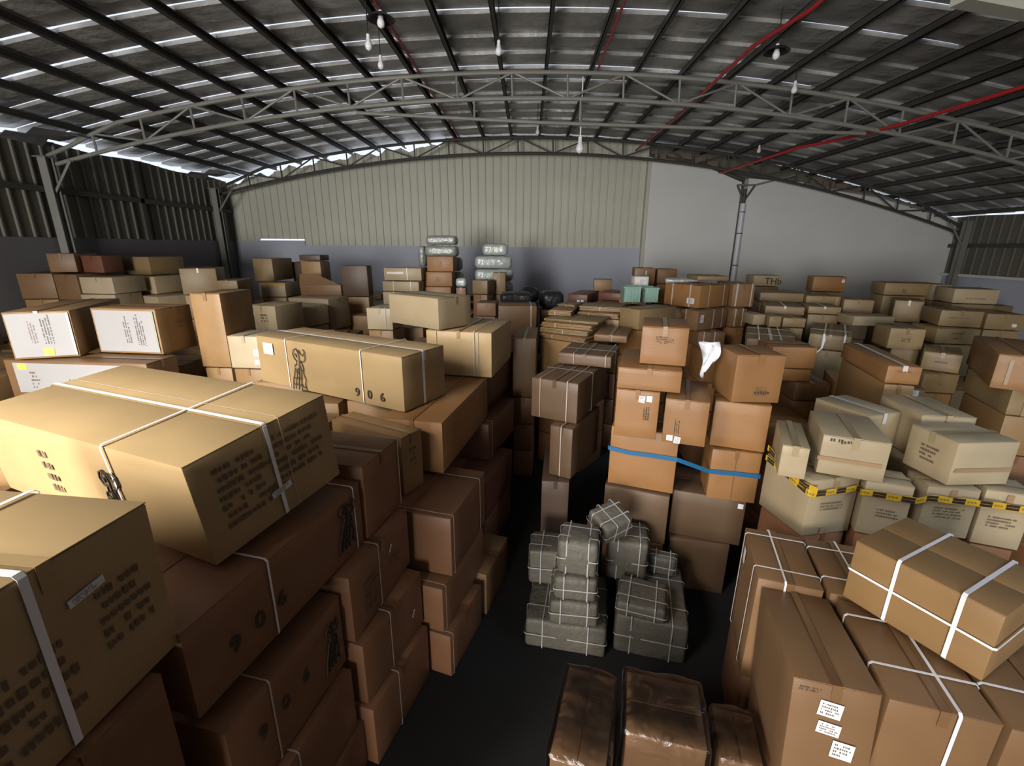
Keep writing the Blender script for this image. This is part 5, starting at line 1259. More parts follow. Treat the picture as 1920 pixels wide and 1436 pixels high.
DEEP = [
    (-2.813,12.249,-0.117,0.116,0.24,0.498,0.003), (-2.813,12.249,-0.117,0.116,0.24,0.498,0.517), (-2.813,12.249,-0.117,0.116,0.24,0.498,1.031), (-2.813,12.249,-0.117,0.116,0.24,0.498,1.545),
    (-2.813,12.249,-0.117,0.116,0.24,0.498,2.058), (-2.813,12.249,-0.117,0.116,0.24,0.498,2.572), (2.905,9.917,-0.286,0.616,0.54,0.466,0.003), (2.905,9.917,-0.286,0.616,0.54,0.466,0.485),
    (2.905,9.917,-0.286,0.616,0.54,0.466,0.968), (2.905,9.917,-0.286,0.616,0.54,0.466,1.45), (2.905,9.917,-0.286,0.616,0.54,0.466,2.414), (2.204,9.631,0.081,0.241,0.24,0.243,2.594),
    (2.516,11.085,-0.118,0.423,0.54,0.45,0.003), (2.516,11.085,-0.118,0.423,0.54,0.45,0.469), (2.516,11.085,-0.118,0.423,0.54,0.45,0.934), (2.516,11.085,-0.118,0.423,0.54,0.45,1.4),
    (2.516,11.085,-0.118,0.423,0.54,0.45,1.865), (2.516,11.085,-0.118,0.423,0.54,0.45,2.331), (3.084,11.231,0.049,0.423,0.54,0.448,0.003), (3.084,11.231,0.049,0.423,0.54,0.448,0.467),
    (3.084,11.231,0.049,0.423,0.54,0.448,0.932), (3.084,11.231,0.049,0.423,0.54,0.448,1.396), (3.084,11.231,0.049,0.423,0.54,0.448,1.86), (7.317,9.795,-0.218,0.717,0.54,0.527,0.003),
    (7.317,9.795,-0.218,0.717,0.54,0.527,0.546), (7.317,9.795,-0.218,0.717,0.54,0.527,1.089), (5.75,12.103,-0.113,0.603,0.54,0.523,0.003), (5.75,12.103,-0.113,0.603,0.54,0.523,0.542),
    (5.75,12.103,-0.113,0.603,0.54,0.523,1.08), (5.75,12.103,-0.113,0.603,0.54,0.523,1.619), (7.869,8.835,-0.253,0.618,0.54,0.517,0.003), (7.869,8.835,-0.253,0.618,0.54,0.517,0.536),
    (7.869,8.835,-0.253,0.618,0.54,0.517,1.069), (7.869,8.835,-0.253,0.618,0.54,0.517,1.602), (-6.349,9.432,0.154,0.343,0.728,0.516,0.003), (-6.349,9.432,0.154,0.343,0.728,0.516,0.535),
    (-6.349,9.432,0.154,0.343,0.728,0.516,1.067), (-6.349,9.432,0.154,0.343,0.728,0.516,1.599), (-6.349,9.432,0.154,0.343,0.728,0.516,2.131), (6.674,11.152,-0.18,0.636,0.34,0.515,0.003),
    (6.674,11.152,-0.18,0.636,0.34,0.515,0.534), (6.674,11.152,-0.18,0.636,0.34,0.515,1.065), (6.674,11.152,-0.18,0.636,0.34,0.515,1.597), (-1.729,11.339,-0.035,0.22,0.24,0.514,0.003),
    (-1.729,11.339,-0.035,0.22,0.24,0.514,0.533), (-1.729,11.339,-0.035,0.22,0.24,0.514,1.062), (-1.729,11.339,-0.035,0.22,0.24,0.514,1.592), (8.179,9.678,-0.152,0.275,0.74,0.51,0.003),
    (8.179,9.678,-0.152,0.275,0.74,0.51,0.529), (8.179,9.678,-0.152,0.275,0.74,0.51,1.056), (8.179,9.678,-0.152,0.275,0.74,0.51,1.582), (-6.359,12.631,0.045,0.727,0.64,0.504,0.003),
    (-6.359,12.631,0.045,0.727,0.64,0.504,0.523), (-6.359,12.631,0.045,0.727,0.64,0.504,1.044), (-6.359,12.631,0.045,0.727,0.64,0.504,1.564), (-6.359,12.631,0.045,0.727,0.64,0.504,2.084),
    (-7.258,9.635,0.395,0.619,0.822,0.498,0.003), (-7.258,9.635,0.395,0.619,0.822,0.498,0.517), (-7.258,9.635,0.395,0.619,0.822,0.498,1.032), (-7.258,9.635,0.395,0.619,0.822,0.498,1.546),
    (4.855,9.827,-0.249,0.758,0.74,0.494,0.003), (4.855,9.827,-0.249,0.758,0.74,0.494,0.513), (4.855,9.827,-0.249,0.758,0.74,0.494,1.024), (4.855,9.827,-0.249,0.758,0.74,0.494,1.534),
    (-1.264,10.938,-0.292,0.334,0.423,0.491,0.003), (-1.264,10.938,-0.292,0.334,0.423,0.491,0.51), (-1.264,10.938,-0.292,0.334,0.423,0.491,1.016), (-1.264,10.938,-0.292,0.334,0.423,0.491,1.523),
    (1.556,10.094,-0.522,0.488,0.74,0.487,0.003), (1.556,10.094,-0.522,0.488,0.74,0.487,0.506), (1.556,10.094,-0.522,0.488,0.74,0.487,1.009), (1.556,10.094,-0.522,0.488,0.74,0.487,1.512),
    (1.556,10.094,-0.522,0.488,0.74,0.487,2.015), (5.653,9.564,-0.224,0.564,0.74,0.484,0.003), (5.653,9.564,-0.224,0.564,0.74,0.484,0.503), (5.653,9.564,-0.224,0.564,0.74,0.484,1.003),
    (5.653,9.564,-0.224,0.564,0.74,0.484,1.503), (5.653,9.564,-0.224,0.564,0.74,0.484,2.002), (-10.366,9.234,0.197,0.6,0.74,0.482,0.003), (-10.366,9.234,0.197,0.6,0.74,0.482,0.501),
    (-10.366,9.234,0.197,0.6,0.74,0.482,0.999), (-10.366,9.234,0.197,0.6,0.74,0.482,1.497), (0.597,8.794,-0.457,0.33,0.54,0.481,0.003), (0.597,8.794,-0.457,0.33,0.54,0.481,0.5),
    (0.597,8.794,-0.457,0.33,0.54,0.481,0.997), (0.597,8.794,-0.457,0.33,0.54,0.481,1.494), (0.597,8.794,-0.457,0.33,0.54,0.481,1.991), (-0.829,11.43,0.003,0.27,0.34,0.479,0.003),
    (-0.829,11.43,0.003,0.27,0.34,0.479,0.498), (-0.829,11.43,0.003,0.27,0.34,0.479,0.992), (-0.829,11.43,0.003,0.27,0.34,0.479,1.487), (-0.829,11.43,0.003,0.27,0.34,0.479,1.981),
    (-9.715,9.355,-0.048,0.469,0.74,0.478,0.003), (-9.715,9.355,-0.048,0.469,0.74,0.478,0.497), (-9.715,9.355,-0.048,0.469,0.74,0.478,0.991), (-9.715,9.355,-0.048,0.469,0.74,0.478,1.486),
    (-9.715,9.355,-0.048,0.469,0.74,0.478,1.98), (-4.229,10.63,0,0.557,0.29,0.478,0.003), (-4.229,10.63,0,0.557,0.29,0.478,0.497), (-4.229,10.63,0,0.557,0.29,0.478,0.991),
    (-4.229,10.63,0,0.557,0.29,0.478,1.485), (-0.522,9.531,0.056,0.597,0.54,0.477,0.003), (-0.522,9.531,0.056,0.597,0.54,0.477,0.496), (-0.522,9.531,0.056,0.597,0.54,0.477,0.989),
    (-0.522,9.531,0.056,0.597,0.54,0.477,1.482), (-0.522,9.531,0.056,0.597,0.54,0.477,1.975), (5.206,8.683,-0.301,0.471,0.584,0.477,0.003), (5.206,8.683,-0.301,0.471,0.584,0.477,0.496),
    (5.206,8.683,-0.301,0.471,0.584,0.477,0.988), (5.206,8.683,-0.301,0.471,0.584,0.477,1.481), (1.304,9.484,-0.693,0.669,0.54,0.474,0.003), (1.304,9.484,-0.693,0.669,0.54,0.474,0.493),
    (1.304,9.484,-0.693,0.669,0.54,0.474,0.984), (1.304,9.484,-0.693,0.669,0.54,0.474,1.474), (1.304,9.484,-0.693,0.669,0.54,0.474,1.964), (4.409,8.649,-0.36,0.579,0.778,0.474,0.003),
    (4.409,8.649,-0.36,0.579,0.778,0.474,0.493), (4.409,8.649,-0.36,0.579,0.778,0.474,0.983), (4.409,8.649,-0.36,0.579,0.778,0.474,1.473), (4.409,8.649,-0.36,0.579,0.778,0.474,1.963),
    (-5.262,10.706,-0.076,0.951,0.64,0.47,0.003), (-5.262,10.706,-0.076,0.951,0.64,0.47,0.489), (-5.262,10.706,-0.076,0.951,0.64,0.47,0.975), (-5.262,10.706,-0.076,0.951,0.64,0.47,1.46),
    (-5.262,10.706,-0.076,0.951,0.64,0.47,1.946), (0.914,10.183,-0.365,0.387,1.115,0.468,0.003), (0.914,10.183,-0.365,0.387,1.115,0.468,0.487), (0.914,10.183,-0.365,0.387,1.115,0.468,0.971),
    (0.914,10.183,-0.365,0.387,1.115,0.468,1.454), (0.914,10.183,-0.365,0.387,1.115,0.468,1.938), (-1.291,12.081,0.057,0.906,0.44,0.465,0.003), (-1.291,12.081,0.057,0.906,0.44,0.465,0.484),
    (-1.291,12.081,0.057,0.906,0.44,0.465,0.965), (-1.291,12.081,0.057,0.906,0.44,0.465,1.445), (-1.291,12.081,0.057,0.906,0.44,0.465,1.926), (6.176,9.217,-0.402,0.435,0.54,0.464,0.003),
    (6.176,9.217,-0.402,0.435,0.54,0.464,0.483), (6.176,9.217,-0.402,0.435,0.54,0.464,0.962), (6.176,9.217,-0.402,0.435,0.54,0.464,1.442), (-6.42,11.035,-0.009,0.594,0.64,0.463,0.003),
    (-6.42,11.035,-0.009,0.594,0.64,0.463,0.482), (-6.42,11.035,-0.009,0.594,0.64,0.463,0.961), (-6.42,11.035,-0.009,0.594,0.64,0.463,1.44), (-0.135,10.63,0.034,0.392,0.44,0.462,0.003),
    (-0.135,10.63,0.034,0.392,0.44,0.462,0.481), (-0.135,10.63,0.034,0.392,0.44,0.462,0.959), (-0.135,10.63,0.034,0.392,0.44,0.462,1.436), (-0.135,10.63,0.034,0.392,0.44,0.462,1.914),
    (4.361,7.916,-0.255,0.298,0.375,0.45,0.003), (4.361,7.916,-0.255,0.298,0.375,0.45,0.469), (4.361,7.916,-0.255,0.298,0.375,0.45,0.935), (4.361,7.916,-0.255,0.298,0.375,0.45,1.402),
    (-2.515,12.131,0.056,0.816,0.44,0.45,0.003), (-2.515,12.131,0.056,0.816,0.44,0.45,0.469), (-2.515,12.131,0.056,0.816,0.44,0.45,0.935), (-2.515,12.131,0.056,0.816,0.44,0.45,1.401),
    (-2.515,12.131,0.056,0.816,0.44,0.45,1.867), (7.728,7.962,-0.259,0.472,0.64,0.45,0.003), (7.728,7.962,-0.259,0.472,0.64,0.45,0.469), (7.728,7.962,-0.259,0.472,0.64,0.45,0.935),
    (7.728,7.962,-0.259,0.472,0.64,0.45,1.4), (1.583,7.775,-0.969,0.381,0.848,0.448,0.003), (1.583,7.775,-0.969,0.381,0.848,0.448,1.396), (6.862,8.85,-0.564,0.37,0.64,0.446,0.003),
    (6.862,8.85,-0.564,0.37,0.64,0.446,0.465), (6.862,8.85,-0.564,0.37,0.64,0.446,0.928), (6.862,8.85,-0.564,0.37,0.64,0.446,1.39), (6.862,8.85,-0.564,0.37,0.64,0.446,1.852),
    (-9.156,9.277,-0,0.678,0.639,0.446,0.003), (-9.156,9.277,-0,0.678,0.639,0.446,0.465), (-9.156,9.277,-0,0.678,0.639,0.446,0.927), (-9.156,9.277,-0,0.678,0.639,0.446,1.389),
    (-9.156,9.277,-0,0.678,0.639,0.446,1.85), (3.66,4.606,-0.254,0.242,1.149,0.445,0.003), (3.66,4.606,-0.254,0.242,1.149,0.445,0.464), (3.66,4.606,-0.254,0.242,1.149,0.445,0.925),
    (3.66,4.606,-0.254,0.242,1.149,0.445,1.386), (-2.493,11.45,-0.031,0.592,0.44,0.44,0.003), (-2.493,11.45,-0.031,0.592,0.44,0.44,0.459), (-2.493,11.45,-0.031,0.592,0.44,0.44,0.914),
    (-2.493,11.45,-0.031,0.592,0.44,0.44,1.37), (-2.493,11.45,-0.031,0.592,0.44,0.44,1.826), (-3.414,10.97,-0.045,0.838,0.54,0.435,0.003), (-3.414,10.97,-0.045,0.838,0.54,0.435,0.454),
    (-3.414,10.97,-0.045,0.838,0.54,0.435,0.905), (-3.414,10.97,-0.045,0.838,0.54,0.435,1.356), (-3.414,10.97,-0.045,0.838,0.54,0.435,1.807), (0.336,10.431,0.043,0.468,0.54,0.434,0.003),
    (0.336,10.431,0.043,0.468,0.54,0.434,0.453), (0.336,10.431,0.043,0.468,0.54,0.434,0.904), (0.336,10.431,0.043,0.468,0.54,0.434,1.354), (3.805,8.633,0.201,0.265,0.74,0.533,0.003),
    (3.805,8.633,0.201,0.265,0.74,0.533,0.552), (3.805,8.633,0.201,0.265,0.74,0.533,1.102), (-2.757,7.885,-0.118,0.43,0.534,0.533,0.003), (-2.757,7.885,-0.118,0.43,0.534,0.533,0.552),
    (-2.757,7.885,-0.118,0.43,0.534,0.533,1.101), (0.234,7.447,-0.632,0.831,0.74,0.53,1.095), (-9.153,10.271,-0.389,1.244,0.84,0.529,0.003), (-9.153,10.271,-0.389,1.244,0.84,0.529,0.548),
    (-9.153,10.271,-0.389,1.244,0.84,0.529,1.094), (-9.153,10.271,-0.389,1.244,0.84,0.529,1.639), (-1.053,9.852,-0.054,0.367,0.54,0.526,0.003), (-1.053,9.852,-0.054,0.367,0.54,0.526,0.545),
    (-1.053,9.852,-0.054,0.367,0.54,0.526,1.087), (-1.053,9.852,-0.054,0.367,0.54,0.526,1.629), (3.318,6.898,-0.429,0.602,1.286,0.225,1.904), (6.644,7.581,-0.08,0.594,0.54,0.519,0.003),
    (6.644,7.581,-0.08,0.594,0.54,0.519,0.538), (6.644,7.581,-0.08,0.594,0.54,0.519,1.074), (4.485,7.323,-0.566,0.505,1.284,0.508,0.003), (4.485,7.323,-0.566,0.505,1.284,0.508,0.527),
    (4.485,7.323,-0.566,0.505,1.284,0.508,1.052), (-4.77,7.748,-0.215,0.528,0.64,0.508,0.003), (-4.77,7.748,-0.215,0.528,0.64,0.508,0.527), (-4.77,7.748,-0.215,0.528,0.64,0.508,1.051),
    (-4.77,7.748,-0.215,0.528,0.64,0.508,1.575), (-4.848,8.741,-0.367,0.662,0.622,0.508,0.003), (-4.848,8.741,-0.367,0.662,0.622,0.508,0.527), (-4.848,8.741,-0.367,0.662,0.622,0.508,1.051),
    (-3.833,5.729,-0.061,0.388,0.44,0.495,0.003), (-3.833,5.729,-0.061,0.388,0.44,0.495,0.514), (-3.833,5.729,-0.061,0.388,0.44,0.495,1.026), (-4.243,5.76,-0.028,0.344,0.6,0.495,0.003),
    (-4.243,5.76,-0.028,0.344,0.6,0.495,0.514), (-4.243,5.76,-0.028,0.344,0.6,0.495,1.026), (-0.519,8.631,0.036,0.688,0.64,0.477,0.003), (-0.519,8.631,0.036,0.688,0.64,0.477,0.496),
    (-0.519,8.631,0.036,0.688,0.64,0.477,0.989), (-0.519,8.631,0.036,0.688,0.64,0.477,1.481), (5.442,6.876,-0.485,0.273,0.44,0.475,0.003), (5.442,6.876,-0.485,0.273,0.44,0.475,0.494),
    (5.442,6.876,-0.485,0.273,0.44,0.475,0.985), (5.442,6.876,-0.485,0.273,0.44,0.475,1.477), (-4.921,9.457,-0.24,0.915,0.652,0.463,0.003), (-4.921,9.457,-0.24,0.915,0.652,0.463,0.482),
    (-4.921,9.457,-0.24,0.915,0.652,0.463,0.961), (-4.921,9.457,-0.24,0.915,0.652,0.463,1.44), (3.074,8.181,0.069,0.45,0.74,0.461,0.003), (3.074,8.181,0.069,0.45,0.74,0.461,0.48),
    (2.98,3.835,0.323,0.342,0.464,0.459,0.003), (2.98,3.835,0.323,0.342,0.464,0.459,0.478), (2.98,3.835,0.323,0.342,0.464,0.459,0.953), (2.98,3.835,0.323,0.342,0.464,0.459,1.428),
    (3.34,3.728,-0.126,0.355,0.517,0.456,0.003), (3.34,3.728,-0.126,0.355,0.517,0.456,0.475), (3.34,3.728,-0.126,0.355,0.517,0.456,0.947), (5.352,4.986,-0.35,0.412,0.919,0.448,0.003),
    (5.352,4.986,-0.35,0.412,0.919,0.448,0.467), (-6.088,5.037,-0.049,1.742,0.394,0.439,0.003), (-6.088,5.037,-0.049,1.742,0.394,0.439,0.458), (-6.088,5.037,-0.049,1.742,0.394,0.439,0.912),
    (-6.088,5.037,-0.049,1.742,0.394,0.439,1.367), (5.329,6.089,-0.146,0.363,0.44,0.426,0.003), (5.329,6.089,-0.146,0.363,0.44,0.426,0.445), (5.329,6.089,-0.146,0.363,0.44,0.426,0.887),
    (4.034,5.844,-0.397,0.476,0.751,0.558,0.003), (4.034,5.844,-0.397,0.476,0.751,0.558,0.577), (4.034,5.844,-0.397,0.476,0.751,0.558,1.151), (4.639,5.738,-0.374,0.32,0.44,0.548,0.003),
    (4.639,5.738,-0.374,0.32,0.44,0.548,0.567), (4.639,5.738,-0.374,0.32,0.44,0.548,1.131), (3.625,6.009,-0.061,0.401,0.64,0.532,0.003), (3.625,6.009,-0.061,0.401,0.64,0.532,0.551),
    (-2.374,0.886,-0.1,0.89,0.54,0.474,0.003), (-2.374,0.886,-0.1,0.89,0.54,0.474,0.493), (-2.374,0.886,-0.1,0.89,0.54,0.474,0.984), (3.108,3.254,-0.174,0.298,0.217,0.47,0.003),
    (3.108,3.254,-0.174,0.298,0.217,0.47,0.489), (3.108,3.254,-0.174,0.298,0.217,0.47,0.975), (3.512,3.222,-0.349,0.24,0.22,0.455,0.003), (3.512,3.222,-0.349,0.24,0.22,0.455,0.474),
    (2.696,3.323,-0.363,0.258,0.234,0.455,0.003), (2.696,3.323,-0.363,0.258,0.234,0.455,0.474), (2.27,3.309,0.217,0.398,0.452,0.44,0.003), (2.27,3.309,0.217,0.398,0.452,0.44,0.459),
    (2.002,2.527,-0.272,0.321,0.574,0.432,0.003), (2.002,2.527,-0.272,0.321,0.574,0.432,0.451), (2.294,1.67,-0.279,0.473,0.647,0.431,0.003), (2.294,1.67,-0.279,0.473,0.647,0.431,0.45),
    (1.835,1.801,-0.258,0.417,0.662,0.431,0.003), (1.835,1.801,-0.258,0.417,0.662,0.431,0.45), (0.224,4.65,-0.077,0.259,0.84,0.35,0.003), (-3.278,-0.882,-0.006,0.59,0.59,0.582,0.003),
    (-3.278,-0.882,-0.006,0.59,0.59,0.582,0.601), (-2.603,-0.873,0.025,0.59,0.59,0.447,0.003), (-2.603,-0.873,0.025,0.59,0.59,0.447,0.466), (-2.603,-0.873,0.025,0.59,0.59,0.447,0.93),
    (-3.262,-0.198,0.002,0.59,0.59,0.601,0.003), (-3.262,-0.198,0.002,0.59,0.59,0.601,0.62), (-2.6,-0.202,-0.017,0.59,0.59,0.46,0.003), (-2.6,-0.202,-0.017,0.59,0.59,0.46,0.479),
    (-2.6,-0.202,-0.017,0.59,0.59,0.46,0.955), (1.5,-0.181,0.018,0.59,0.59,0.692,0.003), (2.164,-0.186,0.014,0.59,0.59,0.437,0.003), (2.164,-0.186,0.014,0.59,0.59,0.437,0.456),
    (2.861,-0.202,0.006,0.59,0.59,0.41,0.003), (2.861,-0.202,0.006,0.59,0.59,0.41,0.429), (-3.27,0.48,-0.002,0.59,0.59,0.572,0.003), (-3.27,0.48,-0.002,0.59,0.59,0.572,0.591),
    (1.502,0.492,0.023,0.59,0.59,0.436,0.003), (1.502,0.492,0.023,0.59,0.59,0.436,0.455), (2.17,0.487,0.006,0.59,0.59,0.374,0.003), (2.17,0.487,0.006,0.59,0.59,0.374,0.393),
    (2.84,0.484,0.019,0.59,0.59,0.647,0.003), (-10.084,1.174,-0.013,0.59,0.59,0.424,0.003), (-10.084,1.174,-0.013,0.59,0.59,0.424,0.443), (-10.084,1.174,-0.013,0.59,0.59,0.424,0.883),
    (-10.084,1.174,-0.013,0.59,0.59,0.424,1.323), (-9.391,1.165,0.03,0.59,0.59,0.537,0.003), (-9.391,1.165,0.03,0.59,0.59,0.537,0.556), (-9.391,1.165,0.03,0.59,0.59,0.537,1.109),
    (-8.713,1.161,0.008,0.59,0.59,0.545,0.003), (-8.713,1.161,0.008,0.59,0.59,0.545,0.564), (-8.713,1.161,0.008,0.59,0.59,0.545,1.125), (-8.034,1.177,-0.011,0.59,0.59,0.426,0.003),
    (-8.034,1.177,-0.011,0.59,0.59,0.426,0.445), (-8.034,1.177,-0.011,0.59,0.59,0.426,0.887), (-8.034,1.177,-0.011,0.59,0.59,0.426,1.329), (-7.338,1.158,-0.026,0.59,0.59,0.54,0.003),
    (-7.338,1.158,-0.026,0.59,0.59,0.54,0.559), (-7.338,1.158,-0.026,0.59,0.59,0.54,1.115), (-6.662,1.173,-0.016,0.59,0.59,0.55,0.003), (-6.662,1.173,-0.016,0.59,0.59,0.55,0.569),
    (-6.662,1.173,-0.016,0.59,0.59,0.55,1.136), (-6,1.169,-0.027,0.59,0.59,0.436,0.003), (-6,1.169,-0.027,0.59,0.59,0.436,0.455), (-6,1.169,-0.027,0.59,0.59,0.436,0.908),
    (-6,1.169,-0.027,0.59,0.59,0.436,1.36), (-5.298,1.184,0.014,0.59,0.59,0.456,0.003), (-5.298,1.184,0.014,0.59,0.59,0.456,0.475), (-5.298,1.184,0.014,0.59,0.59,0.456,0.947),
    (-5.298,1.184,0.014,0.59,0.59,0.456,1.419), (-4.644,1.164,0.028,0.59,0.59,0.442,0.003), (-4.644,1.164,0.028,0.59,0.59,0.442,0.461), (-4.644,1.164,0.028,0.59,0.59,0.442,0.919),
    (-4.644,1.164,0.028,0.59,0.59,0.442,1.377), (-3.953,1.183,0.007,0.59,0.59,0.445,0.003), (-3.953,1.183,0.007,0.59,0.59,0.445,0.464), (-3.953,1.183,0.007,0.59,0.59,0.445,0.926),
    (-3.953,1.183,0.007,0.59,0.59,0.445,1.387), (-3.276,1.161,-0.003,0.59,0.59,0.531,0.003), (-3.276,1.161,-0.003,0.59,0.59,0.531,0.55), (-3.276,1.161,-0.003,0.59,0.59,0.531,1.097),
    (2.841,1.157,-0.027,0.59,0.59,0.685,0.003), (-10.065,1.839,-0.028,0.59,0.59,0.566,0.003), (-10.065,1.839,-0.028,0.59,0.59,0.566,0.585), (-10.065,1.839,-0.028,0.59,0.59,0.566,1.168),
    (-9.398,1.865,-0.023,0.59,0.59,0.424,0.003), (-9.398,1.865,-0.023,0.59,0.59,0.424,0.443), (-9.398,1.865,-0.023,0.59,0.59,0.424,0.882), (-9.398,1.865,-0.023,0.59,0.59,0.424,1.322),
    (-8.702,1.847,0.029,0.59,0.59,0.565,0.003), (-8.702,1.847,0.029,0.59,0.59,0.565,0.584), (-8.702,1.847,0.029,0.59,0.59,0.565,1.165), (-8.038,1.847,-0.028,0.59,0.59,0.559,0.003),
    (-8.038,1.847,-0.028,0.59,0.59,0.559,0.578), (-8.038,1.847,-0.028,0.59,0.59,0.559,1.154), (-7.358,1.862,0.02,0.59,0.59,0.567,0.003), (-7.358,1.862,0.02,0.59,0.59,0.567,0.586),
    (-7.358,1.862,0.02,0.59,0.59,0.567,1.169), (-6.684,1.843,-0.015,0.59,0.59,0.538,0.003), (-6.684,1.843,-0.015,0.59,0.59,0.538,0.557), (-6.684,1.843,-0.015,0.59,0.59,0.538,1.111),
    (-5.998,1.861,-0.021,0.59,0.59,0.522,0.003), (-5.998,1.861,-0.021,0.59,0.59,0.522,0.541), (-5.998,1.861,-0.021,0.59,0.59,0.522,1.08), (-5.297,1.852,0.029,0.59,0.59,0.558,0.003),
    (-5.297,1.852,0.029,0.59,0.59,0.558,0.577), (-5.297,1.852,0.029,0.59,0.59,0.558,1.15), (-4.618,1.855,0.017,0.59,0.59,0.44,0.003), (-4.618,1.855,0.017,0.59,0.59,0.44,0.459),
    (-4.618,1.855,0.017,0.59,0.59,0.44,0.915), (-4.618,1.855,0.017,0.59,0.59,0.44,1.371), (-3.95,1.838,-0.017,0.59,0.59,0.45,0.003), (-3.95,1.838,-0.017,0.59,0.59,0.45,0.469),
    (-3.95,1.838,-0.017,0.59,0.59,0.45,0.934), (-3.95,1.838,-0.017,0.59,0.59,0.45,1.4), (-3.258,1.863,-0.01,0.59,0.59,0.433,0.003), (-3.258,1.863,-0.01,0.59,0.59,0.433,0.452),
    (-3.258,1.863,-0.01,0.59,0.59,0.433,0.902), (-3.258,1.863,-0.01,0.59,0.59,0.433,1.351), (-10.056,2.535,-0.026,0.59,0.59,0.534,0.003), (-10.056,2.535,-0.026,0.59,0.59,0.534,0.553),
    (-10.056,2.535,-0.026,0.59,0.59,0.534,1.103), (-9.386,2.532,0.015,0.59,0.59,0.454,0.003), (-9.386,2.532,0.015,0.59,0.59,0.454,0.473), (-9.386,2.532,0.015,0.59,0.59,0.454,0.942),
    (-9.386,2.532,0.015,0.59,0.59,0.454,1.412), (-8.718,2.515,0.025,0.59,0.59,0.519,0.003), (-8.718,2.515,0.025,0.59,0.59,0.519,0.538), (-8.718,2.515,0.025,0.59,0.59,0.519,1.072),
    (-8.019,2.518,0.019,0.59,0.59,0.443,0.003), (-8.019,2.518,0.019,0.59,0.59,0.443,0.462), (-8.019,2.518,0.019,0.59,0.59,0.443,0.92), (-8.019,2.518,0.019,0.59,0.59,0.443,1.379),
    (-7.339,2.532,0.023,0.59,0.59,0.538,0.003), (-7.339,2.532,0.023,0.59,0.59,0.538,0.557), (-7.339,2.532,0.023,0.59,0.59,0.538,1.11), (-6.665,2.525,0.024,0.59,0.59,0.442,0.003),
    (-6.665,2.525,0.024,0.59,0.59,0.442,0.461), (-6.665,2.525,0.024,0.59,0.59,0.442,0.919), (-6.665,2.525,0.024,0.59,0.59,0.442,1.377), (-5.991,2.531,-0.028,0.59,0.59,0.521,0.003),
    (-5.991,2.531,-0.028,0.59,0.59,0.521,0.54), (-5.991,2.531,-0.028,0.59,0.59,0.521,1.077), (-5.307,2.53,0.022,0.59,0.59,0.43,0.003), (-5.307,2.53,0.022,0.59,0.59,0.43,0.449),
    (-5.307,2.53,0.022,0.59,0.59,0.43,0.894), (-5.307,2.53,0.022,0.59,0.59,0.43,1.34), (-4.641,2.526,0.016,0.59,0.59,0.423,0.003), (-4.641,2.526,0.016,0.59,0.59,0.423,0.442),
    (-4.641,2.526,0.016,0.59,0.59,0.423,0.881), (-3.965,2.54,0.02,0.59,0.59,0.526,0.003), (-3.965,2.54,0.02,0.59,0.59,0.526,0.545), (-3.965,2.54,0.02,0.59,0.59,0.526,1.087),
    (-3.269,2.526,0.017,0.59,0.59,0.548,0.003), (-3.269,2.526,0.017,0.59,0.59,0.548,0.567), (-3.269,2.526,0.017,0.59,0.59,0.548,1.132), (-2.598,2.53,0.028,0.59,0.59,0.504,0.003),
    (-2.598,2.53,0.028,0.59,0.59,0.504,0.523), (-2.598,2.53,0.028,0.59,0.59,0.504,1.044), (2.838,2.534,0.023,0.59,0.59,0.419,0.003), (2.838,2.534,0.023,0.59,0.59,0.419,0.438),
    (2.838,2.534,0.023,0.59,0.59,0.419,0.872), (-10.059,3.201,-0.012,0.59,0.59,0.447,0.003), (-10.059,3.201,-0.012,0.59,0.59,0.447,0.466), (-10.059,3.201,-0.012,0.59,0.59,0.447,0.928),
    (-10.059,3.201,-0.012,0.59,0.59,0.447,1.391), (-9.392,3.219,-0.02,0.59,0.59,0.45,0.003), (-9.392,3.219,-0.02,0.59,0.59,0.45,0.469), (-9.392,3.219,-0.02,0.59,0.59,0.45,0.934),
    (-9.392,3.219,-0.02,0.59,0.59,0.45,1.4), (-8.72,3.199,-0,0.59,0.59,0.551,0.003), (-8.72,3.199,-0,0.59,0.59,0.551,0.57), (-8.72,3.199,-0,0.59,0.59,0.551,1.137),
    (-8.029,3.222,0.013,0.59,0.59,0.518,0.003), (-8.029,3.222,0.013,0.59,0.59,0.518,0.537), (-8.029,3.222,0.013,0.59,0.59,0.518,1.071), (-7.356,3.211,-0.001,0.59,0.59,0.438,0.003),
    (-7.356,3.211,-0.001,0.59,0.59,0.438,0.457), (-7.356,3.211,-0.001,0.59,0.59,0.438,0.91), (-7.356,3.211,-0.001,0.59,0.59,0.438,1.364), (-6.67,3.197,-0.015,0.59,0.59,0.448,0.003),
    (-6.67,3.197,-0.015,0.59,0.59,0.448,0.467), (-6.67,3.197,-0.015,0.59,0.59,0.448,0.93), (-6.67,3.197,-0.015,0.59,0.59,0.448,1.394), (-5.994,3.218,0.029,0.59,0.59,0.431,0.003),
    (-5.994,3.218,0.029,0.59,0.59,0.431,0.45), (-5.994,3.218,0.029,0.59,0.59,0.431,0.897), (-5.994,3.218,0.029,0.59,0.59,0.431,1.344), (-5.305,3.213,-0.011,0.59,0.59,0.452,0.003),
    (-5.305,3.213,-0.011,0.59,0.59,0.452,0.471), (-5.305,3.213,-0.011,0.59,0.59,0.452,0.94), (-5.305,3.213,-0.011,0.59,0.59,0.452,1.408), (-4.631,3.222,-0.012,0.59,0.59,0.449,0.003),
    (-4.631,3.222,-0.012,0.59,0.59,0.449,0.468), (-4.631,3.222,-0.012,0.59,0.59,0.449,0.933), (-3.941,3.213,-0.003,0.59,0.59,0.531,0.003), (-3.941,3.213,-0.003,0.59,0.59,0.531,0.55),
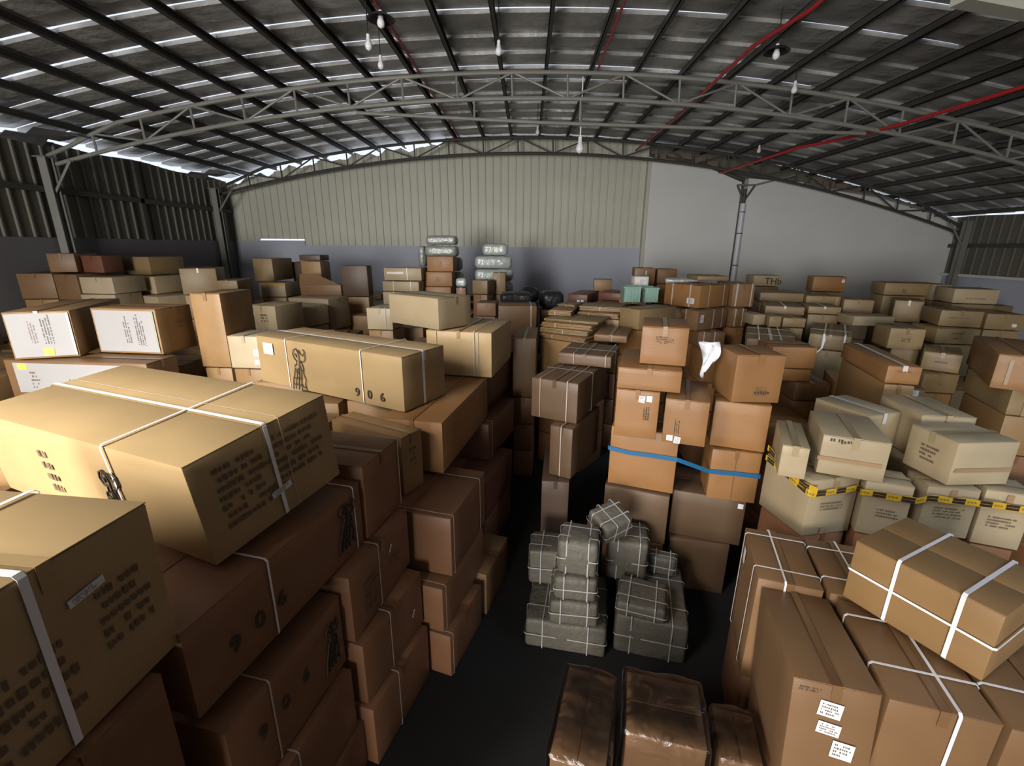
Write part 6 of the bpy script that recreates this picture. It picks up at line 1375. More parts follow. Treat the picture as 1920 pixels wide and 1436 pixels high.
    (-3.941,3.213,-0.003,0.59,0.59,0.531,1.098), (-3.262,3.206,0.01,0.59,0.59,0.531,0.003), (-3.262,3.206,0.01,0.59,0.59,0.531,0.55), (-3.262,3.206,0.01,0.59,0.59,0.531,1.096),
    (-2.603,3.199,0.019,0.59,0.59,0.535,0.003), (-2.603,3.199,0.019,0.59,0.59,0.535,0.554), (-2.603,3.199,0.019,0.59,0.59,0.535,1.105), (4.2,3.215,-0.01,0.59,0.59,0.604,0.003),
    (-10.084,3.876,0.027,0.59,0.59,0.446,0.003), (-10.084,3.876,0.027,0.59,0.59,0.446,0.465), (-10.084,3.876,0.027,0.59,0.59,0.446,0.927), (-10.084,3.876,0.027,0.59,0.59,0.446,1.39),
    (-9.381,3.899,0.027,0.59,0.59,0.533,0.003), (-9.381,3.899,0.027,0.59,0.59,0.533,0.552), (-9.381,3.899,0.027,0.59,0.59,0.533,1.101), (-8.707,3.89,0.004,0.59,0.59,0.454,0.003),
    (-8.707,3.89,0.004,0.59,0.59,0.454,0.473), (-8.707,3.89,0.004,0.59,0.59,0.454,0.944), (-8.707,3.89,0.004,0.59,0.59,0.454,1.414), (-8.022,3.904,-0.023,0.59,0.59,0.433,0.003),
    (-8.022,3.904,-0.023,0.59,0.59,0.433,0.452), (-8.022,3.904,-0.023,0.59,0.59,0.433,0.901), (-8.022,3.904,-0.023,0.59,0.59,0.433,1.35), (-7.345,3.897,0.007,0.59,0.59,0.446,0.003),
    (-7.345,3.897,0.007,0.59,0.59,0.446,0.465), (-7.345,3.897,0.007,0.59,0.59,0.446,0.928), (-7.345,3.897,0.007,0.59,0.59,0.446,1.39), (-6.676,3.903,-0.006,0.59,0.59,0.429,0.003),
    (-6.676,3.903,-0.006,0.59,0.59,0.429,0.448), (-6.676,3.903,-0.006,0.59,0.59,0.429,0.893), (-6.676,3.903,-0.006,0.59,0.59,0.429,1.338), (-5.978,3.896,-0.011,0.59,0.59,0.54,0.003),
    (-5.978,3.896,-0.011,0.59,0.59,0.54,0.559), (-5.978,3.896,-0.011,0.59,0.59,0.54,1.116), (-5.315,3.894,0.03,0.59,0.59,0.451,0.003), (-5.315,3.894,0.03,0.59,0.59,0.451,0.47),
    (-5.315,3.894,0.03,0.59,0.59,0.451,0.938), (-5.315,3.894,0.03,0.59,0.59,0.451,1.405), (-4.633,3.887,0.019,0.59,0.59,0.546,0.003), (-4.633,3.887,0.019,0.59,0.59,0.546,0.565),
    (-4.633,3.887,0.019,0.59,0.59,0.546,1.126), (-3.953,3.875,-0.019,0.59,0.59,0.425,0.003), (-3.953,3.875,-0.019,0.59,0.59,0.425,0.444), (-3.953,3.875,-0.019,0.59,0.59,0.425,0.884),
    (-3.953,3.875,-0.019,0.59,0.59,0.425,1.325), (-3.264,3.893,-0.008,0.59,0.59,0.455,0.003), (-3.264,3.893,-0.008,0.59,0.59,0.455,0.474), (-3.264,3.893,-0.008,0.59,0.59,0.455,0.946),
    (-3.264,3.893,-0.008,0.59,0.59,0.455,1.417), (-2.586,3.88,-0.026,0.59,0.59,0.457,0.003), (-2.586,3.88,-0.026,0.59,0.59,0.457,0.476), (-2.586,3.88,-0.026,0.59,0.59,0.457,0.949),
    (-2.586,3.88,-0.026,0.59,0.59,0.457,1.422), (-1.895,3.903,0.006,0.59,0.59,0.428,0.003), (-1.895,3.903,0.006,0.59,0.59,0.428,0.447), (4.204,3.903,-0.02,0.59,0.59,0.446,0.003),
    (4.204,3.903,-0.02,0.59,0.59,0.446,0.465), (4.204,3.903,-0.02,0.59,0.59,0.446,0.928), (4.895,3.891,0.028,0.59,0.59,0.598,0.003), (4.895,3.891,0.028,0.59,0.59,0.598,0.617),
    (-10.069,4.56,-0.024,0.59,0.59,0.424,0.003), (-10.069,4.56,-0.024,0.59,0.59,0.424,0.443), (-10.069,4.56,-0.024,0.59,0.59,0.424,0.883), (-10.069,4.56,-0.024,0.59,0.59,0.424,1.323),
    (-9.396,4.559,-0.026,0.59,0.59,0.496,0.003), (-9.396,4.559,-0.026,0.59,0.59,0.496,0.515), (-9.396,4.559,-0.026,0.59,0.59,0.496,1.027), (-9.396,4.559,-0.026,0.59,0.59,0.496,1.539),
    (-8.716,4.582,0.012,0.59,0.59,0.476,0.003), (-8.716,4.582,0.012,0.59,0.59,0.476,0.495), (-8.716,4.582,0.012,0.59,0.59,0.476,0.988), (-8.716,4.582,0.012,0.59,0.59,0.476,1.48),
    (-8.025,4.584,0.023,0.59,0.59,0.475,0.003), (-8.025,4.584,0.023,0.59,0.59,0.475,0.494), (-8.025,4.584,0.023,0.59,0.59,0.475,0.986), (-8.025,4.584,0.023,0.59,0.59,0.475,1.477),
    (-7.348,4.576,0.013,0.59,0.59,0.463,0.003), (-7.348,4.576,0.013,0.59,0.59,0.463,0.482), (-7.348,4.576,0.013,0.59,0.59,0.463,0.961), (-7.348,4.576,0.013,0.59,0.59,0.463,1.44),
    (-3.964,4.584,-0.021,0.59,0.59,0.433,0.003), (-3.964,4.584,-0.021,0.59,0.59,0.433,0.452), (-3.964,4.584,-0.021,0.59,0.59,0.433,0.902), (-3.964,4.584,-0.021,0.59,0.59,0.433,1.351),
    (-3.26,4.58,-0.016,0.59,0.59,0.463,0.003), (-3.26,4.58,-0.016,0.59,0.59,0.463,0.482), (-3.26,4.58,-0.016,0.59,0.59,0.463,0.961), (-3.26,4.58,-0.016,0.59,0.59,0.463,1.44),
    (-2.591,4.577,-0.019,0.59,0.59,0.483,0.003), (-2.591,4.577,-0.019,0.59,0.59,0.483,0.502), (-2.591,4.577,-0.019,0.59,0.59,0.483,1.002), (-1.895,4.576,0.025,0.59,0.59,0.491,0.003),
    (-1.895,4.576,0.025,0.59,0.59,0.491,0.51), (-1.895,4.576,0.025,0.59,0.59,0.491,1.016), (4.214,4.582,0.006,0.59,0.59,0.454,0.003), (4.214,4.582,0.006,0.59,0.59,0.454,0.473),
    (4.214,4.582,0.006,0.59,0.59,0.454,0.944), (-10.066,5.243,0.021,0.59,0.59,0.471,0.003), (-10.066,5.243,0.021,0.59,0.59,0.471,0.49), (-10.066,5.243,0.021,0.59,0.59,0.471,0.977),
    (-10.066,5.243,0.021,0.59,0.59,0.471,1.464), (-9.396,5.262,0.008,0.59,0.59,0.447,0.003), (-9.396,5.262,0.008,0.59,0.59,0.447,0.466), (-9.396,5.262,0.008,0.59,0.59,0.447,0.929),
    (-9.396,5.262,0.008,0.59,0.59,0.447,1.392), (-8.7,5.262,0.024,0.59,0.59,0.488,0.003), (-8.7,5.262,0.024,0.59,0.59,0.488,0.507), (-8.7,5.262,0.024,0.59,0.59,0.488,1.01),
    (-8.7,5.262,0.024,0.59,0.59,0.488,1.514), (-8.025,5.256,0.006,0.59,0.59,0.461,0.003), (-8.025,5.256,0.006,0.59,0.59,0.461,0.48), (-8.025,5.256,0.006,0.59,0.59,0.461,0.957),
    (-8.025,5.256,0.006,0.59,0.59,0.461,1.434), (-7.335,5.246,-0.025,0.59,0.59,0.475,0.003), (-7.335,5.246,-0.025,0.59,0.59,0.475,0.494), (-7.335,5.246,-0.025,0.59,0.59,0.475,0.985),
    (-3.271,5.239,-0.008,0.59,0.59,0.488,0.003), (-3.271,5.239,-0.008,0.59,0.59,0.488,0.507), (-3.271,5.239,-0.008,0.59,0.59,0.488,1.012), (-2.583,5.259,-0.012,0.59,0.59,0.451,0.003),
    (-2.583,5.259,-0.012,0.59,0.59,0.451,0.47), (-2.583,5.259,-0.012,0.59,0.59,0.451,0.936), (-2.583,5.259,-0.012,0.59,0.59,0.451,1.403), (-1.907,5.236,-0.005,0.59,0.59,0.491,0.003),
    (-1.907,5.236,-0.005,0.59,0.59,0.491,0.51), (-1.907,5.236,-0.005,0.59,0.59,0.491,1.016), (-1.907,5.236,-0.005,0.59,0.59,0.491,1.523), (2.858,5.261,-0.012,0.59,0.59,0.52,0.539),
    (-10.075,5.934,-0.015,0.59,0.59,0.46,0.003), (-10.075,5.934,-0.015,0.59,0.59,0.46,0.479), (-10.075,5.934,-0.015,0.59,0.59,0.46,0.955), (-10.075,5.934,-0.015,0.59,0.59,0.46,1.431),
    (-9.404,5.923,-0.013,0.59,0.59,0.49,0.003), (-9.404,5.923,-0.013,0.59,0.59,0.49,0.509), (-9.404,5.923,-0.013,0.59,0.59,0.49,1.015), (-9.404,5.923,-0.013,0.59,0.59,0.49,1.521),
    (-8.721,5.938,-0.025,0.59,0.59,0.495,0.003), (-8.721,5.938,-0.025,0.59,0.59,0.495,0.514), (-8.721,5.938,-0.025,0.59,0.59,0.495,1.026), (-8.721,5.938,-0.025,0.59,0.59,0.495,1.537),
    (-8.04,5.918,-0.017,0.59,0.59,0.491,0.003), (-8.04,5.918,-0.017,0.59,0.59,0.491,0.51), (-8.04,5.918,-0.017,0.59,0.59,0.491,1.018), (-7.345,5.942,-0,0.59,0.59,0.43,0.003),
    (-7.345,5.942,-0,0.59,0.59,0.43,0.449), (-7.345,5.942,-0,0.59,0.59,0.43,0.895), (-7.345,5.942,-0,0.59,0.59,0.43,1.341), (-6.675,5.929,0.029,0.59,0.59,0.434,0.003),
    (-6.675,5.929,0.029,0.59,0.59,0.434,0.453), (-6.675,5.929,0.029,0.59,0.59,0.434,0.903), (-6.675,5.929,0.029,0.59,0.59,0.434,1.353), (-5.998,5.94,-0.023,0.59,0.59,0.494,0.003),
    (-5.998,5.94,-0.023,0.59,0.59,0.494,0.513), (-5.998,5.94,-0.023,0.59,0.59,0.494,1.024), (-5.998,5.94,-0.023,0.59,0.59,0.494,1.534), (-5.316,5.932,0.01,0.59,0.59,0.49,0.003),
    (-5.316,5.932,0.01,0.59,0.59,0.49,0.509), (-5.316,5.932,0.01,0.59,0.59,0.49,1.014), (-3.284,5.925,-0.01,0.59,0.59,0.495,0.003), (-3.284,5.925,-0.01,0.59,0.59,0.495,0.514),
    (-3.284,5.925,-0.01,0.59,0.59,0.495,1.025), (-3.284,5.925,-0.01,0.59,0.59,0.495,1.537), (-2.587,5.926,0.029,0.59,0.59,0.434,0.003), (-2.587,5.926,0.029,0.59,0.59,0.434,0.453),
    (-2.587,5.926,0.029,0.59,0.59,0.434,0.904), (-2.587,5.926,0.029,0.59,0.59,0.434,1.354), (-1.919,5.944,0.027,0.59,0.59,0.473,0.003), (-1.919,5.944,0.027,0.59,0.59,0.473,0.492),
    (-1.919,5.944,0.027,0.59,0.59,0.473,0.981), (-1.919,5.944,0.027,0.59,0.59,0.473,1.469), (-10.068,6.601,0.007,0.59,0.59,0.447,0.003), (-10.068,6.601,0.007,0.59,0.59,0.447,0.466),
    (-10.068,6.601,0.007,0.59,0.59,0.447,0.93), (-10.068,6.601,0.007,0.59,0.59,0.447,1.393), (-9.394,6.616,0.027,0.59,0.59,0.436,0.003), (-9.394,6.616,0.027,0.59,0.59,0.436,0.455),
    (-9.394,6.616,0.027,0.59,0.59,0.436,0.907), (-9.394,6.616,0.027,0.59,0.59,0.436,1.358), (-8.715,6.624,-0.017,0.59,0.59,0.424,0.003), (-8.715,6.624,-0.017,0.59,0.59,0.424,0.443),
    (-8.715,6.624,-0.017,0.59,0.59,0.424,0.882), (-8.715,6.624,-0.017,0.59,0.59,0.424,1.322), (-8.039,6.62,0.014,0.59,0.59,0.492,0.003), (-8.039,6.62,0.014,0.59,0.59,0.492,0.511),
    (-8.039,6.62,0.014,0.59,0.59,0.492,1.019), (-8.039,6.62,0.014,0.59,0.59,0.492,1.527), (-7.35,6.596,-0.012,0.59,0.59,0.475,0.003), (-7.35,6.596,-0.012,0.59,0.59,0.475,0.494),
    (-7.35,6.596,-0.012,0.59,0.59,0.475,0.986), (-6.673,6.599,-0.007,0.59,0.59,0.456,0.003), (-6.673,6.599,-0.007,0.59,0.59,0.456,0.475), (-6.673,6.599,-0.007,0.59,0.59,0.456,0.948),
    (-6.673,6.599,-0.007,0.59,0.59,0.456,1.42), (-5.994,6.608,-0.022,0.59,0.59,0.424,0.003), (-5.994,6.608,-0.022,0.59,0.59,0.424,0.443), (-5.994,6.608,-0.022,0.59,0.59,0.424,0.882),
    (-5.994,6.608,-0.022,0.59,0.59,0.424,1.322), (-5.301,6.617,-0.005,0.59,0.59,0.43,0.003), (-5.301,6.617,-0.005,0.59,0.59,0.43,0.449), (-5.301,6.617,-0.005,0.59,0.59,0.43,0.895),
    (-5.301,6.617,-0.005,0.59,0.59,0.43,1.341), (-4.636,6.612,0.024,0.59,0.59,0.458,0.003), (-4.636,6.612,0.024,0.59,0.59,0.458,0.477), (-4.636,6.612,0.024,0.59,0.59,0.458,0.95),
    (-4.636,6.612,0.024,0.59,0.59,0.458,1.424), (-3.936,6.611,-0.019,0.59,0.59,0.468,0.003), (-3.936,6.611,-0.019,0.59,0.59,0.468,0.487), (-3.936,6.611,-0.019,0.59,0.59,0.468,0.97),
    (-3.936,6.611,-0.019,0.59,0.59,0.468,1.454), (-3.267,6.613,0.013,0.59,0.59,0.423,0.003), (-3.267,6.613,0.013,0.59,0.59,0.423,0.442), (-3.267,6.613,0.013,0.59,0.59,0.423,0.881),
    (-3.267,6.613,0.013,0.59,0.59,0.423,1.321), (-2.592,6.619,-0.022,0.59,0.59,0.425,0.003), (-2.592,6.619,-0.022,0.59,0.59,0.425,0.444), (-2.592,6.619,-0.022,0.59,0.59,0.425,0.884),
    (-2.592,6.619,-0.022,0.59,0.59,0.425,1.325), (-1.92,6.604,-0.004,0.59,0.59,0.445,0.003), (-1.92,6.604,-0.004,0.59,0.59,0.445,0.464), (-1.92,6.604,-0.004,0.59,0.59,0.445,0.925),
    (-1.92,6.604,-0.004,0.59,0.59,0.445,1.386), (6.256,6.613,-0.027,0.59,0.59,0.533,0.003), (6.256,6.613,-0.027,0.59,0.59,0.533,0.552), (-10.059,7.277,0.027,0.59,0.59,0.505,0.003),
    (-10.059,7.277,0.027,0.59,0.59,0.505,0.524), (-10.059,7.277,0.027,0.59,0.59,0.505,1.046), (-10.059,7.277,0.027,0.59,0.59,0.505,1.567), (-9.387,7.291,-0.014,0.59,0.59,0.451,0.003),
    (-9.387,7.291,-0.014,0.59,0.59,0.451,0.47), (-9.387,7.291,-0.014,0.59,0.59,0.451,0.937), (-9.387,7.291,-0.014,0.59,0.59,0.451,1.403), (-8.711,7.301,-0.017,0.59,0.59,0.482,0.003),
    (-8.711,7.301,-0.017,0.59,0.59,0.482,0.501), (-8.711,7.301,-0.017,0.59,0.59,0.482,0.999), (-8.711,7.301,-0.017,0.59,0.59,0.482,1.497), (-8.037,7.296,0.028,0.59,0.59,0.513,0.003),
    (-8.037,7.296,0.028,0.59,0.59,0.513,0.532), (-8.037,7.296,0.028,0.59,0.59,0.513,1.061), (-8.037,7.296,0.028,0.59,0.59,0.513,1.59), (-7.356,7.288,-0.03,0.59,0.59,0.486,0.003),
    (-7.356,7.288,-0.03,0.59,0.59,0.486,0.505), (-7.356,7.288,-0.03,0.59,0.59,0.486,1.007), (-7.356,7.288,-0.03,0.59,0.59,0.486,1.51), (-6.659,7.3,-0.026,0.59,0.59,0.479,0.003),
    (-6.659,7.3,-0.026,0.59,0.59,0.479,0.498), (-6.659,7.3,-0.026,0.59,0.59,0.479,0.993), (-6.659,7.3,-0.026,0.59,0.59,0.479,1.488), (-6.003,7.288,0.025,0.59,0.59,0.468,0.003),
    (-6.003,7.288,0.025,0.59,0.59,0.468,0.487), (-6.003,7.288,0.025,0.59,0.59,0.468,0.971), (-3.965,7.284,0.001,0.59,0.59,0.478,0.003), (-3.965,7.284,0.001,0.59,0.59,0.478,0.497),
    (-3.965,7.284,0.001,0.59,0.59,0.478,0.992), (-3.965,7.284,0.001,0.59,0.59,0.478,1.486), (-1.912,7.279,-0.024,0.59,0.59,0.504,0.003), (-1.912,7.279,-0.024,0.59,0.59,0.504,0.523),
    (-1.912,7.279,-0.024,0.59,0.59,0.504,1.042), (-1.912,7.279,-0.024,0.59,0.59,0.504,1.562), (-1.235,7.285,-0.013,0.59,0.59,0.484,0.003), (-1.235,7.285,-0.013,0.59,0.59,0.484,0.503),
    (-1.235,7.285,-0.013,0.59,0.59,0.484,1.003), (2.851,7.282,0.007,0.59,0.59,0.484,0.503), (5.564,7.284,-0.012,0.59,0.59,0.471,0.003), (5.564,7.284,-0.012,0.59,0.59,0.471,0.49),
    (5.564,7.284,-0.012,0.59,0.59,0.471,0.977), (5.564,7.284,-0.012,0.59,0.59,0.471,1.465), (-10.075,7.98,-0.019,0.59,0.59,0.454,0.003), (-10.075,7.98,-0.019,0.59,0.59,0.454,0.473),
    (-10.075,7.98,-0.019,0.59,0.59,0.454,0.942), (-10.075,7.98,-0.019,0.59,0.59,0.454,1.412), (-9.375,7.956,-0.03,0.59,0.59,0.512,0.003), (-9.375,7.956,-0.03,0.59,0.59,0.512,0.531),
    (-9.375,7.956,-0.03,0.59,0.59,0.512,1.058), (-9.375,7.956,-0.03,0.59,0.59,0.512,1.586), (-8.725,7.975,0.003,0.59,0.59,0.463,0.003), (-8.725,7.975,0.003,0.59,0.59,0.463,0.482),
    (-8.725,7.975,0.003,0.59,0.59,0.463,0.961), (-8.725,7.975,0.003,0.59,0.59,0.463,1.441), (-8.038,7.984,-0.006,0.59,0.59,0.465,0.003), (-8.038,7.984,-0.006,0.59,0.59,0.465,0.484),
    (-8.038,7.984,-0.006,0.59,0.59,0.465,0.964), (-8.038,7.984,-0.006,0.59,0.59,0.465,1.445), (-7.352,7.977,-0.013,0.59,0.59,0.453,0.003), (-7.352,7.977,-0.013,0.59,0.59,0.453,0.472),
    (-7.352,7.977,-0.013,0.59,0.59,0.453,0.941), (-7.352,7.977,-0.013,0.59,0.59,0.453,1.411), (-6.661,7.958,-0.027,0.59,0.59,0.447,0.003), (-6.661,7.958,-0.027,0.59,0.59,0.447,0.466),
    (-6.661,7.958,-0.027,0.59,0.59,0.447,0.929), (-6.661,7.958,-0.027,0.59,0.59,0.447,1.392), (-5.975,7.968,0.014,0.59,0.59,0.488,0.003), (-5.975,7.968,0.014,0.59,0.59,0.488,0.507),
    (-5.975,7.968,0.014,0.59,0.59,0.488,1.012), (-5.975,7.968,0.014,0.59,0.59,0.488,1.516), (-3.95,7.983,-0.004,0.59,0.59,0.501,0.003), (-3.95,7.983,-0.004,0.59,0.59,0.501,0.52),
    (-3.95,7.983,-0.004,0.59,0.59,0.501,1.038), (-3.95,7.983,-0.004,0.59,0.59,0.501,1.555), (-1.903,7.978,0.023,0.59,0.59,0.47,0.003), (-1.903,7.978,0.023,0.59,0.59,0.47,0.489),
    (-1.903,7.978,0.023,0.59,0.59,0.47,0.976), (-1.903,7.978,0.023,0.59,0.59,0.47,1.462), (-1.225,7.982,-0.006,0.59,0.59,0.525,0.003), (-1.225,7.982,-0.006,0.59,0.59,0.525,0.544),
    (-1.225,7.982,-0.006,0.59,0.59,0.525,1.086), (-0.562,7.983,0.023,0.59,0.59,0.532,1.099), (-10.065,8.643,0.007,0.59,0.59,0.461,0.003), (-10.065,8.643,0.007,0.59,0.59,0.461,0.48),
    (-10.065,8.643,0.007,0.59,0.59,0.461,0.956), (-10.065,8.643,0.007,0.59,0.59,0.461,1.433), (-9.386,8.64,-0.029,0.59,0.59,0.518,0.003), (-9.386,8.64,-0.029,0.59,0.59,0.518,0.537),
    (-9.386,8.64,-0.029,0.59,0.59,0.518,1.071), (-9.386,8.64,-0.029,0.59,0.59,0.518,1.605), (-8.699,8.644,-0.027,0.59,0.59,0.508,0.003), (-8.699,8.644,-0.027,0.59,0.59,0.508,0.527),
    (-8.699,8.644,-0.027,0.59,0.59,0.508,1.051), (-8.699,8.644,-0.027,0.59,0.59,0.508,1.575), (-8.022,8.64,0.019,0.59,0.59,0.509,0.003), (-8.022,8.64,0.019,0.59,0.59,0.509,0.528),
    (-8.022,8.64,0.019,0.59,0.59,0.509,1.054), (-8.022,8.64,0.019,0.59,0.59,0.509,1.579), (-7.348,8.643,-0.027,0.59,0.59,0.451,0.003), (-7.348,8.643,-0.027,0.59,0.59,0.451,0.47),
    (-7.348,8.643,-0.027,0.59,0.59,0.451,0.938), (-7.348,8.643,-0.027,0.59,0.59,0.451,1.405), (-6.672,8.657,0.008,0.59,0.59,0.463,0.003), (-6.672,8.657,0.008,0.59,0.59,0.463,0.482),
    (-6.672,8.657,0.008,0.59,0.59,0.463,0.962), (-6.672,8.657,0.008,0.59,0.59,0.463,1.441), (-5.981,8.637,0.007,0.59,0.59,0.46,0.003), (-5.981,8.637,0.007,0.59,0.59,0.46,0.479),
    (-5.981,8.637,0.007,0.59,0.59,0.46,0.954), (-5.981,8.637,0.007,0.59,0.59,0.46,1.43), (-3.948,8.656,0.025,0.59,0.59,0.472,0.003), (-3.948,8.656,0.025,0.59,0.59,0.472,0.491),
    (-3.948,8.656,0.025,0.59,0.59,0.472,0.979), (-3.948,8.656,0.025,0.59,0.59,0.472,1.467), (-3.266,8.639,-0.015,0.59,0.59,0.454,0.003), (-3.266,8.639,-0.015,0.59,0.59,0.454,0.473),
    (-3.266,8.639,-0.015,0.59,0.59,0.454,0.942), (-3.266,8.639,-0.015,0.59,0.59,0.454,1.412), (-2.579,8.645,0.013,0.59,0.59,0.512,0.003), (-2.579,8.645,0.013,0.59,0.59,0.512,0.531),
    (-2.579,8.645,0.013,0.59,0.59,0.512,1.06), (-1.913,8.641,-0.015,0.59,0.59,0.483,0.003), (-1.913,8.641,-0.015,0.59,0.59,0.483,0.502), (-1.913,8.641,-0.015,0.59,0.59,0.483,1.001),
    (-1.913,8.641,-0.015,0.59,0.59,0.483,1.501), (-1.233,8.637,0.021,0.59,0.59,0.498,0.003), (-1.233,8.637,0.021,0.59,0.59,0.498,0.517), (-1.233,8.637,0.021,0.59,0.59,0.498,1.031),
    (2.172,8.642,0.008,0.59,0.59,0.492,0.003), (2.172,8.642,0.008,0.59,0.59,0.492,0.511), (2.172,8.642,0.008,0.59,0.59,0.492,1.019), (2.172,8.642,0.008,0.59,0.59,0.492,1.526),
    (-5.984,9.338,0.018,0.59,0.59,0.483,0.003), (-5.984,9.338,0.018,0.59,0.59,0.483,0.502), (-5.984,9.338,0.018,0.59,0.59,0.483,1.001), (-5.984,9.338,0.018,0.59,0.59,0.483,1.5),
    (-3.267,9.333,-0.02,0.59,0.59,0.485,0.003), (-3.267,9.333,-0.02,0.59,0.59,0.485,0.504), (-3.267,9.333,-0.02,0.59,0.59,0.485,1.004), (-3.267,9.333,-0.02,0.59,0.59,0.485,1.505),
    (-2.6,9.327,-0.019,0.59,0.59,0.47,0.003), (-2.6,9.327,-0.019,0.59,0.59,0.47,0.489), (-2.6,9.327,-0.019,0.59,0.59,0.47,0.976), (-2.6,9.327,-0.019,0.59,0.59,0.47,1.462),
    (-1.906,9.327,-0.02,0.59,0.59,0.482,0.003), (-1.906,9.327,-0.02,0.59,0.59,0.482,0.501), (-1.906,9.327,-0.02,0.59,0.59,0.482,0.998), (-1.906,9.327,-0.02,0.59,0.59,0.482,1.496),
    (0.142,9.321,0.019,0.59,0.59,0.437,0.003), (0.142,9.321,0.019,0.59,0.59,0.437,0.456), (8.98,9.341,0.008,0.59,0.59,0.491,0.003), (8.98,9.341,0.008,0.59,0.59,0.491,0.51),
    (8.98,9.341,0.008,0.59,0.59,0.491,1.017), (8.98,9.341,0.008,0.59,0.59,0.491,1.524), (-6,10.021,0.001,0.59,0.59,0.468,0.003), (-6,10.021,0.001,0.59,0.59,0.468,0.487),
    (-6,10.021,0.001,0.59,0.59,0.468,0.971), (-6,10.021,0.001,0.59,0.59,0.468,1.455), (-3.956,10.015,0.012,0.59,0.59,0.515,0.003), (-3.956,10.015,0.012,0.59,0.59,0.515,0.534),
    (-3.956,10.015,0.012,0.59,0.59,0.515,1.064), (-3.273,10.011,0.015,0.59,0.59,0.472,0.003), (-3.273,10.011,0.015,0.59,0.59,0.472,0.491), (-3.273,10.011,0.015,0.59,0.59,0.472,0.978),
    (-3.273,10.011,0.015,0.59,0.59,0.472,1.466), (-2.595,10.014,-0.008,0.59,0.59,0.51,0.003), (-2.595,10.014,-0.008,0.59,0.59,0.51,0.529), (-2.595,10.014,-0.008,0.59,0.59,0.51,1.055),
    (-2.595,10.014,-0.008,0.59,0.59,0.51,1.581), (-1.915,10.002,0.007,0.59,0.59,0.491,0.003), (-1.915,10.002,0.007,0.59,0.59,0.491,0.51), (-1.915,10.002,0.007,0.59,0.59,0.491,1.018),
    (-1.915,10.002,0.007,0.59,0.59,0.491,1.525), (4.212,10.012,-0.002,0.59,0.59,0.505,0.003), (4.212,10.012,-0.002,0.59,0.59,0.505,0.524), (4.212,10.012,-0.002,0.59,0.59,0.505,1.044),
    (8.96,10.015,0.024,0.59,0.59,0.523,0.003), (8.96,10.015,0.024,0.59,0.59,0.523,0.542), (8.96,10.015,0.024,0.59,0.59,0.523,1.082), (8.96,10.015,0.024,0.59,0.59,0.523,1.621),
    (9.663,10.02,0.021,0.59,0.59,0.474,0.003), (9.663,10.02,0.021,0.59,0.59,0.474,0.493), (9.663,10.02,0.021,0.59,0.59,0.474,0.984), (9.663,10.02,0.021,0.59,0.59,0.474,1.474),
    (-10.07,10.684,-0.004,0.59,0.59,0.501,0.003), (-10.07,10.684,-0.004,0.59,0.59,0.501,0.52), (-10.07,10.684,-0.004,0.59,0.59,0.501,1.037), (-10.07,10.684,-0.004,0.59,0.59,0.501,1.554),
    (-7.339,10.68,0.011,0.59,0.59,0.472,0.003), (-7.339,10.68,0.011,0.59,0.59,0.472,0.491), (-7.339,10.68,0.011,0.59,0.59,0.472,0.979), (-7.339,10.68,0.011,0.59,0.59,0.472,1.467),
    (-1.91,10.692,0.001,0.59,0.59,0.497,0.003), (-1.91,10.692,0.001,0.59,0.59,0.497,0.516), (-1.91,10.692,0.001,0.59,0.59,0.497,1.029), (-1.91,10.692,0.001,0.59,0.59,0.497,1.542),
    (4.203,10.698,-0.014,0.59,0.59,0.494,0.003), (4.203,10.698,-0.014,0.59,0.59,0.494,0.513), (4.203,10.698,-0.014,0.59,0.59,0.494,1.023), (4.203,10.698,-0.014,0.59,0.59,0.494,1.533),
    (4.899,10.692,0.019,0.59,0.59,0.537,0.003), (4.899,10.692,0.019,0.59,0.59,0.537,0.556), (4.899,10.692,0.019,0.59,0.59,0.537,1.108), (4.899,10.692,0.019,0.59,0.59,0.537,1.661),
    (5.584,10.678,-0.006,0.59,0.59,0.506,0.003), (5.584,10.678,-0.006,0.59,0.59,0.506,0.525), (5.584,10.678,-0.006,0.59,0.59,0.506,1.046), (5.584,10.678,-0.006,0.59,0.59,0.506,1.568),
    (7.609,10.702,-0.012,0.59,0.59,0.498,0.003), (7.609,10.702,-0.012,0.59,0.59,0.498,0.517), (7.609,10.702,-0.012,0.59,0.59,0.498,1.031), (7.609,10.702,-0.012,0.59,0.59,0.498,1.546),
    (8.281,10.681,-0.001,0.59,0.59,0.526,0.003), (8.281,10.681,-0.001,0.59,0.59,0.526,0.545), (8.281,10.681,-0.001,0.59,0.59,0.526,1.088), (8.281,10.681,-0.001,0.59,0.59,0.526,1.63),
    (8.961,10.69,-0.004,0.59,0.59,0.545,0.003), (8.961,10.69,-0.004,0.59,0.59,0.545,0.564), (8.961,10.69,-0.004,0.59,0.59,0.545,1.125), (8.961,10.69,-0.004,0.59,0.59,0.545,1.687),
    (9.65,10.699,-0.016,0.59,0.59,0.539,0.003), (9.65,10.699,-0.016,0.59,0.59,0.539,0.558), (9.65,10.699,-0.016,0.59,0.59,0.539,1.112), (9.65,10.699,-0.016,0.59,0.59,0.539,1.667),
    (10.316,10.68,0.008,0.59,0.59,0.511,0.003), (10.316,10.68,0.008,0.59,0.59,0.511,0.53), (10.316,10.68,0.008,0.59,0.59,0.511,1.058), (10.316,10.68,0.008,0.59,0.59,0.511,1.585),
    (-10.069,11.374,-0.009,0.59,0.59,0.496,0.003), (-10.069,11.374,-0.009,0.59,0.59,0.496,0.515), (-10.069,11.374,-0.009,0.59,0.59,0.496,1.027), (-10.069,11.374,-0.009,0.59,0.59,0.496,1.539),
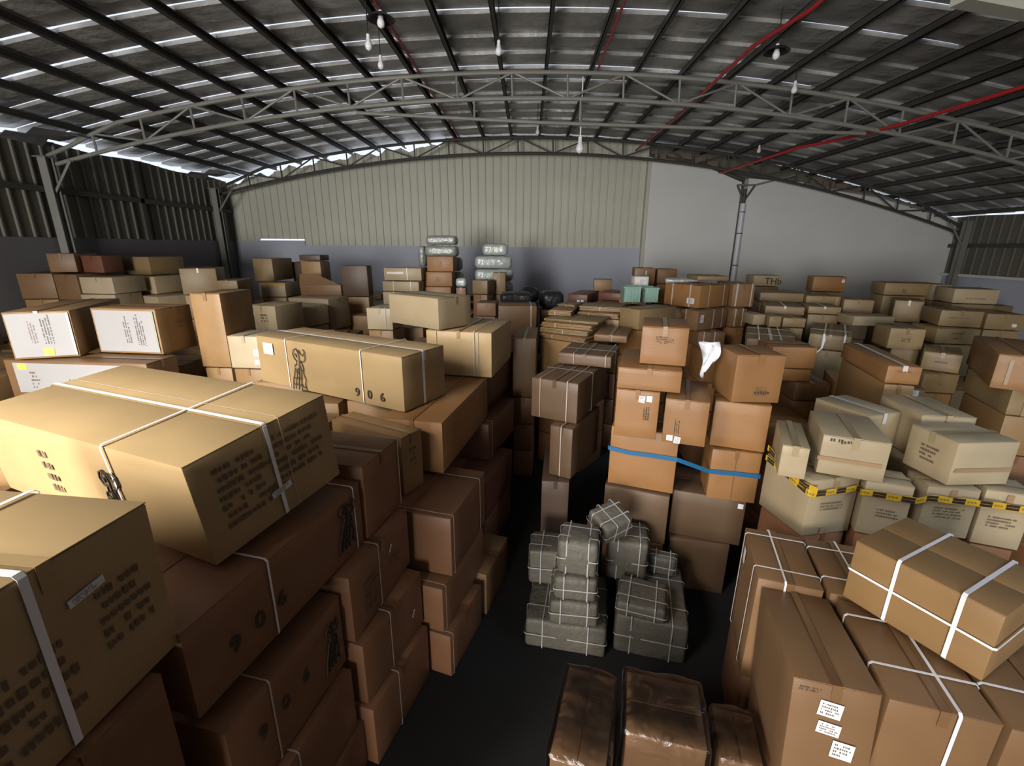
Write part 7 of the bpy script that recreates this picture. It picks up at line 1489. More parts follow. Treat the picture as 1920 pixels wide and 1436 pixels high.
    (-9.393,11.373,0.013,0.59,0.59,0.47,0.003), (-9.393,11.373,0.013,0.59,0.59,0.47,0.489), (-9.393,11.373,0.013,0.59,0.59,0.47,0.974), (-9.393,11.373,0.013,0.59,0.59,0.47,1.46),
    (-8.702,11.38,0.029,0.59,0.59,0.451,0.003), (-8.702,11.38,0.029,0.59,0.59,0.451,0.47), (-8.702,11.38,0.029,0.59,0.59,0.451,0.937), (-8.702,11.38,0.029,0.59,0.59,0.451,1.405),
    (-8.032,11.36,-0.02,0.59,0.59,0.482,0.003), (-8.032,11.36,-0.02,0.59,0.59,0.482,0.501), (-8.032,11.36,-0.02,0.59,0.59,0.482,0.999), (-8.032,11.36,-0.02,0.59,0.59,0.482,1.497),
    (-7.342,11.359,0.018,0.59,0.59,0.51,0.003), (-7.342,11.359,0.018,0.59,0.59,0.51,0.529), (-7.342,11.359,0.018,0.59,0.59,0.51,1.055), (-7.342,11.359,0.018,0.59,0.59,0.51,1.58),
    (-4.621,11.36,-0.023,0.59,0.59,0.512,0.003), (-4.621,11.36,-0.023,0.59,0.59,0.512,0.531), (-4.621,11.36,-0.023,0.59,0.59,0.512,1.059), (-4.621,11.36,-0.023,0.59,0.59,0.512,1.588),
    (1.504,11.362,0.028,0.59,0.59,0.526,0.003), (1.504,11.362,0.028,0.59,0.59,0.526,0.545), (1.504,11.362,0.028,0.59,0.59,0.526,1.088), (1.504,11.362,0.028,0.59,0.59,0.526,1.63),
    (3.539,11.375,0.017,0.59,0.59,0.481,0.003), (3.539,11.375,0.017,0.59,0.59,0.481,0.5), (3.539,11.375,0.017,0.59,0.59,0.481,0.997), (3.539,11.375,0.017,0.59,0.59,0.481,1.494),
    (4.22,11.371,-0.01,0.59,0.59,0.481,0.003), (4.22,11.371,-0.01,0.59,0.59,0.481,0.5), (4.22,11.371,-0.01,0.59,0.59,0.481,0.997), (4.22,11.371,-0.01,0.59,0.59,0.481,1.495),
    (4.893,11.362,-0.008,0.59,0.59,0.512,0.003), (4.893,11.362,-0.008,0.59,0.59,0.512,0.531), (4.893,11.362,-0.008,0.59,0.59,0.512,1.06), (4.893,11.362,-0.008,0.59,0.59,0.512,1.588),
    (5.561,11.362,-0.025,0.59,0.59,0.498,0.003), (5.561,11.362,-0.025,0.59,0.59,0.498,0.517), (5.561,11.362,-0.025,0.59,0.59,0.498,1.03), (5.561,11.362,-0.025,0.59,0.59,0.498,1.544),
    (7.595,11.359,-0.024,0.59,0.59,0.531,0.003), (7.595,11.359,-0.024,0.59,0.59,0.531,0.55), (7.595,11.359,-0.024,0.59,0.59,0.531,1.096), (7.595,11.359,-0.024,0.59,0.59,0.531,1.643),
    (8.277,11.377,-0.017,0.59,0.59,0.494,0.003), (8.277,11.377,-0.017,0.59,0.59,0.494,0.513), (8.277,11.377,-0.017,0.59,0.59,0.494,1.023), (8.277,11.377,-0.017,0.59,0.59,0.494,1.533),
    (8.958,11.379,-0.008,0.59,0.59,0.541,0.003), (8.958,11.379,-0.008,0.59,0.59,0.541,0.56), (8.958,11.379,-0.008,0.59,0.59,0.541,1.117), (8.958,11.379,-0.008,0.59,0.59,0.541,1.675),
    (9.656,11.372,-0.002,0.59,0.59,0.514,0.003), (9.656,11.372,-0.002,0.59,0.59,0.514,0.533), (9.656,11.372,-0.002,0.59,0.59,0.514,1.062), (9.656,11.372,-0.002,0.59,0.59,0.514,1.592),
    (10.332,11.384,-0.017,0.59,0.59,0.485,0.003), (10.332,11.384,-0.017,0.59,0.59,0.485,0.504), (10.332,11.384,-0.017,0.59,0.59,0.485,1.005), (10.332,11.384,-0.017,0.59,0.59,0.485,1.506),
    (11.025,11.376,0.008,0.59,0.59,0.507,0.003), (11.025,11.376,0.008,0.59,0.59,0.507,0.526), (11.025,11.376,0.008,0.59,0.59,0.507,1.048), (11.025,11.376,0.008,0.59,0.59,0.507,1.571),
    (-10.085,12.042,0.018,0.59,0.59,0.467,0.003), (-10.085,12.042,0.018,0.59,0.59,0.467,0.486), (-10.085,12.042,0.018,0.59,0.59,0.467,0.969), (-10.085,12.042,0.018,0.59,0.59,0.467,1.452),
    (-9.387,12.05,-0.02,0.59,0.59,0.451,0.003), (-9.387,12.05,-0.02,0.59,0.59,0.451,0.47), (-9.387,12.05,-0.02,0.59,0.59,0.451,0.936), (-9.387,12.05,-0.02,0.59,0.59,0.451,1.403),
    (-8.723,12.056,-0.016,0.59,0.59,0.485,0.003), (-8.723,12.056,-0.016,0.59,0.59,0.485,0.504), (-8.723,12.056,-0.016,0.59,0.59,0.485,1.005), (-8.723,12.056,-0.016,0.59,0.59,0.485,1.505),
    (-8.028,12.058,-0.02,0.59,0.59,0.479,0.003), (-8.028,12.058,-0.02,0.59,0.59,0.479,0.498), (-8.028,12.058,-0.02,0.59,0.59,0.479,0.992), (-8.028,12.058,-0.02,0.59,0.59,0.479,1.487),
    (-7.342,12.055,-0.002,0.59,0.59,0.495,0.003), (-7.342,12.055,-0.002,0.59,0.59,0.495,0.514), (-7.342,12.055,-0.002,0.59,0.59,0.495,1.024), (-7.342,12.055,-0.002,0.59,0.59,0.495,1.535),
    (-5.304,12.042,-0.006,0.59,0.59,0.475,0.003), (-5.304,12.042,-0.006,0.59,0.59,0.475,0.494), (-5.304,12.042,-0.006,0.59,0.59,0.475,0.985), (-5.304,12.042,-0.006,0.59,0.59,0.475,1.476),
    (-4.623,12.064,-0.013,0.59,0.59,0.454,0.003), (-4.623,12.064,-0.013,0.59,0.59,0.454,0.473), (-4.623,12.064,-0.013,0.59,0.59,0.454,0.943), (-4.623,12.064,-0.013,0.59,0.59,0.454,1.413),
    (-3.954,12.061,0.03,0.59,0.59,0.451,0.003), (-3.954,12.061,0.03,0.59,0.59,0.451,0.47), (-3.954,12.061,0.03,0.59,0.59,0.451,0.937), (-3.954,12.061,0.03,0.59,0.59,0.451,1.403),
    (1.49,12.055,0.026,0.59,0.59,0.543,0.003), (1.49,12.055,0.026,0.59,0.59,0.543,0.562), (1.49,12.055,0.026,0.59,0.59,0.543,1.12), (1.49,12.055,0.026,0.59,0.59,0.543,1.679),
    (2.182,12.055,-0,0.59,0.59,0.503,0.003), (2.182,12.055,-0,0.59,0.59,0.503,0.522), (2.182,12.055,-0,0.59,0.59,0.503,1.041), (2.182,12.055,-0,0.59,0.59,0.503,1.559),
    (2.847,12.064,0.01,0.59,0.59,0.531,0.003), (2.847,12.064,0.01,0.59,0.59,0.531,0.55), (2.847,12.064,0.01,0.59,0.59,0.531,1.098), (2.847,12.064,0.01,0.59,0.59,0.531,1.645),
    (3.535,12.038,-0.003,0.59,0.59,0.498,0.003), (3.535,12.038,-0.003,0.59,0.59,0.498,0.517), (3.535,12.038,-0.003,0.59,0.59,0.498,1.03), (3.535,12.038,-0.003,0.59,0.59,0.498,1.544),
    (4.224,12.056,-0.008,0.59,0.59,0.51,0.003), (4.224,12.056,-0.008,0.59,0.59,0.51,0.529), (4.224,12.056,-0.008,0.59,0.59,0.51,1.055), (4.224,12.056,-0.008,0.59,0.59,0.51,1.581),
    (4.902,12.051,0.012,0.59,0.59,0.499,0.003), (4.902,12.051,0.012,0.59,0.59,0.499,0.518), (4.902,12.051,0.012,0.59,0.59,0.499,1.032), (4.902,12.051,0.012,0.59,0.59,0.499,1.547),
    (6.945,12.059,0.022,0.59,0.59,0.511,0.003), (6.945,12.059,0.022,0.59,0.59,0.511,0.53), (6.945,12.059,0.022,0.59,0.59,0.511,1.057), (6.945,12.059,0.022,0.59,0.59,0.511,1.584),
    (7.599,12.06,-0.024,0.59,0.59,0.525,0.003), (7.599,12.06,-0.024,0.59,0.59,0.525,0.544), (7.599,12.06,-0.024,0.59,0.59,0.525,1.085), (7.599,12.06,-0.024,0.59,0.59,0.525,1.626),
    (8.284,12.059,0.008,0.59,0.59,0.51,0.003), (8.284,12.059,0.008,0.59,0.59,0.51,0.529), (8.284,12.059,0.008,0.59,0.59,0.51,1.055), (8.284,12.059,0.008,0.59,0.59,0.51,1.58),
    (8.969,12.044,0.03,0.59,0.59,0.513,0.003), (8.969,12.044,0.03,0.59,0.59,0.513,0.532), (8.969,12.044,0.03,0.59,0.59,0.513,1.061), (8.969,12.044,0.03,0.59,0.59,0.513,1.591),
    (9.664,12.039,-0.029,0.59,0.59,0.485,0.003), (9.664,12.039,-0.029,0.59,0.59,0.485,0.504), (9.664,12.039,-0.029,0.59,0.59,0.485,1.004), (9.664,12.039,-0.029,0.59,0.59,0.485,1.505),
    (10.325,12.065,-0.022,0.59,0.59,0.511,0.003), (10.325,12.065,-0.022,0.59,0.59,0.511,0.53), (10.325,12.065,-0.022,0.59,0.59,0.511,1.056), (10.325,12.065,-0.022,0.59,0.59,0.511,1.583),
    (11.021,12.044,-0.013,0.59,0.59,0.487,0.003), (11.021,12.044,-0.013,0.59,0.59,0.487,0.506), (11.021,12.044,-0.013,0.59,0.59,0.487,1.01), (11.021,12.044,-0.013,0.59,0.59,0.487,1.513),
    (11.677,12.052,0.004,0.59,0.59,0.488,0.003), (11.677,12.052,0.004,0.59,0.59,0.488,0.507), (11.677,12.052,0.004,0.59,0.59,0.488,1.01), (11.677,12.052,0.004,0.59,0.59,0.488,1.514),
    (-10.068,12.73,0.012,0.59,0.59,0.465,0.003), (-10.068,12.73,0.012,0.59,0.59,0.465,0.484), (-10.068,12.73,0.012,0.59,0.59,0.465,0.965), (-10.068,12.73,0.012,0.59,0.59,0.465,1.445),
    (-9.398,12.741,0.011,0.59,0.59,0.503,0.003), (-9.398,12.741,0.011,0.59,0.59,0.503,0.522), (-9.398,12.741,0.011,0.59,0.59,0.503,1.042), (-9.398,12.741,0.011,0.59,0.59,0.503,1.561),
    (-8.715,12.732,-0.007,0.59,0.59,0.498,0.003), (-8.715,12.732,-0.007,0.59,0.59,0.498,0.517), (-8.715,12.732,-0.007,0.59,0.59,0.498,1.03), (-8.715,12.732,-0.007,0.59,0.59,0.498,1.544),
    (-8.016,12.73,-0.003,0.59,0.59,0.499,0.003), (-8.016,12.73,-0.003,0.59,0.59,0.499,0.518), (-8.016,12.73,-0.003,0.59,0.59,0.499,1.033), (-8.016,12.73,-0.003,0.59,0.59,0.499,1.548),
    (-7.35,12.726,-0.029,0.59,0.59,0.508,0.003), (-7.35,12.726,-0.029,0.59,0.59,0.508,0.527), (-7.35,12.726,-0.029,0.59,0.59,0.508,1.051), (-7.35,12.726,-0.029,0.59,0.59,0.508,1.575),
    (-5.306,12.738,0.013,0.59,0.59,0.468,0.003), (-5.306,12.738,0.013,0.59,0.59,0.468,0.487), (-5.306,12.738,0.013,0.59,0.59,0.468,0.972), (-5.306,12.738,0.013,0.59,0.59,0.468,1.456),
    (-4.634,12.72,0.024,0.59,0.59,0.491,0.003), (-4.634,12.72,0.024,0.59,0.59,0.491,0.51), (-4.634,12.72,0.024,0.59,0.59,0.491,1.017), (-4.634,12.72,0.024,0.59,0.59,0.491,1.524),
    (-3.942,12.73,-0.004,0.59,0.59,0.517,0.003), (-3.942,12.73,-0.004,0.59,0.59,0.517,0.536), (-3.942,12.73,-0.004,0.59,0.59,0.517,1.069), (-3.942,12.73,-0.004,0.59,0.59,0.517,1.602),
    (-3.257,12.737,0.009,0.59,0.59,0.513,0.003), (-3.257,12.737,0.009,0.59,0.59,0.513,0.532), (-3.257,12.737,0.009,0.59,0.59,0.513,1.061), (-3.257,12.737,0.009,0.59,0.59,0.513,1.591),
    (-2.595,12.725,0.017,0.59,0.59,0.497,0.003), (-2.595,12.725,0.017,0.59,0.59,0.497,0.516), (-2.595,12.725,0.017,0.59,0.59,0.497,1.029), (-2.595,12.725,0.017,0.59,0.59,0.497,1.542),
    (-1.902,12.736,-0.006,0.59,0.59,0.455,0.003), (-1.902,12.736,-0.006,0.59,0.59,0.455,0.474), (-1.902,12.736,-0.006,0.59,0.59,0.455,0.946), (-1.902,12.736,-0.006,0.59,0.59,0.455,1.417),
    (1.498,12.741,0.002,0.59,0.59,0.495,0.003), (1.498,12.741,0.002,0.59,0.59,0.495,0.514), (1.498,12.741,0.002,0.59,0.59,0.495,1.026), (1.498,12.741,0.002,0.59,0.59,0.495,1.537),
    (2.18,12.721,-0.018,0.59,0.59,0.515,0.003), (2.18,12.721,-0.018,0.59,0.59,0.515,0.534), (2.18,12.721,-0.018,0.59,0.59,0.515,1.065), (2.18,12.721,-0.018,0.59,0.59,0.515,1.595),
    (2.849,12.738,-0.029,0.59,0.59,0.541,0.003), (2.849,12.738,-0.029,0.59,0.59,0.541,0.56), (2.849,12.738,-0.029,0.59,0.59,0.541,1.118), (2.849,12.738,-0.029,0.59,0.59,0.541,1.675),
    (3.523,12.73,-0.028,0.59,0.59,0.5,0.003), (3.523,12.73,-0.028,0.59,0.59,0.5,0.519), (3.523,12.73,-0.028,0.59,0.59,0.5,1.034), (3.523,12.73,-0.028,0.59,0.59,0.5,1.55),
    (4.21,12.743,-0.019,0.59,0.59,0.481,0.003), (4.21,12.743,-0.019,0.59,0.59,0.481,0.5), (4.21,12.743,-0.019,0.59,0.59,0.481,0.997), (4.21,12.743,-0.019,0.59,0.59,0.481,1.494),
    (4.901,12.743,-0,0.59,0.59,0.51,0.003), (4.901,12.743,-0,0.59,0.59,0.51,0.529), (4.901,12.743,-0,0.59,0.59,0.51,1.055), (4.901,12.743,-0,0.59,0.59,0.51,1.582),
    (5.581,12.729,-0.003,0.59,0.59,0.504,0.003), (5.581,12.729,-0.003,0.59,0.59,0.504,0.523), (5.581,12.729,-0.003,0.59,0.59,0.504,1.043), (5.581,12.729,-0.003,0.59,0.59,0.504,1.563),
    (6.242,12.723,-0.008,0.59,0.59,0.476,0.003), (6.242,12.723,-0.008,0.59,0.59,0.476,0.495), (6.242,12.723,-0.008,0.59,0.59,0.476,0.988), (6.242,12.723,-0.008,0.59,0.59,0.476,1.48),
    (6.929,12.738,0.022,0.59,0.59,0.481,0.003), (6.929,12.738,0.022,0.59,0.59,0.481,0.5), (6.929,12.738,0.022,0.59,0.59,0.481,0.997), (6.929,12.738,0.022,0.59,0.59,0.481,1.494),
    (7.606,12.741,0.027,0.59,0.59,0.495,0.003), (7.606,12.741,0.027,0.59,0.59,0.495,0.514), (7.606,12.741,0.027,0.59,0.59,0.495,1.025), (7.606,12.741,0.027,0.59,0.59,0.495,1.537),
    (8.28,12.74,-0.012,0.59,0.59,0.521,0.003), (8.28,12.74,-0.012,0.59,0.59,0.521,0.54), (8.28,12.74,-0.012,0.59,0.59,0.521,1.077), (8.28,12.74,-0.012,0.59,0.59,0.521,1.613),
    (8.983,12.723,-0.012,0.59,0.59,0.514,0.003), (8.983,12.723,-0.012,0.59,0.59,0.514,0.533), (8.983,12.723,-0.012,0.59,0.59,0.514,1.063), (8.983,12.723,-0.012,0.59,0.59,0.514,1.594),
    (9.638,12.73,0.005,0.59,0.59,0.504,0.003), (9.638,12.73,0.005,0.59,0.59,0.504,0.523), (9.638,12.73,0.005,0.59,0.59,0.504,1.043), (9.638,12.73,0.005,0.59,0.59,0.504,1.563),
    (10.337,12.735,0.005,0.59,0.59,0.533,0.003), (10.337,12.735,0.005,0.59,0.59,0.533,0.552), (10.337,12.735,0.005,0.59,0.59,0.533,1.1), (10.337,12.735,0.005,0.59,0.59,0.533,1.649),
    (10.999,12.72,-0.013,0.59,0.59,0.485,0.003), (10.999,12.72,-0.013,0.59,0.59,0.485,0.504), (10.999,12.72,-0.013,0.59,0.59,0.485,1.004), (10.999,12.72,-0.013,0.59,0.59,0.485,1.505),
    (11.702,12.741,0.024,0.59,0.59,0.501,0.003), (11.702,12.741,0.024,0.59,0.59,0.501,0.52), (11.702,12.741,0.024,0.59,0.59,0.501,1.037), (11.702,12.741,0.024,0.59,0.59,0.501,1.554),
    (12.381,12.743,0.016,0.59,0.59,0.535,0.003), (12.381,12.743,0.016,0.59,0.59,0.535,0.554), (12.381,12.743,0.016,0.59,0.59,0.535,1.105), (-10.064,13.395,-0.01,0.59,0.59,0.466,0.003),
    (-10.064,13.395,-0.01,0.59,0.59,0.466,0.485), (-10.064,13.395,-0.01,0.59,0.59,0.466,0.967), (-10.064,13.395,-0.01,0.59,0.59,0.466,1.449), (-9.389,13.412,0.025,0.59,0.59,0.466,0.003),
    (-9.389,13.412,0.025,0.59,0.59,0.466,0.485), (-9.389,13.412,0.025,0.59,0.59,0.466,0.967), (-9.389,13.412,0.025,0.59,0.59,0.466,1.449), (-8.696,13.4,0.017,0.59,0.59,0.47,0.003),
    (-8.696,13.4,0.017,0.59,0.59,0.47,0.489), (-8.696,13.4,0.017,0.59,0.59,0.47,0.975), (-8.696,13.4,0.017,0.59,0.59,0.47,1.462), (-8.028,13.414,-0.027,0.59,0.59,0.49,0.003),
    (-8.028,13.414,-0.027,0.59,0.59,0.49,0.509), (-8.028,13.414,-0.027,0.59,0.59,0.49,1.015), (-8.028,13.414,-0.027,0.59,0.59,0.49,1.521), (-7.345,13.403,-0.024,0.59,0.59,0.492,0.003),
    (-7.345,13.403,-0.024,0.59,0.59,0.492,0.511), (-7.345,13.403,-0.024,0.59,0.59,0.492,1.019), (-7.345,13.403,-0.024,0.59,0.59,0.492,1.527), (-6.677,13.4,-0.016,0.59,0.59,0.489,0.003),
    (-6.677,13.4,-0.016,0.59,0.59,0.489,0.508), (-6.677,13.4,-0.016,0.59,0.59,0.489,1.014), (-6.677,13.4,-0.016,0.59,0.59,0.489,1.519), (-5.991,13.407,-0.023,0.59,0.59,0.463,0.003),
    (-5.991,13.407,-0.023,0.59,0.59,0.463,0.482), (-5.991,13.407,-0.023,0.59,0.59,0.463,0.961), (-5.991,13.407,-0.023,0.59,0.59,0.463,1.44), (-5.307,13.407,-0.019,0.59,0.59,0.508,0.003),
    (-5.307,13.407,-0.019,0.59,0.59,0.508,0.527), (-5.307,13.407,-0.019,0.59,0.59,0.508,1.051), (-5.307,13.407,-0.019,0.59,0.59,0.508,1.574), (-4.629,13.405,0.028,0.59,0.59,0.487,0.003),
    (-4.629,13.405,0.028,0.59,0.59,0.487,0.506), (-4.629,13.405,0.028,0.59,0.59,0.487,1.009), (-4.629,13.405,0.028,0.59,0.59,0.487,1.511), (-3.96,13.409,-0.014,0.59,0.59,0.51,0.003),
    (-3.96,13.409,-0.014,0.59,0.59,0.51,0.529), (-3.96,13.409,-0.014,0.59,0.59,0.51,1.055), (-3.96,13.409,-0.014,0.59,0.59,0.51,1.581), (-3.262,13.397,-0.022,0.59,0.59,0.497,0.003),
    (-3.262,13.397,-0.022,0.59,0.59,0.497,0.516), (-3.262,13.397,-0.022,0.59,0.59,0.497,1.029), (-3.262,13.397,-0.022,0.59,0.59,0.497,1.542), (-2.59,13.404,-0.001,0.59,0.59,0.457,0.003),
    (-2.59,13.404,-0.001,0.59,0.59,0.457,0.476), (-2.59,13.404,-0.001,0.59,0.59,0.457,0.949), (-2.59,13.404,-0.001,0.59,0.59,0.457,1.422), (-1.911,13.412,0.026,0.59,0.59,0.492,0.003),
    (-1.911,13.412,0.026,0.59,0.59,0.492,0.511), (-1.911,13.412,0.026,0.59,0.59,0.492,1.02), (-1.911,13.412,0.026,0.59,0.59,0.492,1.528), (1.492,13.396,0,0.59,0.59,0.514,0.003),
    (1.492,13.396,0,0.59,0.59,0.514,0.533), (1.492,13.396,0,0.59,0.59,0.514,1.062), (1.492,13.396,0,0.59,0.59,0.514,1.592), (2.175,13.404,0.027,0.59,0.59,0.525,0.003),
    (2.175,13.404,0.027,0.59,0.59,0.525,0.544), (2.175,13.404,0.027,0.59,0.59,0.525,1.084), (2.175,13.404,0.027,0.59,0.59,0.525,1.625), (2.857,13.424,0.027,0.59,0.59,0.481,0.003),
    (2.857,13.424,0.027,0.59,0.59,0.481,0.5), (2.857,13.424,0.027,0.59,0.59,0.481,0.997), (2.857,13.424,0.027,0.59,0.59,0.481,1.495), (3.542,13.411,0.006,0.59,0.59,0.473,0.003),
    (3.542,13.411,0.006,0.59,0.59,0.473,0.492), (3.542,13.411,0.006,0.59,0.59,0.473,0.981), (3.542,13.411,0.006,0.59,0.59,0.473,1.47), (4.197,13.419,-0.008,0.59,0.59,0.545,0.003),
    (4.197,13.419,-0.008,0.59,0.59,0.545,0.564), (4.197,13.419,-0.008,0.59,0.59,0.545,1.126), (4.197,13.419,-0.008,0.59,0.59,0.545,1.687), (4.903,13.411,0.005,0.59,0.59,0.516,0.003),
    (4.903,13.411,0.005,0.59,0.59,0.516,0.535), (4.903,13.411,0.005,0.59,0.59,0.516,1.067), (4.903,13.411,0.005,0.59,0.59,0.516,1.599), (5.571,13.419,0.029,0.59,0.59,0.497,0.003),
    (5.571,13.419,0.029,0.59,0.59,0.497,0.516), (5.571,13.419,0.029,0.59,0.59,0.497,1.028), (5.571,13.419,0.029,0.59,0.59,0.497,1.541), (6.247,13.407,-0.025,0.59,0.59,0.483,0.003),
    (6.247,13.407,-0.025,0.59,0.59,0.483,0.502), (6.247,13.407,-0.025,0.59,0.59,0.483,1.002), (6.247,13.407,-0.025,0.59,0.59,0.483,1.501), (6.92,13.417,-0.019,0.59,0.59,0.516,0.003),
    (6.92,13.417,-0.019,0.59,0.59,0.516,0.535), (6.92,13.417,-0.019,0.59,0.59,0.516,1.067), (6.92,13.417,-0.019,0.59,0.59,0.516,1.6), (7.624,13.407,0.03,0.59,0.59,0.49,0.003),
    (7.624,13.407,0.03,0.59,0.59,0.49,0.509), (7.624,13.407,0.03,0.59,0.59,0.49,1.016), (7.624,13.407,0.03,0.59,0.59,0.49,1.522), (8.286,13.399,-0.021,0.59,0.59,0.502,0.003),
    (8.286,13.399,-0.021,0.59,0.59,0.502,0.521), (8.286,13.399,-0.021,0.59,0.59,0.502,1.039), (8.286,13.399,-0.021,0.59,0.59,0.502,1.557), (8.978,13.415,-0.017,0.59,0.59,0.476,0.003),
    (8.978,13.415,-0.017,0.59,0.59,0.476,0.495), (8.978,13.415,-0.017,0.59,0.59,0.476,0.988), (8.978,13.415,-0.017,0.59,0.59,0.476,1.48), (9.637,13.405,0.003,0.59,0.59,0.472,0.003),
    (9.637,13.405,0.003,0.59,0.59,0.472,0.491), (9.637,13.405,0.003,0.59,0.59,0.472,0.978), (9.637,13.405,0.003,0.59,0.59,0.472,1.466), (10.318,13.415,-0.016,0.59,0.59,0.475,0.003),
    (10.318,13.415,-0.016,0.59,0.59,0.475,0.494), (10.318,13.415,-0.016,0.59,0.59,0.475,0.985), (10.318,13.415,-0.016,0.59,0.59,0.475,1.475), (11.019,13.397,0.015,0.59,0.59,0.475,0.003),
    (11.019,13.397,0.015,0.59,0.59,0.475,0.494), (11.019,13.397,0.015,0.59,0.59,0.475,0.986), (11.019,13.397,0.015,0.59,0.59,0.475,1.477), (11.701,13.409,-0.01,0.59,0.59,0.487,0.003),
    (11.701,13.409,-0.01,0.59,0.59,0.487,0.506), (11.701,13.409,-0.01,0.59,0.59,0.487,1.01), (11.701,13.409,-0.01,0.59,0.59,0.487,1.513), (12.38,13.408,0.003,0.59,0.59,0.496,0.003),
    (12.38,13.408,0.003,0.59,0.59,0.496,0.515), (12.38,13.408,0.003,0.59,0.59,0.496,1.026), (12.38,13.408,0.003,0.59,0.59,0.496,1.538), (-10.08,14.084,-0.015,0.59,0.59,0.502,0.003),
    (-10.08,14.084,-0.015,0.59,0.59,0.502,0.521), (-10.08,14.084,-0.015,0.59,0.59,0.502,1.039), (-10.08,14.084,-0.015,0.59,0.59,0.502,1.557), (-9.38,14.098,-0.012,0.59,0.59,0.472,0.003),
    (-9.38,14.098,-0.012,0.59,0.59,0.472,0.491), (-9.38,14.098,-0.012,0.59,0.59,0.472,0.979), (-9.38,14.098,-0.012,0.59,0.59,0.472,1.467), (-8.697,14.089,0.005,0.59,0.59,0.45,0.003),
    (-8.697,14.089,0.005,0.59,0.59,0.45,0.469), (-8.697,14.089,0.005,0.59,0.59,0.45,0.936), (-8.697,14.089,0.005,0.59,0.59,0.45,1.402), (-8.022,14.088,-0.017,0.59,0.59,0.482,0.003),
    (-8.022,14.088,-0.017,0.59,0.59,0.482,0.501), (-8.022,14.088,-0.017,0.59,0.59,0.482,0.999), (-8.022,14.088,-0.017,0.59,0.59,0.482,1.497), (-7.359,14.086,-0.008,0.59,0.59,0.479,0.003),
    (-7.359,14.086,-0.008,0.59,0.59,0.479,0.498), (-7.359,14.086,-0.008,0.59,0.59,0.479,0.993), (-7.359,14.086,-0.008,0.59,0.59,0.479,1.489), (-6.675,14.08,0.02,0.59,0.59,0.486,0.003),
    (-6.675,14.08,0.02,0.59,0.59,0.486,0.505), (-6.675,14.08,0.02,0.59,0.59,0.486,1.008), (-6.675,14.08,0.02,0.59,0.59,0.486,1.51), (-5.994,14.094,-0.024,0.59,0.59,0.469,0.003),
    (-5.994,14.094,-0.024,0.59,0.59,0.469,0.488), (-5.994,14.094,-0.024,0.59,0.59,0.469,0.972), (-5.994,14.094,-0.024,0.59,0.59,0.469,1.457), (-5.314,14.089,0.022,0.59,0.59,0.48,0.003),
    (-5.314,14.089,0.022,0.59,0.59,0.48,0.499), (-5.314,14.089,0.022,0.59,0.59,0.48,0.995), (-5.314,14.089,0.022,0.59,0.59,0.48,1.491), (-4.633,14.093,0.016,0.59,0.59,0.47,0.003),
    (-4.633,14.093,0.016,0.59,0.59,0.47,0.489), (-4.633,14.093,0.016,0.59,0.59,0.47,0.976), (-4.633,14.093,0.016,0.59,0.59,0.47,1.462), (-3.945,14.086,-0.029,0.59,0.59,0.452,0.003),
    (-3.945,14.086,-0.029,0.59,0.59,0.452,0.471), (-3.945,14.086,-0.029,0.59,0.59,0.452,0.939), (-3.945,14.086,-0.029,0.59,0.59,0.452,1.407), (-3.283,14.087,-0.017,0.59,0.59,0.489,0.003),
    (-3.283,14.087,-0.017,0.59,0.59,0.489,0.508), (-3.283,14.087,-0.017,0.59,0.59,0.489,1.012), (-3.283,14.087,-0.017,0.59,0.59,0.489,1.517), (-2.583,14.089,0.014,0.59,0.59,0.469,0.003),
    (-2.583,14.089,0.014,0.59,0.59,0.469,0.488), (-2.583,14.089,0.014,0.59,0.59,0.469,0.973), (-2.583,14.089,0.014,0.59,0.59,0.469,1.459), (-1.919,14.1,0.003,0.59,0.59,0.463,0.003),
    (-1.919,14.1,0.003,0.59,0.59,0.463,0.482), (-1.919,14.1,0.003,0.59,0.59,0.463,0.961), (-1.919,14.1,0.003,0.59,0.59,0.463,1.439), (1.486,14.102,-0.026,0.59,0.59,0.536,0.003),
    (1.486,14.102,-0.026,0.59,0.59,0.536,0.555), (1.486,14.102,-0.026,0.59,0.59,0.536,1.106), (1.486,14.102,-0.026,0.59,0.59,0.536,1.658), (2.158,14.101,0.002,0.59,0.59,0.481,0.003),
    (2.158,14.101,0.002,0.59,0.59,0.481,0.5), (2.158,14.101,0.002,0.59,0.59,0.481,0.997), (2.158,14.101,0.002,0.59,0.59,0.481,1.493), (2.843,14.087,0.006,0.59,0.59,0.531,0.003),
    (2.843,14.087,0.006,0.59,0.59,0.531,0.55), (2.843,14.087,0.006,0.59,0.59,0.531,1.096), (2.843,14.087,0.006,0.59,0.59,0.531,1.643), (3.54,14.082,0.005,0.59,0.59,0.529,0.003),
    (3.54,14.082,0.005,0.59,0.59,0.529,0.548), (3.54,14.082,0.005,0.59,0.59,0.529,1.094), (3.54,14.082,0.005,0.59,0.59,0.529,1.639), (4.201,14.099,-0.015,0.59,0.59,0.516,0.003),
    (4.201,14.099,-0.015,0.59,0.59,0.516,0.535), (4.201,14.099,-0.015,0.59,0.59,0.516,1.067), (4.201,14.099,-0.015,0.59,0.59,0.516,1.599), (4.89,14.091,0.021,0.59,0.59,0.482,0.003),
    (4.89,14.091,0.021,0.59,0.59,0.482,0.501), (4.89,14.091,0.021,0.59,0.59,0.482,0.999), (4.89,14.091,0.021,0.59,0.59,0.482,1.497), (5.563,14.104,0.008,0.59,0.59,0.539,0.003),
    (5.563,14.104,0.008,0.59,0.59,0.539,0.558), (5.563,14.104,0.008,0.59,0.59,0.539,1.113), (5.563,14.104,0.008,0.59,0.59,0.539,1.668), (6.242,14.085,0.005,0.59,0.59,0.53,0.003),
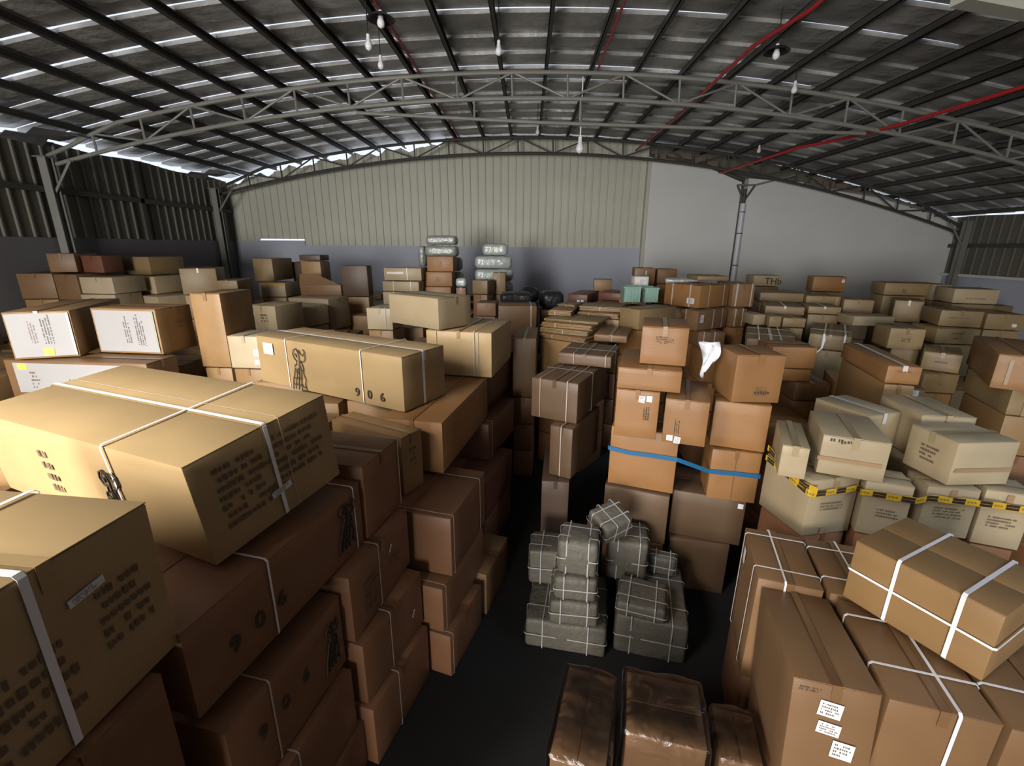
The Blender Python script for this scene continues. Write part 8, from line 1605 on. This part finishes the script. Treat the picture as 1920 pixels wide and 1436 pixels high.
    (6.242,14.085,0.005,0.59,0.59,0.53,0.549), (6.242,14.085,0.005,0.59,0.59,0.53,1.095), (6.242,14.085,0.005,0.59,0.59,0.53,1.64), (6.93,14.077,-0.003,0.59,0.59,0.529,0.003),
    (6.93,14.077,-0.003,0.59,0.59,0.529,0.548), (6.93,14.077,-0.003,0.59,0.59,0.529,1.093), (6.93,14.077,-0.003,0.59,0.59,0.529,1.638), (7.621,14.078,-0.006,0.59,0.59,0.54,0.003),
    (7.621,14.078,-0.006,0.59,0.59,0.54,0.559), (7.621,14.078,-0.006,0.59,0.59,0.54,1.115), (7.621,14.078,-0.006,0.59,0.59,0.54,1.67), (8.297,14.094,-0.02,0.59,0.59,0.509,0.003),
    (8.297,14.094,-0.02,0.59,0.59,0.509,0.528), (8.297,14.094,-0.02,0.59,0.59,0.509,1.052), (8.297,14.094,-0.02,0.59,0.59,0.509,1.577), (8.968,14.09,-0,0.59,0.59,0.478,0.003),
    (8.968,14.09,-0,0.59,0.59,0.478,0.497), (8.968,14.09,-0,0.59,0.59,0.478,0.992), (8.968,14.09,-0,0.59,0.59,0.478,1.486), (9.659,14.088,-0.019,0.59,0.59,0.518,0.003),
    (9.659,14.088,-0.019,0.59,0.59,0.518,0.537), (9.659,14.088,-0.019,0.59,0.59,0.518,1.071), (9.659,14.088,-0.019,0.59,0.59,0.518,1.604), (10.325,14.079,0.005,0.59,0.59,0.473,0.003),
    (10.325,14.079,0.005,0.59,0.59,0.473,0.492), (10.325,14.079,0.005,0.59,0.59,0.473,0.981), (10.325,14.079,0.005,0.59,0.59,0.473,1.47), (11.023,14.092,-0.014,0.59,0.59,0.542,0.003),
    (11.023,14.092,-0.014,0.59,0.59,0.542,0.561), (11.023,14.092,-0.014,0.59,0.59,0.542,1.119), (11.023,14.092,-0.014,0.59,0.59,0.542,1.676), (11.692,14.075,0.013,0.59,0.59,0.475,0.003),
    (11.692,14.075,0.013,0.59,0.59,0.475,0.494), (11.692,14.075,0.013,0.59,0.59,0.475,0.986), (11.692,14.075,0.013,0.59,0.59,0.475,1.477), (12.363,14.092,0.01,0.59,0.59,0.543,0.003),
    (12.363,14.092,0.01,0.59,0.59,0.543,0.562), (12.363,14.092,0.01,0.59,0.59,0.543,1.121), (12.363,14.092,0.01,0.59,0.59,0.543,1.68), (-10.06,14.76,0.003,0.59,0.59,0.454,0.003),
    (-10.06,14.76,0.003,0.59,0.59,0.454,0.473), (-10.06,14.76,0.003,0.59,0.59,0.454,0.943), (-10.06,14.76,0.003,0.59,0.59,0.454,1.414), (-9.384,14.768,0.009,0.59,0.59,0.452,0.003),
    (-9.384,14.768,0.009,0.59,0.59,0.452,0.471), (-9.384,14.768,0.009,0.59,0.59,0.452,0.938), (-9.384,14.768,0.009,0.59,0.59,0.452,1.406), (-8.71,14.768,-0.027,0.59,0.59,0.496,0.003),
    (-8.71,14.768,-0.027,0.59,0.59,0.496,0.515), (-8.71,14.768,-0.027,0.59,0.59,0.496,1.027), (-8.71,14.768,-0.027,0.59,0.59,0.496,1.539), (-8.016,14.777,0.028,0.59,0.59,0.454,0.003),
    (-8.016,14.777,0.028,0.59,0.59,0.454,0.473), (-8.016,14.777,0.028,0.59,0.59,0.454,0.942), (-8.016,14.777,0.028,0.59,0.59,0.454,1.412), (-7.346,14.772,-0.003,0.59,0.59,0.507,0.003),
    (-7.346,14.772,-0.003,0.59,0.59,0.507,0.526), (-7.346,14.772,-0.003,0.59,0.59,0.507,1.048), (-7.346,14.772,-0.003,0.59,0.59,0.507,1.571), (-6.673,14.758,0.008,0.59,0.59,0.51,0.003),
    (-6.673,14.758,0.008,0.59,0.59,0.51,0.529), (-6.673,14.758,0.008,0.59,0.59,0.51,1.056), (-6.673,14.758,0.008,0.59,0.59,0.51,1.582), (-5.994,14.774,-0.021,0.59,0.59,0.52,0.003),
    (-5.994,14.774,-0.021,0.59,0.59,0.52,0.539), (-5.994,14.774,-0.021,0.59,0.59,0.52,1.075), (-5.994,14.774,-0.021,0.59,0.59,0.52,1.61), (-5.296,14.755,0.009,0.59,0.59,0.516,0.003),
    (-5.296,14.755,0.009,0.59,0.59,0.516,0.535), (-5.296,14.755,0.009,0.59,0.59,0.516,1.067), (-4.63,14.757,0.014,0.59,0.59,0.484,0.003), (-4.63,14.757,0.014,0.59,0.59,0.484,0.503),
    (-4.63,14.757,0.014,0.59,0.59,0.484,1.003), (-4.63,14.757,0.014,0.59,0.59,0.484,1.503), (-3.955,14.757,-0.017,0.59,0.59,0.508,0.003), (-3.955,14.757,-0.017,0.59,0.59,0.508,0.527),
    (-3.955,14.757,-0.017,0.59,0.59,0.508,1.051), (-3.955,14.757,-0.017,0.59,0.59,0.508,1.574), (-3.271,14.771,0.009,0.59,0.59,0.475,0.003), (-3.271,14.771,0.009,0.59,0.59,0.475,0.494),
    (-3.271,14.771,0.009,0.59,0.59,0.475,0.985), (-3.271,14.771,0.009,0.59,0.59,0.475,1.476), (-2.582,14.777,-0.029,0.59,0.59,0.494,0.003), (-2.582,14.777,-0.029,0.59,0.59,0.494,0.513),
    (-2.582,14.777,-0.029,0.59,0.59,0.494,1.024), (-2.582,14.777,-0.029,0.59,0.59,0.494,1.534), (-1.924,14.77,0.025,0.59,0.59,0.509,0.003), (-1.924,14.77,0.025,0.59,0.59,0.509,0.528),
    (-1.924,14.77,0.025,0.59,0.59,0.509,1.052), (-1.924,14.77,0.025,0.59,0.59,0.509,1.577), (1.484,14.783,-0.02,0.59,0.59,0.524,0.003), (1.484,14.783,-0.02,0.59,0.59,0.524,0.543),
    (1.484,14.783,-0.02,0.59,0.59,0.524,1.083), (1.484,14.783,-0.02,0.59,0.59,0.524,1.624), (2.178,14.756,-0.014,0.59,0.59,0.512,0.003), (2.178,14.756,-0.014,0.59,0.59,0.512,0.531),
    (2.178,14.756,-0.014,0.59,0.59,0.512,1.059), (2.178,14.756,-0.014,0.59,0.59,0.512,1.586), (2.865,14.76,-0.002,0.59,0.59,0.539,0.003), (2.865,14.76,-0.002,0.59,0.59,0.539,0.558),
    (2.865,14.76,-0.002,0.59,0.59,0.539,1.112), (2.865,14.76,-0.002,0.59,0.59,0.539,1.667), (3.52,14.78,0.015,0.59,0.59,0.531,0.003), (3.52,14.78,0.015,0.59,0.59,0.531,0.55),
    (3.52,14.78,0.015,0.59,0.59,0.531,1.097), (3.52,14.78,0.015,0.59,0.59,0.531,1.645), (4.205,14.773,-0.021,0.59,0.59,0.493,0.003), (4.205,14.773,-0.021,0.59,0.59,0.493,0.512),
    (4.205,14.773,-0.021,0.59,0.59,0.493,1.02), (4.205,14.773,-0.021,0.59,0.59,0.493,1.529), (4.899,14.758,0.003,0.59,0.59,0.478,0.003), (4.899,14.758,0.003,0.59,0.59,0.478,0.497),
    (4.899,14.758,0.003,0.59,0.59,0.478,0.991), (4.899,14.758,0.003,0.59,0.59,0.478,1.485), (5.579,14.774,-0.023,0.59,0.59,0.538,0.003), (5.579,14.774,-0.023,0.59,0.59,0.538,0.557),
    (5.579,14.774,-0.023,0.59,0.59,0.538,1.11), (5.579,14.774,-0.023,0.59,0.59,0.538,1.664), (6.255,14.774,-0.025,0.59,0.59,0.533,0.003), (6.255,14.774,-0.025,0.59,0.59,0.533,0.552),
    (6.255,14.774,-0.025,0.59,0.59,0.533,1.102), (6.255,14.774,-0.025,0.59,0.59,0.533,1.651), (6.936,14.767,-0.025,0.59,0.59,0.529,0.003), (6.936,14.767,-0.025,0.59,0.59,0.529,0.548),
    (6.936,14.767,-0.025,0.59,0.59,0.529,1.094), (6.936,14.767,-0.025,0.59,0.59,0.529,1.639), (7.602,14.779,0.005,0.59,0.59,0.499,0.003), (7.602,14.779,0.005,0.59,0.59,0.499,0.518),
    (7.602,14.779,0.005,0.59,0.59,0.499,1.034), (7.602,14.779,0.005,0.59,0.59,0.499,1.549), (8.288,14.763,0.001,0.59,0.59,0.538,0.003), (8.288,14.763,0.001,0.59,0.59,0.538,0.557),
    (8.288,14.763,0.001,0.59,0.59,0.538,1.111), (8.288,14.763,0.001,0.59,0.59,0.538,1.664), (8.972,14.767,0.012,0.59,0.59,0.545,0.003), (8.972,14.767,0.012,0.59,0.59,0.545,0.564),
    (8.972,14.767,0.012,0.59,0.59,0.545,1.124), (8.972,14.767,0.012,0.59,0.59,0.545,1.685), (9.641,14.772,0.023,0.59,0.59,0.513,0.003), (9.641,14.772,0.023,0.59,0.59,0.513,0.532),
    (9.641,14.772,0.023,0.59,0.59,0.513,1.061), (9.641,14.772,0.023,0.59,0.59,0.513,1.59), (10.322,14.761,0.012,0.59,0.59,0.514,0.003), (10.322,14.761,0.012,0.59,0.59,0.514,0.533),
    (10.322,14.761,0.012,0.59,0.59,0.514,1.064), (10.322,14.761,0.012,0.59,0.59,0.514,1.594), (10.997,14.758,-0.012,0.59,0.59,0.513,0.003), (10.997,14.758,-0.012,0.59,0.59,0.513,0.532),
    (10.997,14.758,-0.012,0.59,0.59,0.513,1.061), (10.997,14.758,-0.012,0.59,0.59,0.513,1.589), (11.688,14.764,-0.015,0.59,0.59,0.516,0.003), (11.688,14.764,-0.015,0.59,0.59,0.516,0.535),
    (11.688,14.764,-0.015,0.59,0.59,0.516,1.067), (11.688,14.764,-0.015,0.59,0.59,0.516,1.598), (12.379,14.766,-0.002,0.59,0.59,0.524,0.003), (12.379,14.766,-0.002,0.59,0.59,0.524,0.543),
    (12.379,14.766,-0.002,0.59,0.59,0.524,1.083), (12.379,14.766,-0.002,0.59,0.59,0.524,1.623),
]
b = MB()
for x, y, yaw, w, d, h, z in DEEP:
    mt4 = Matrix.Translation((x, y, z)) @ Matrix.Rotation(yaw, 4, 'Z')
    b.box(0, w, 0, d, 0, h, mt4)
tag(b.build('packed_cartons', 'brown'), 'dim mass of cartons packed beneath and behind the visible piles', 'cartons', kind='stuff')
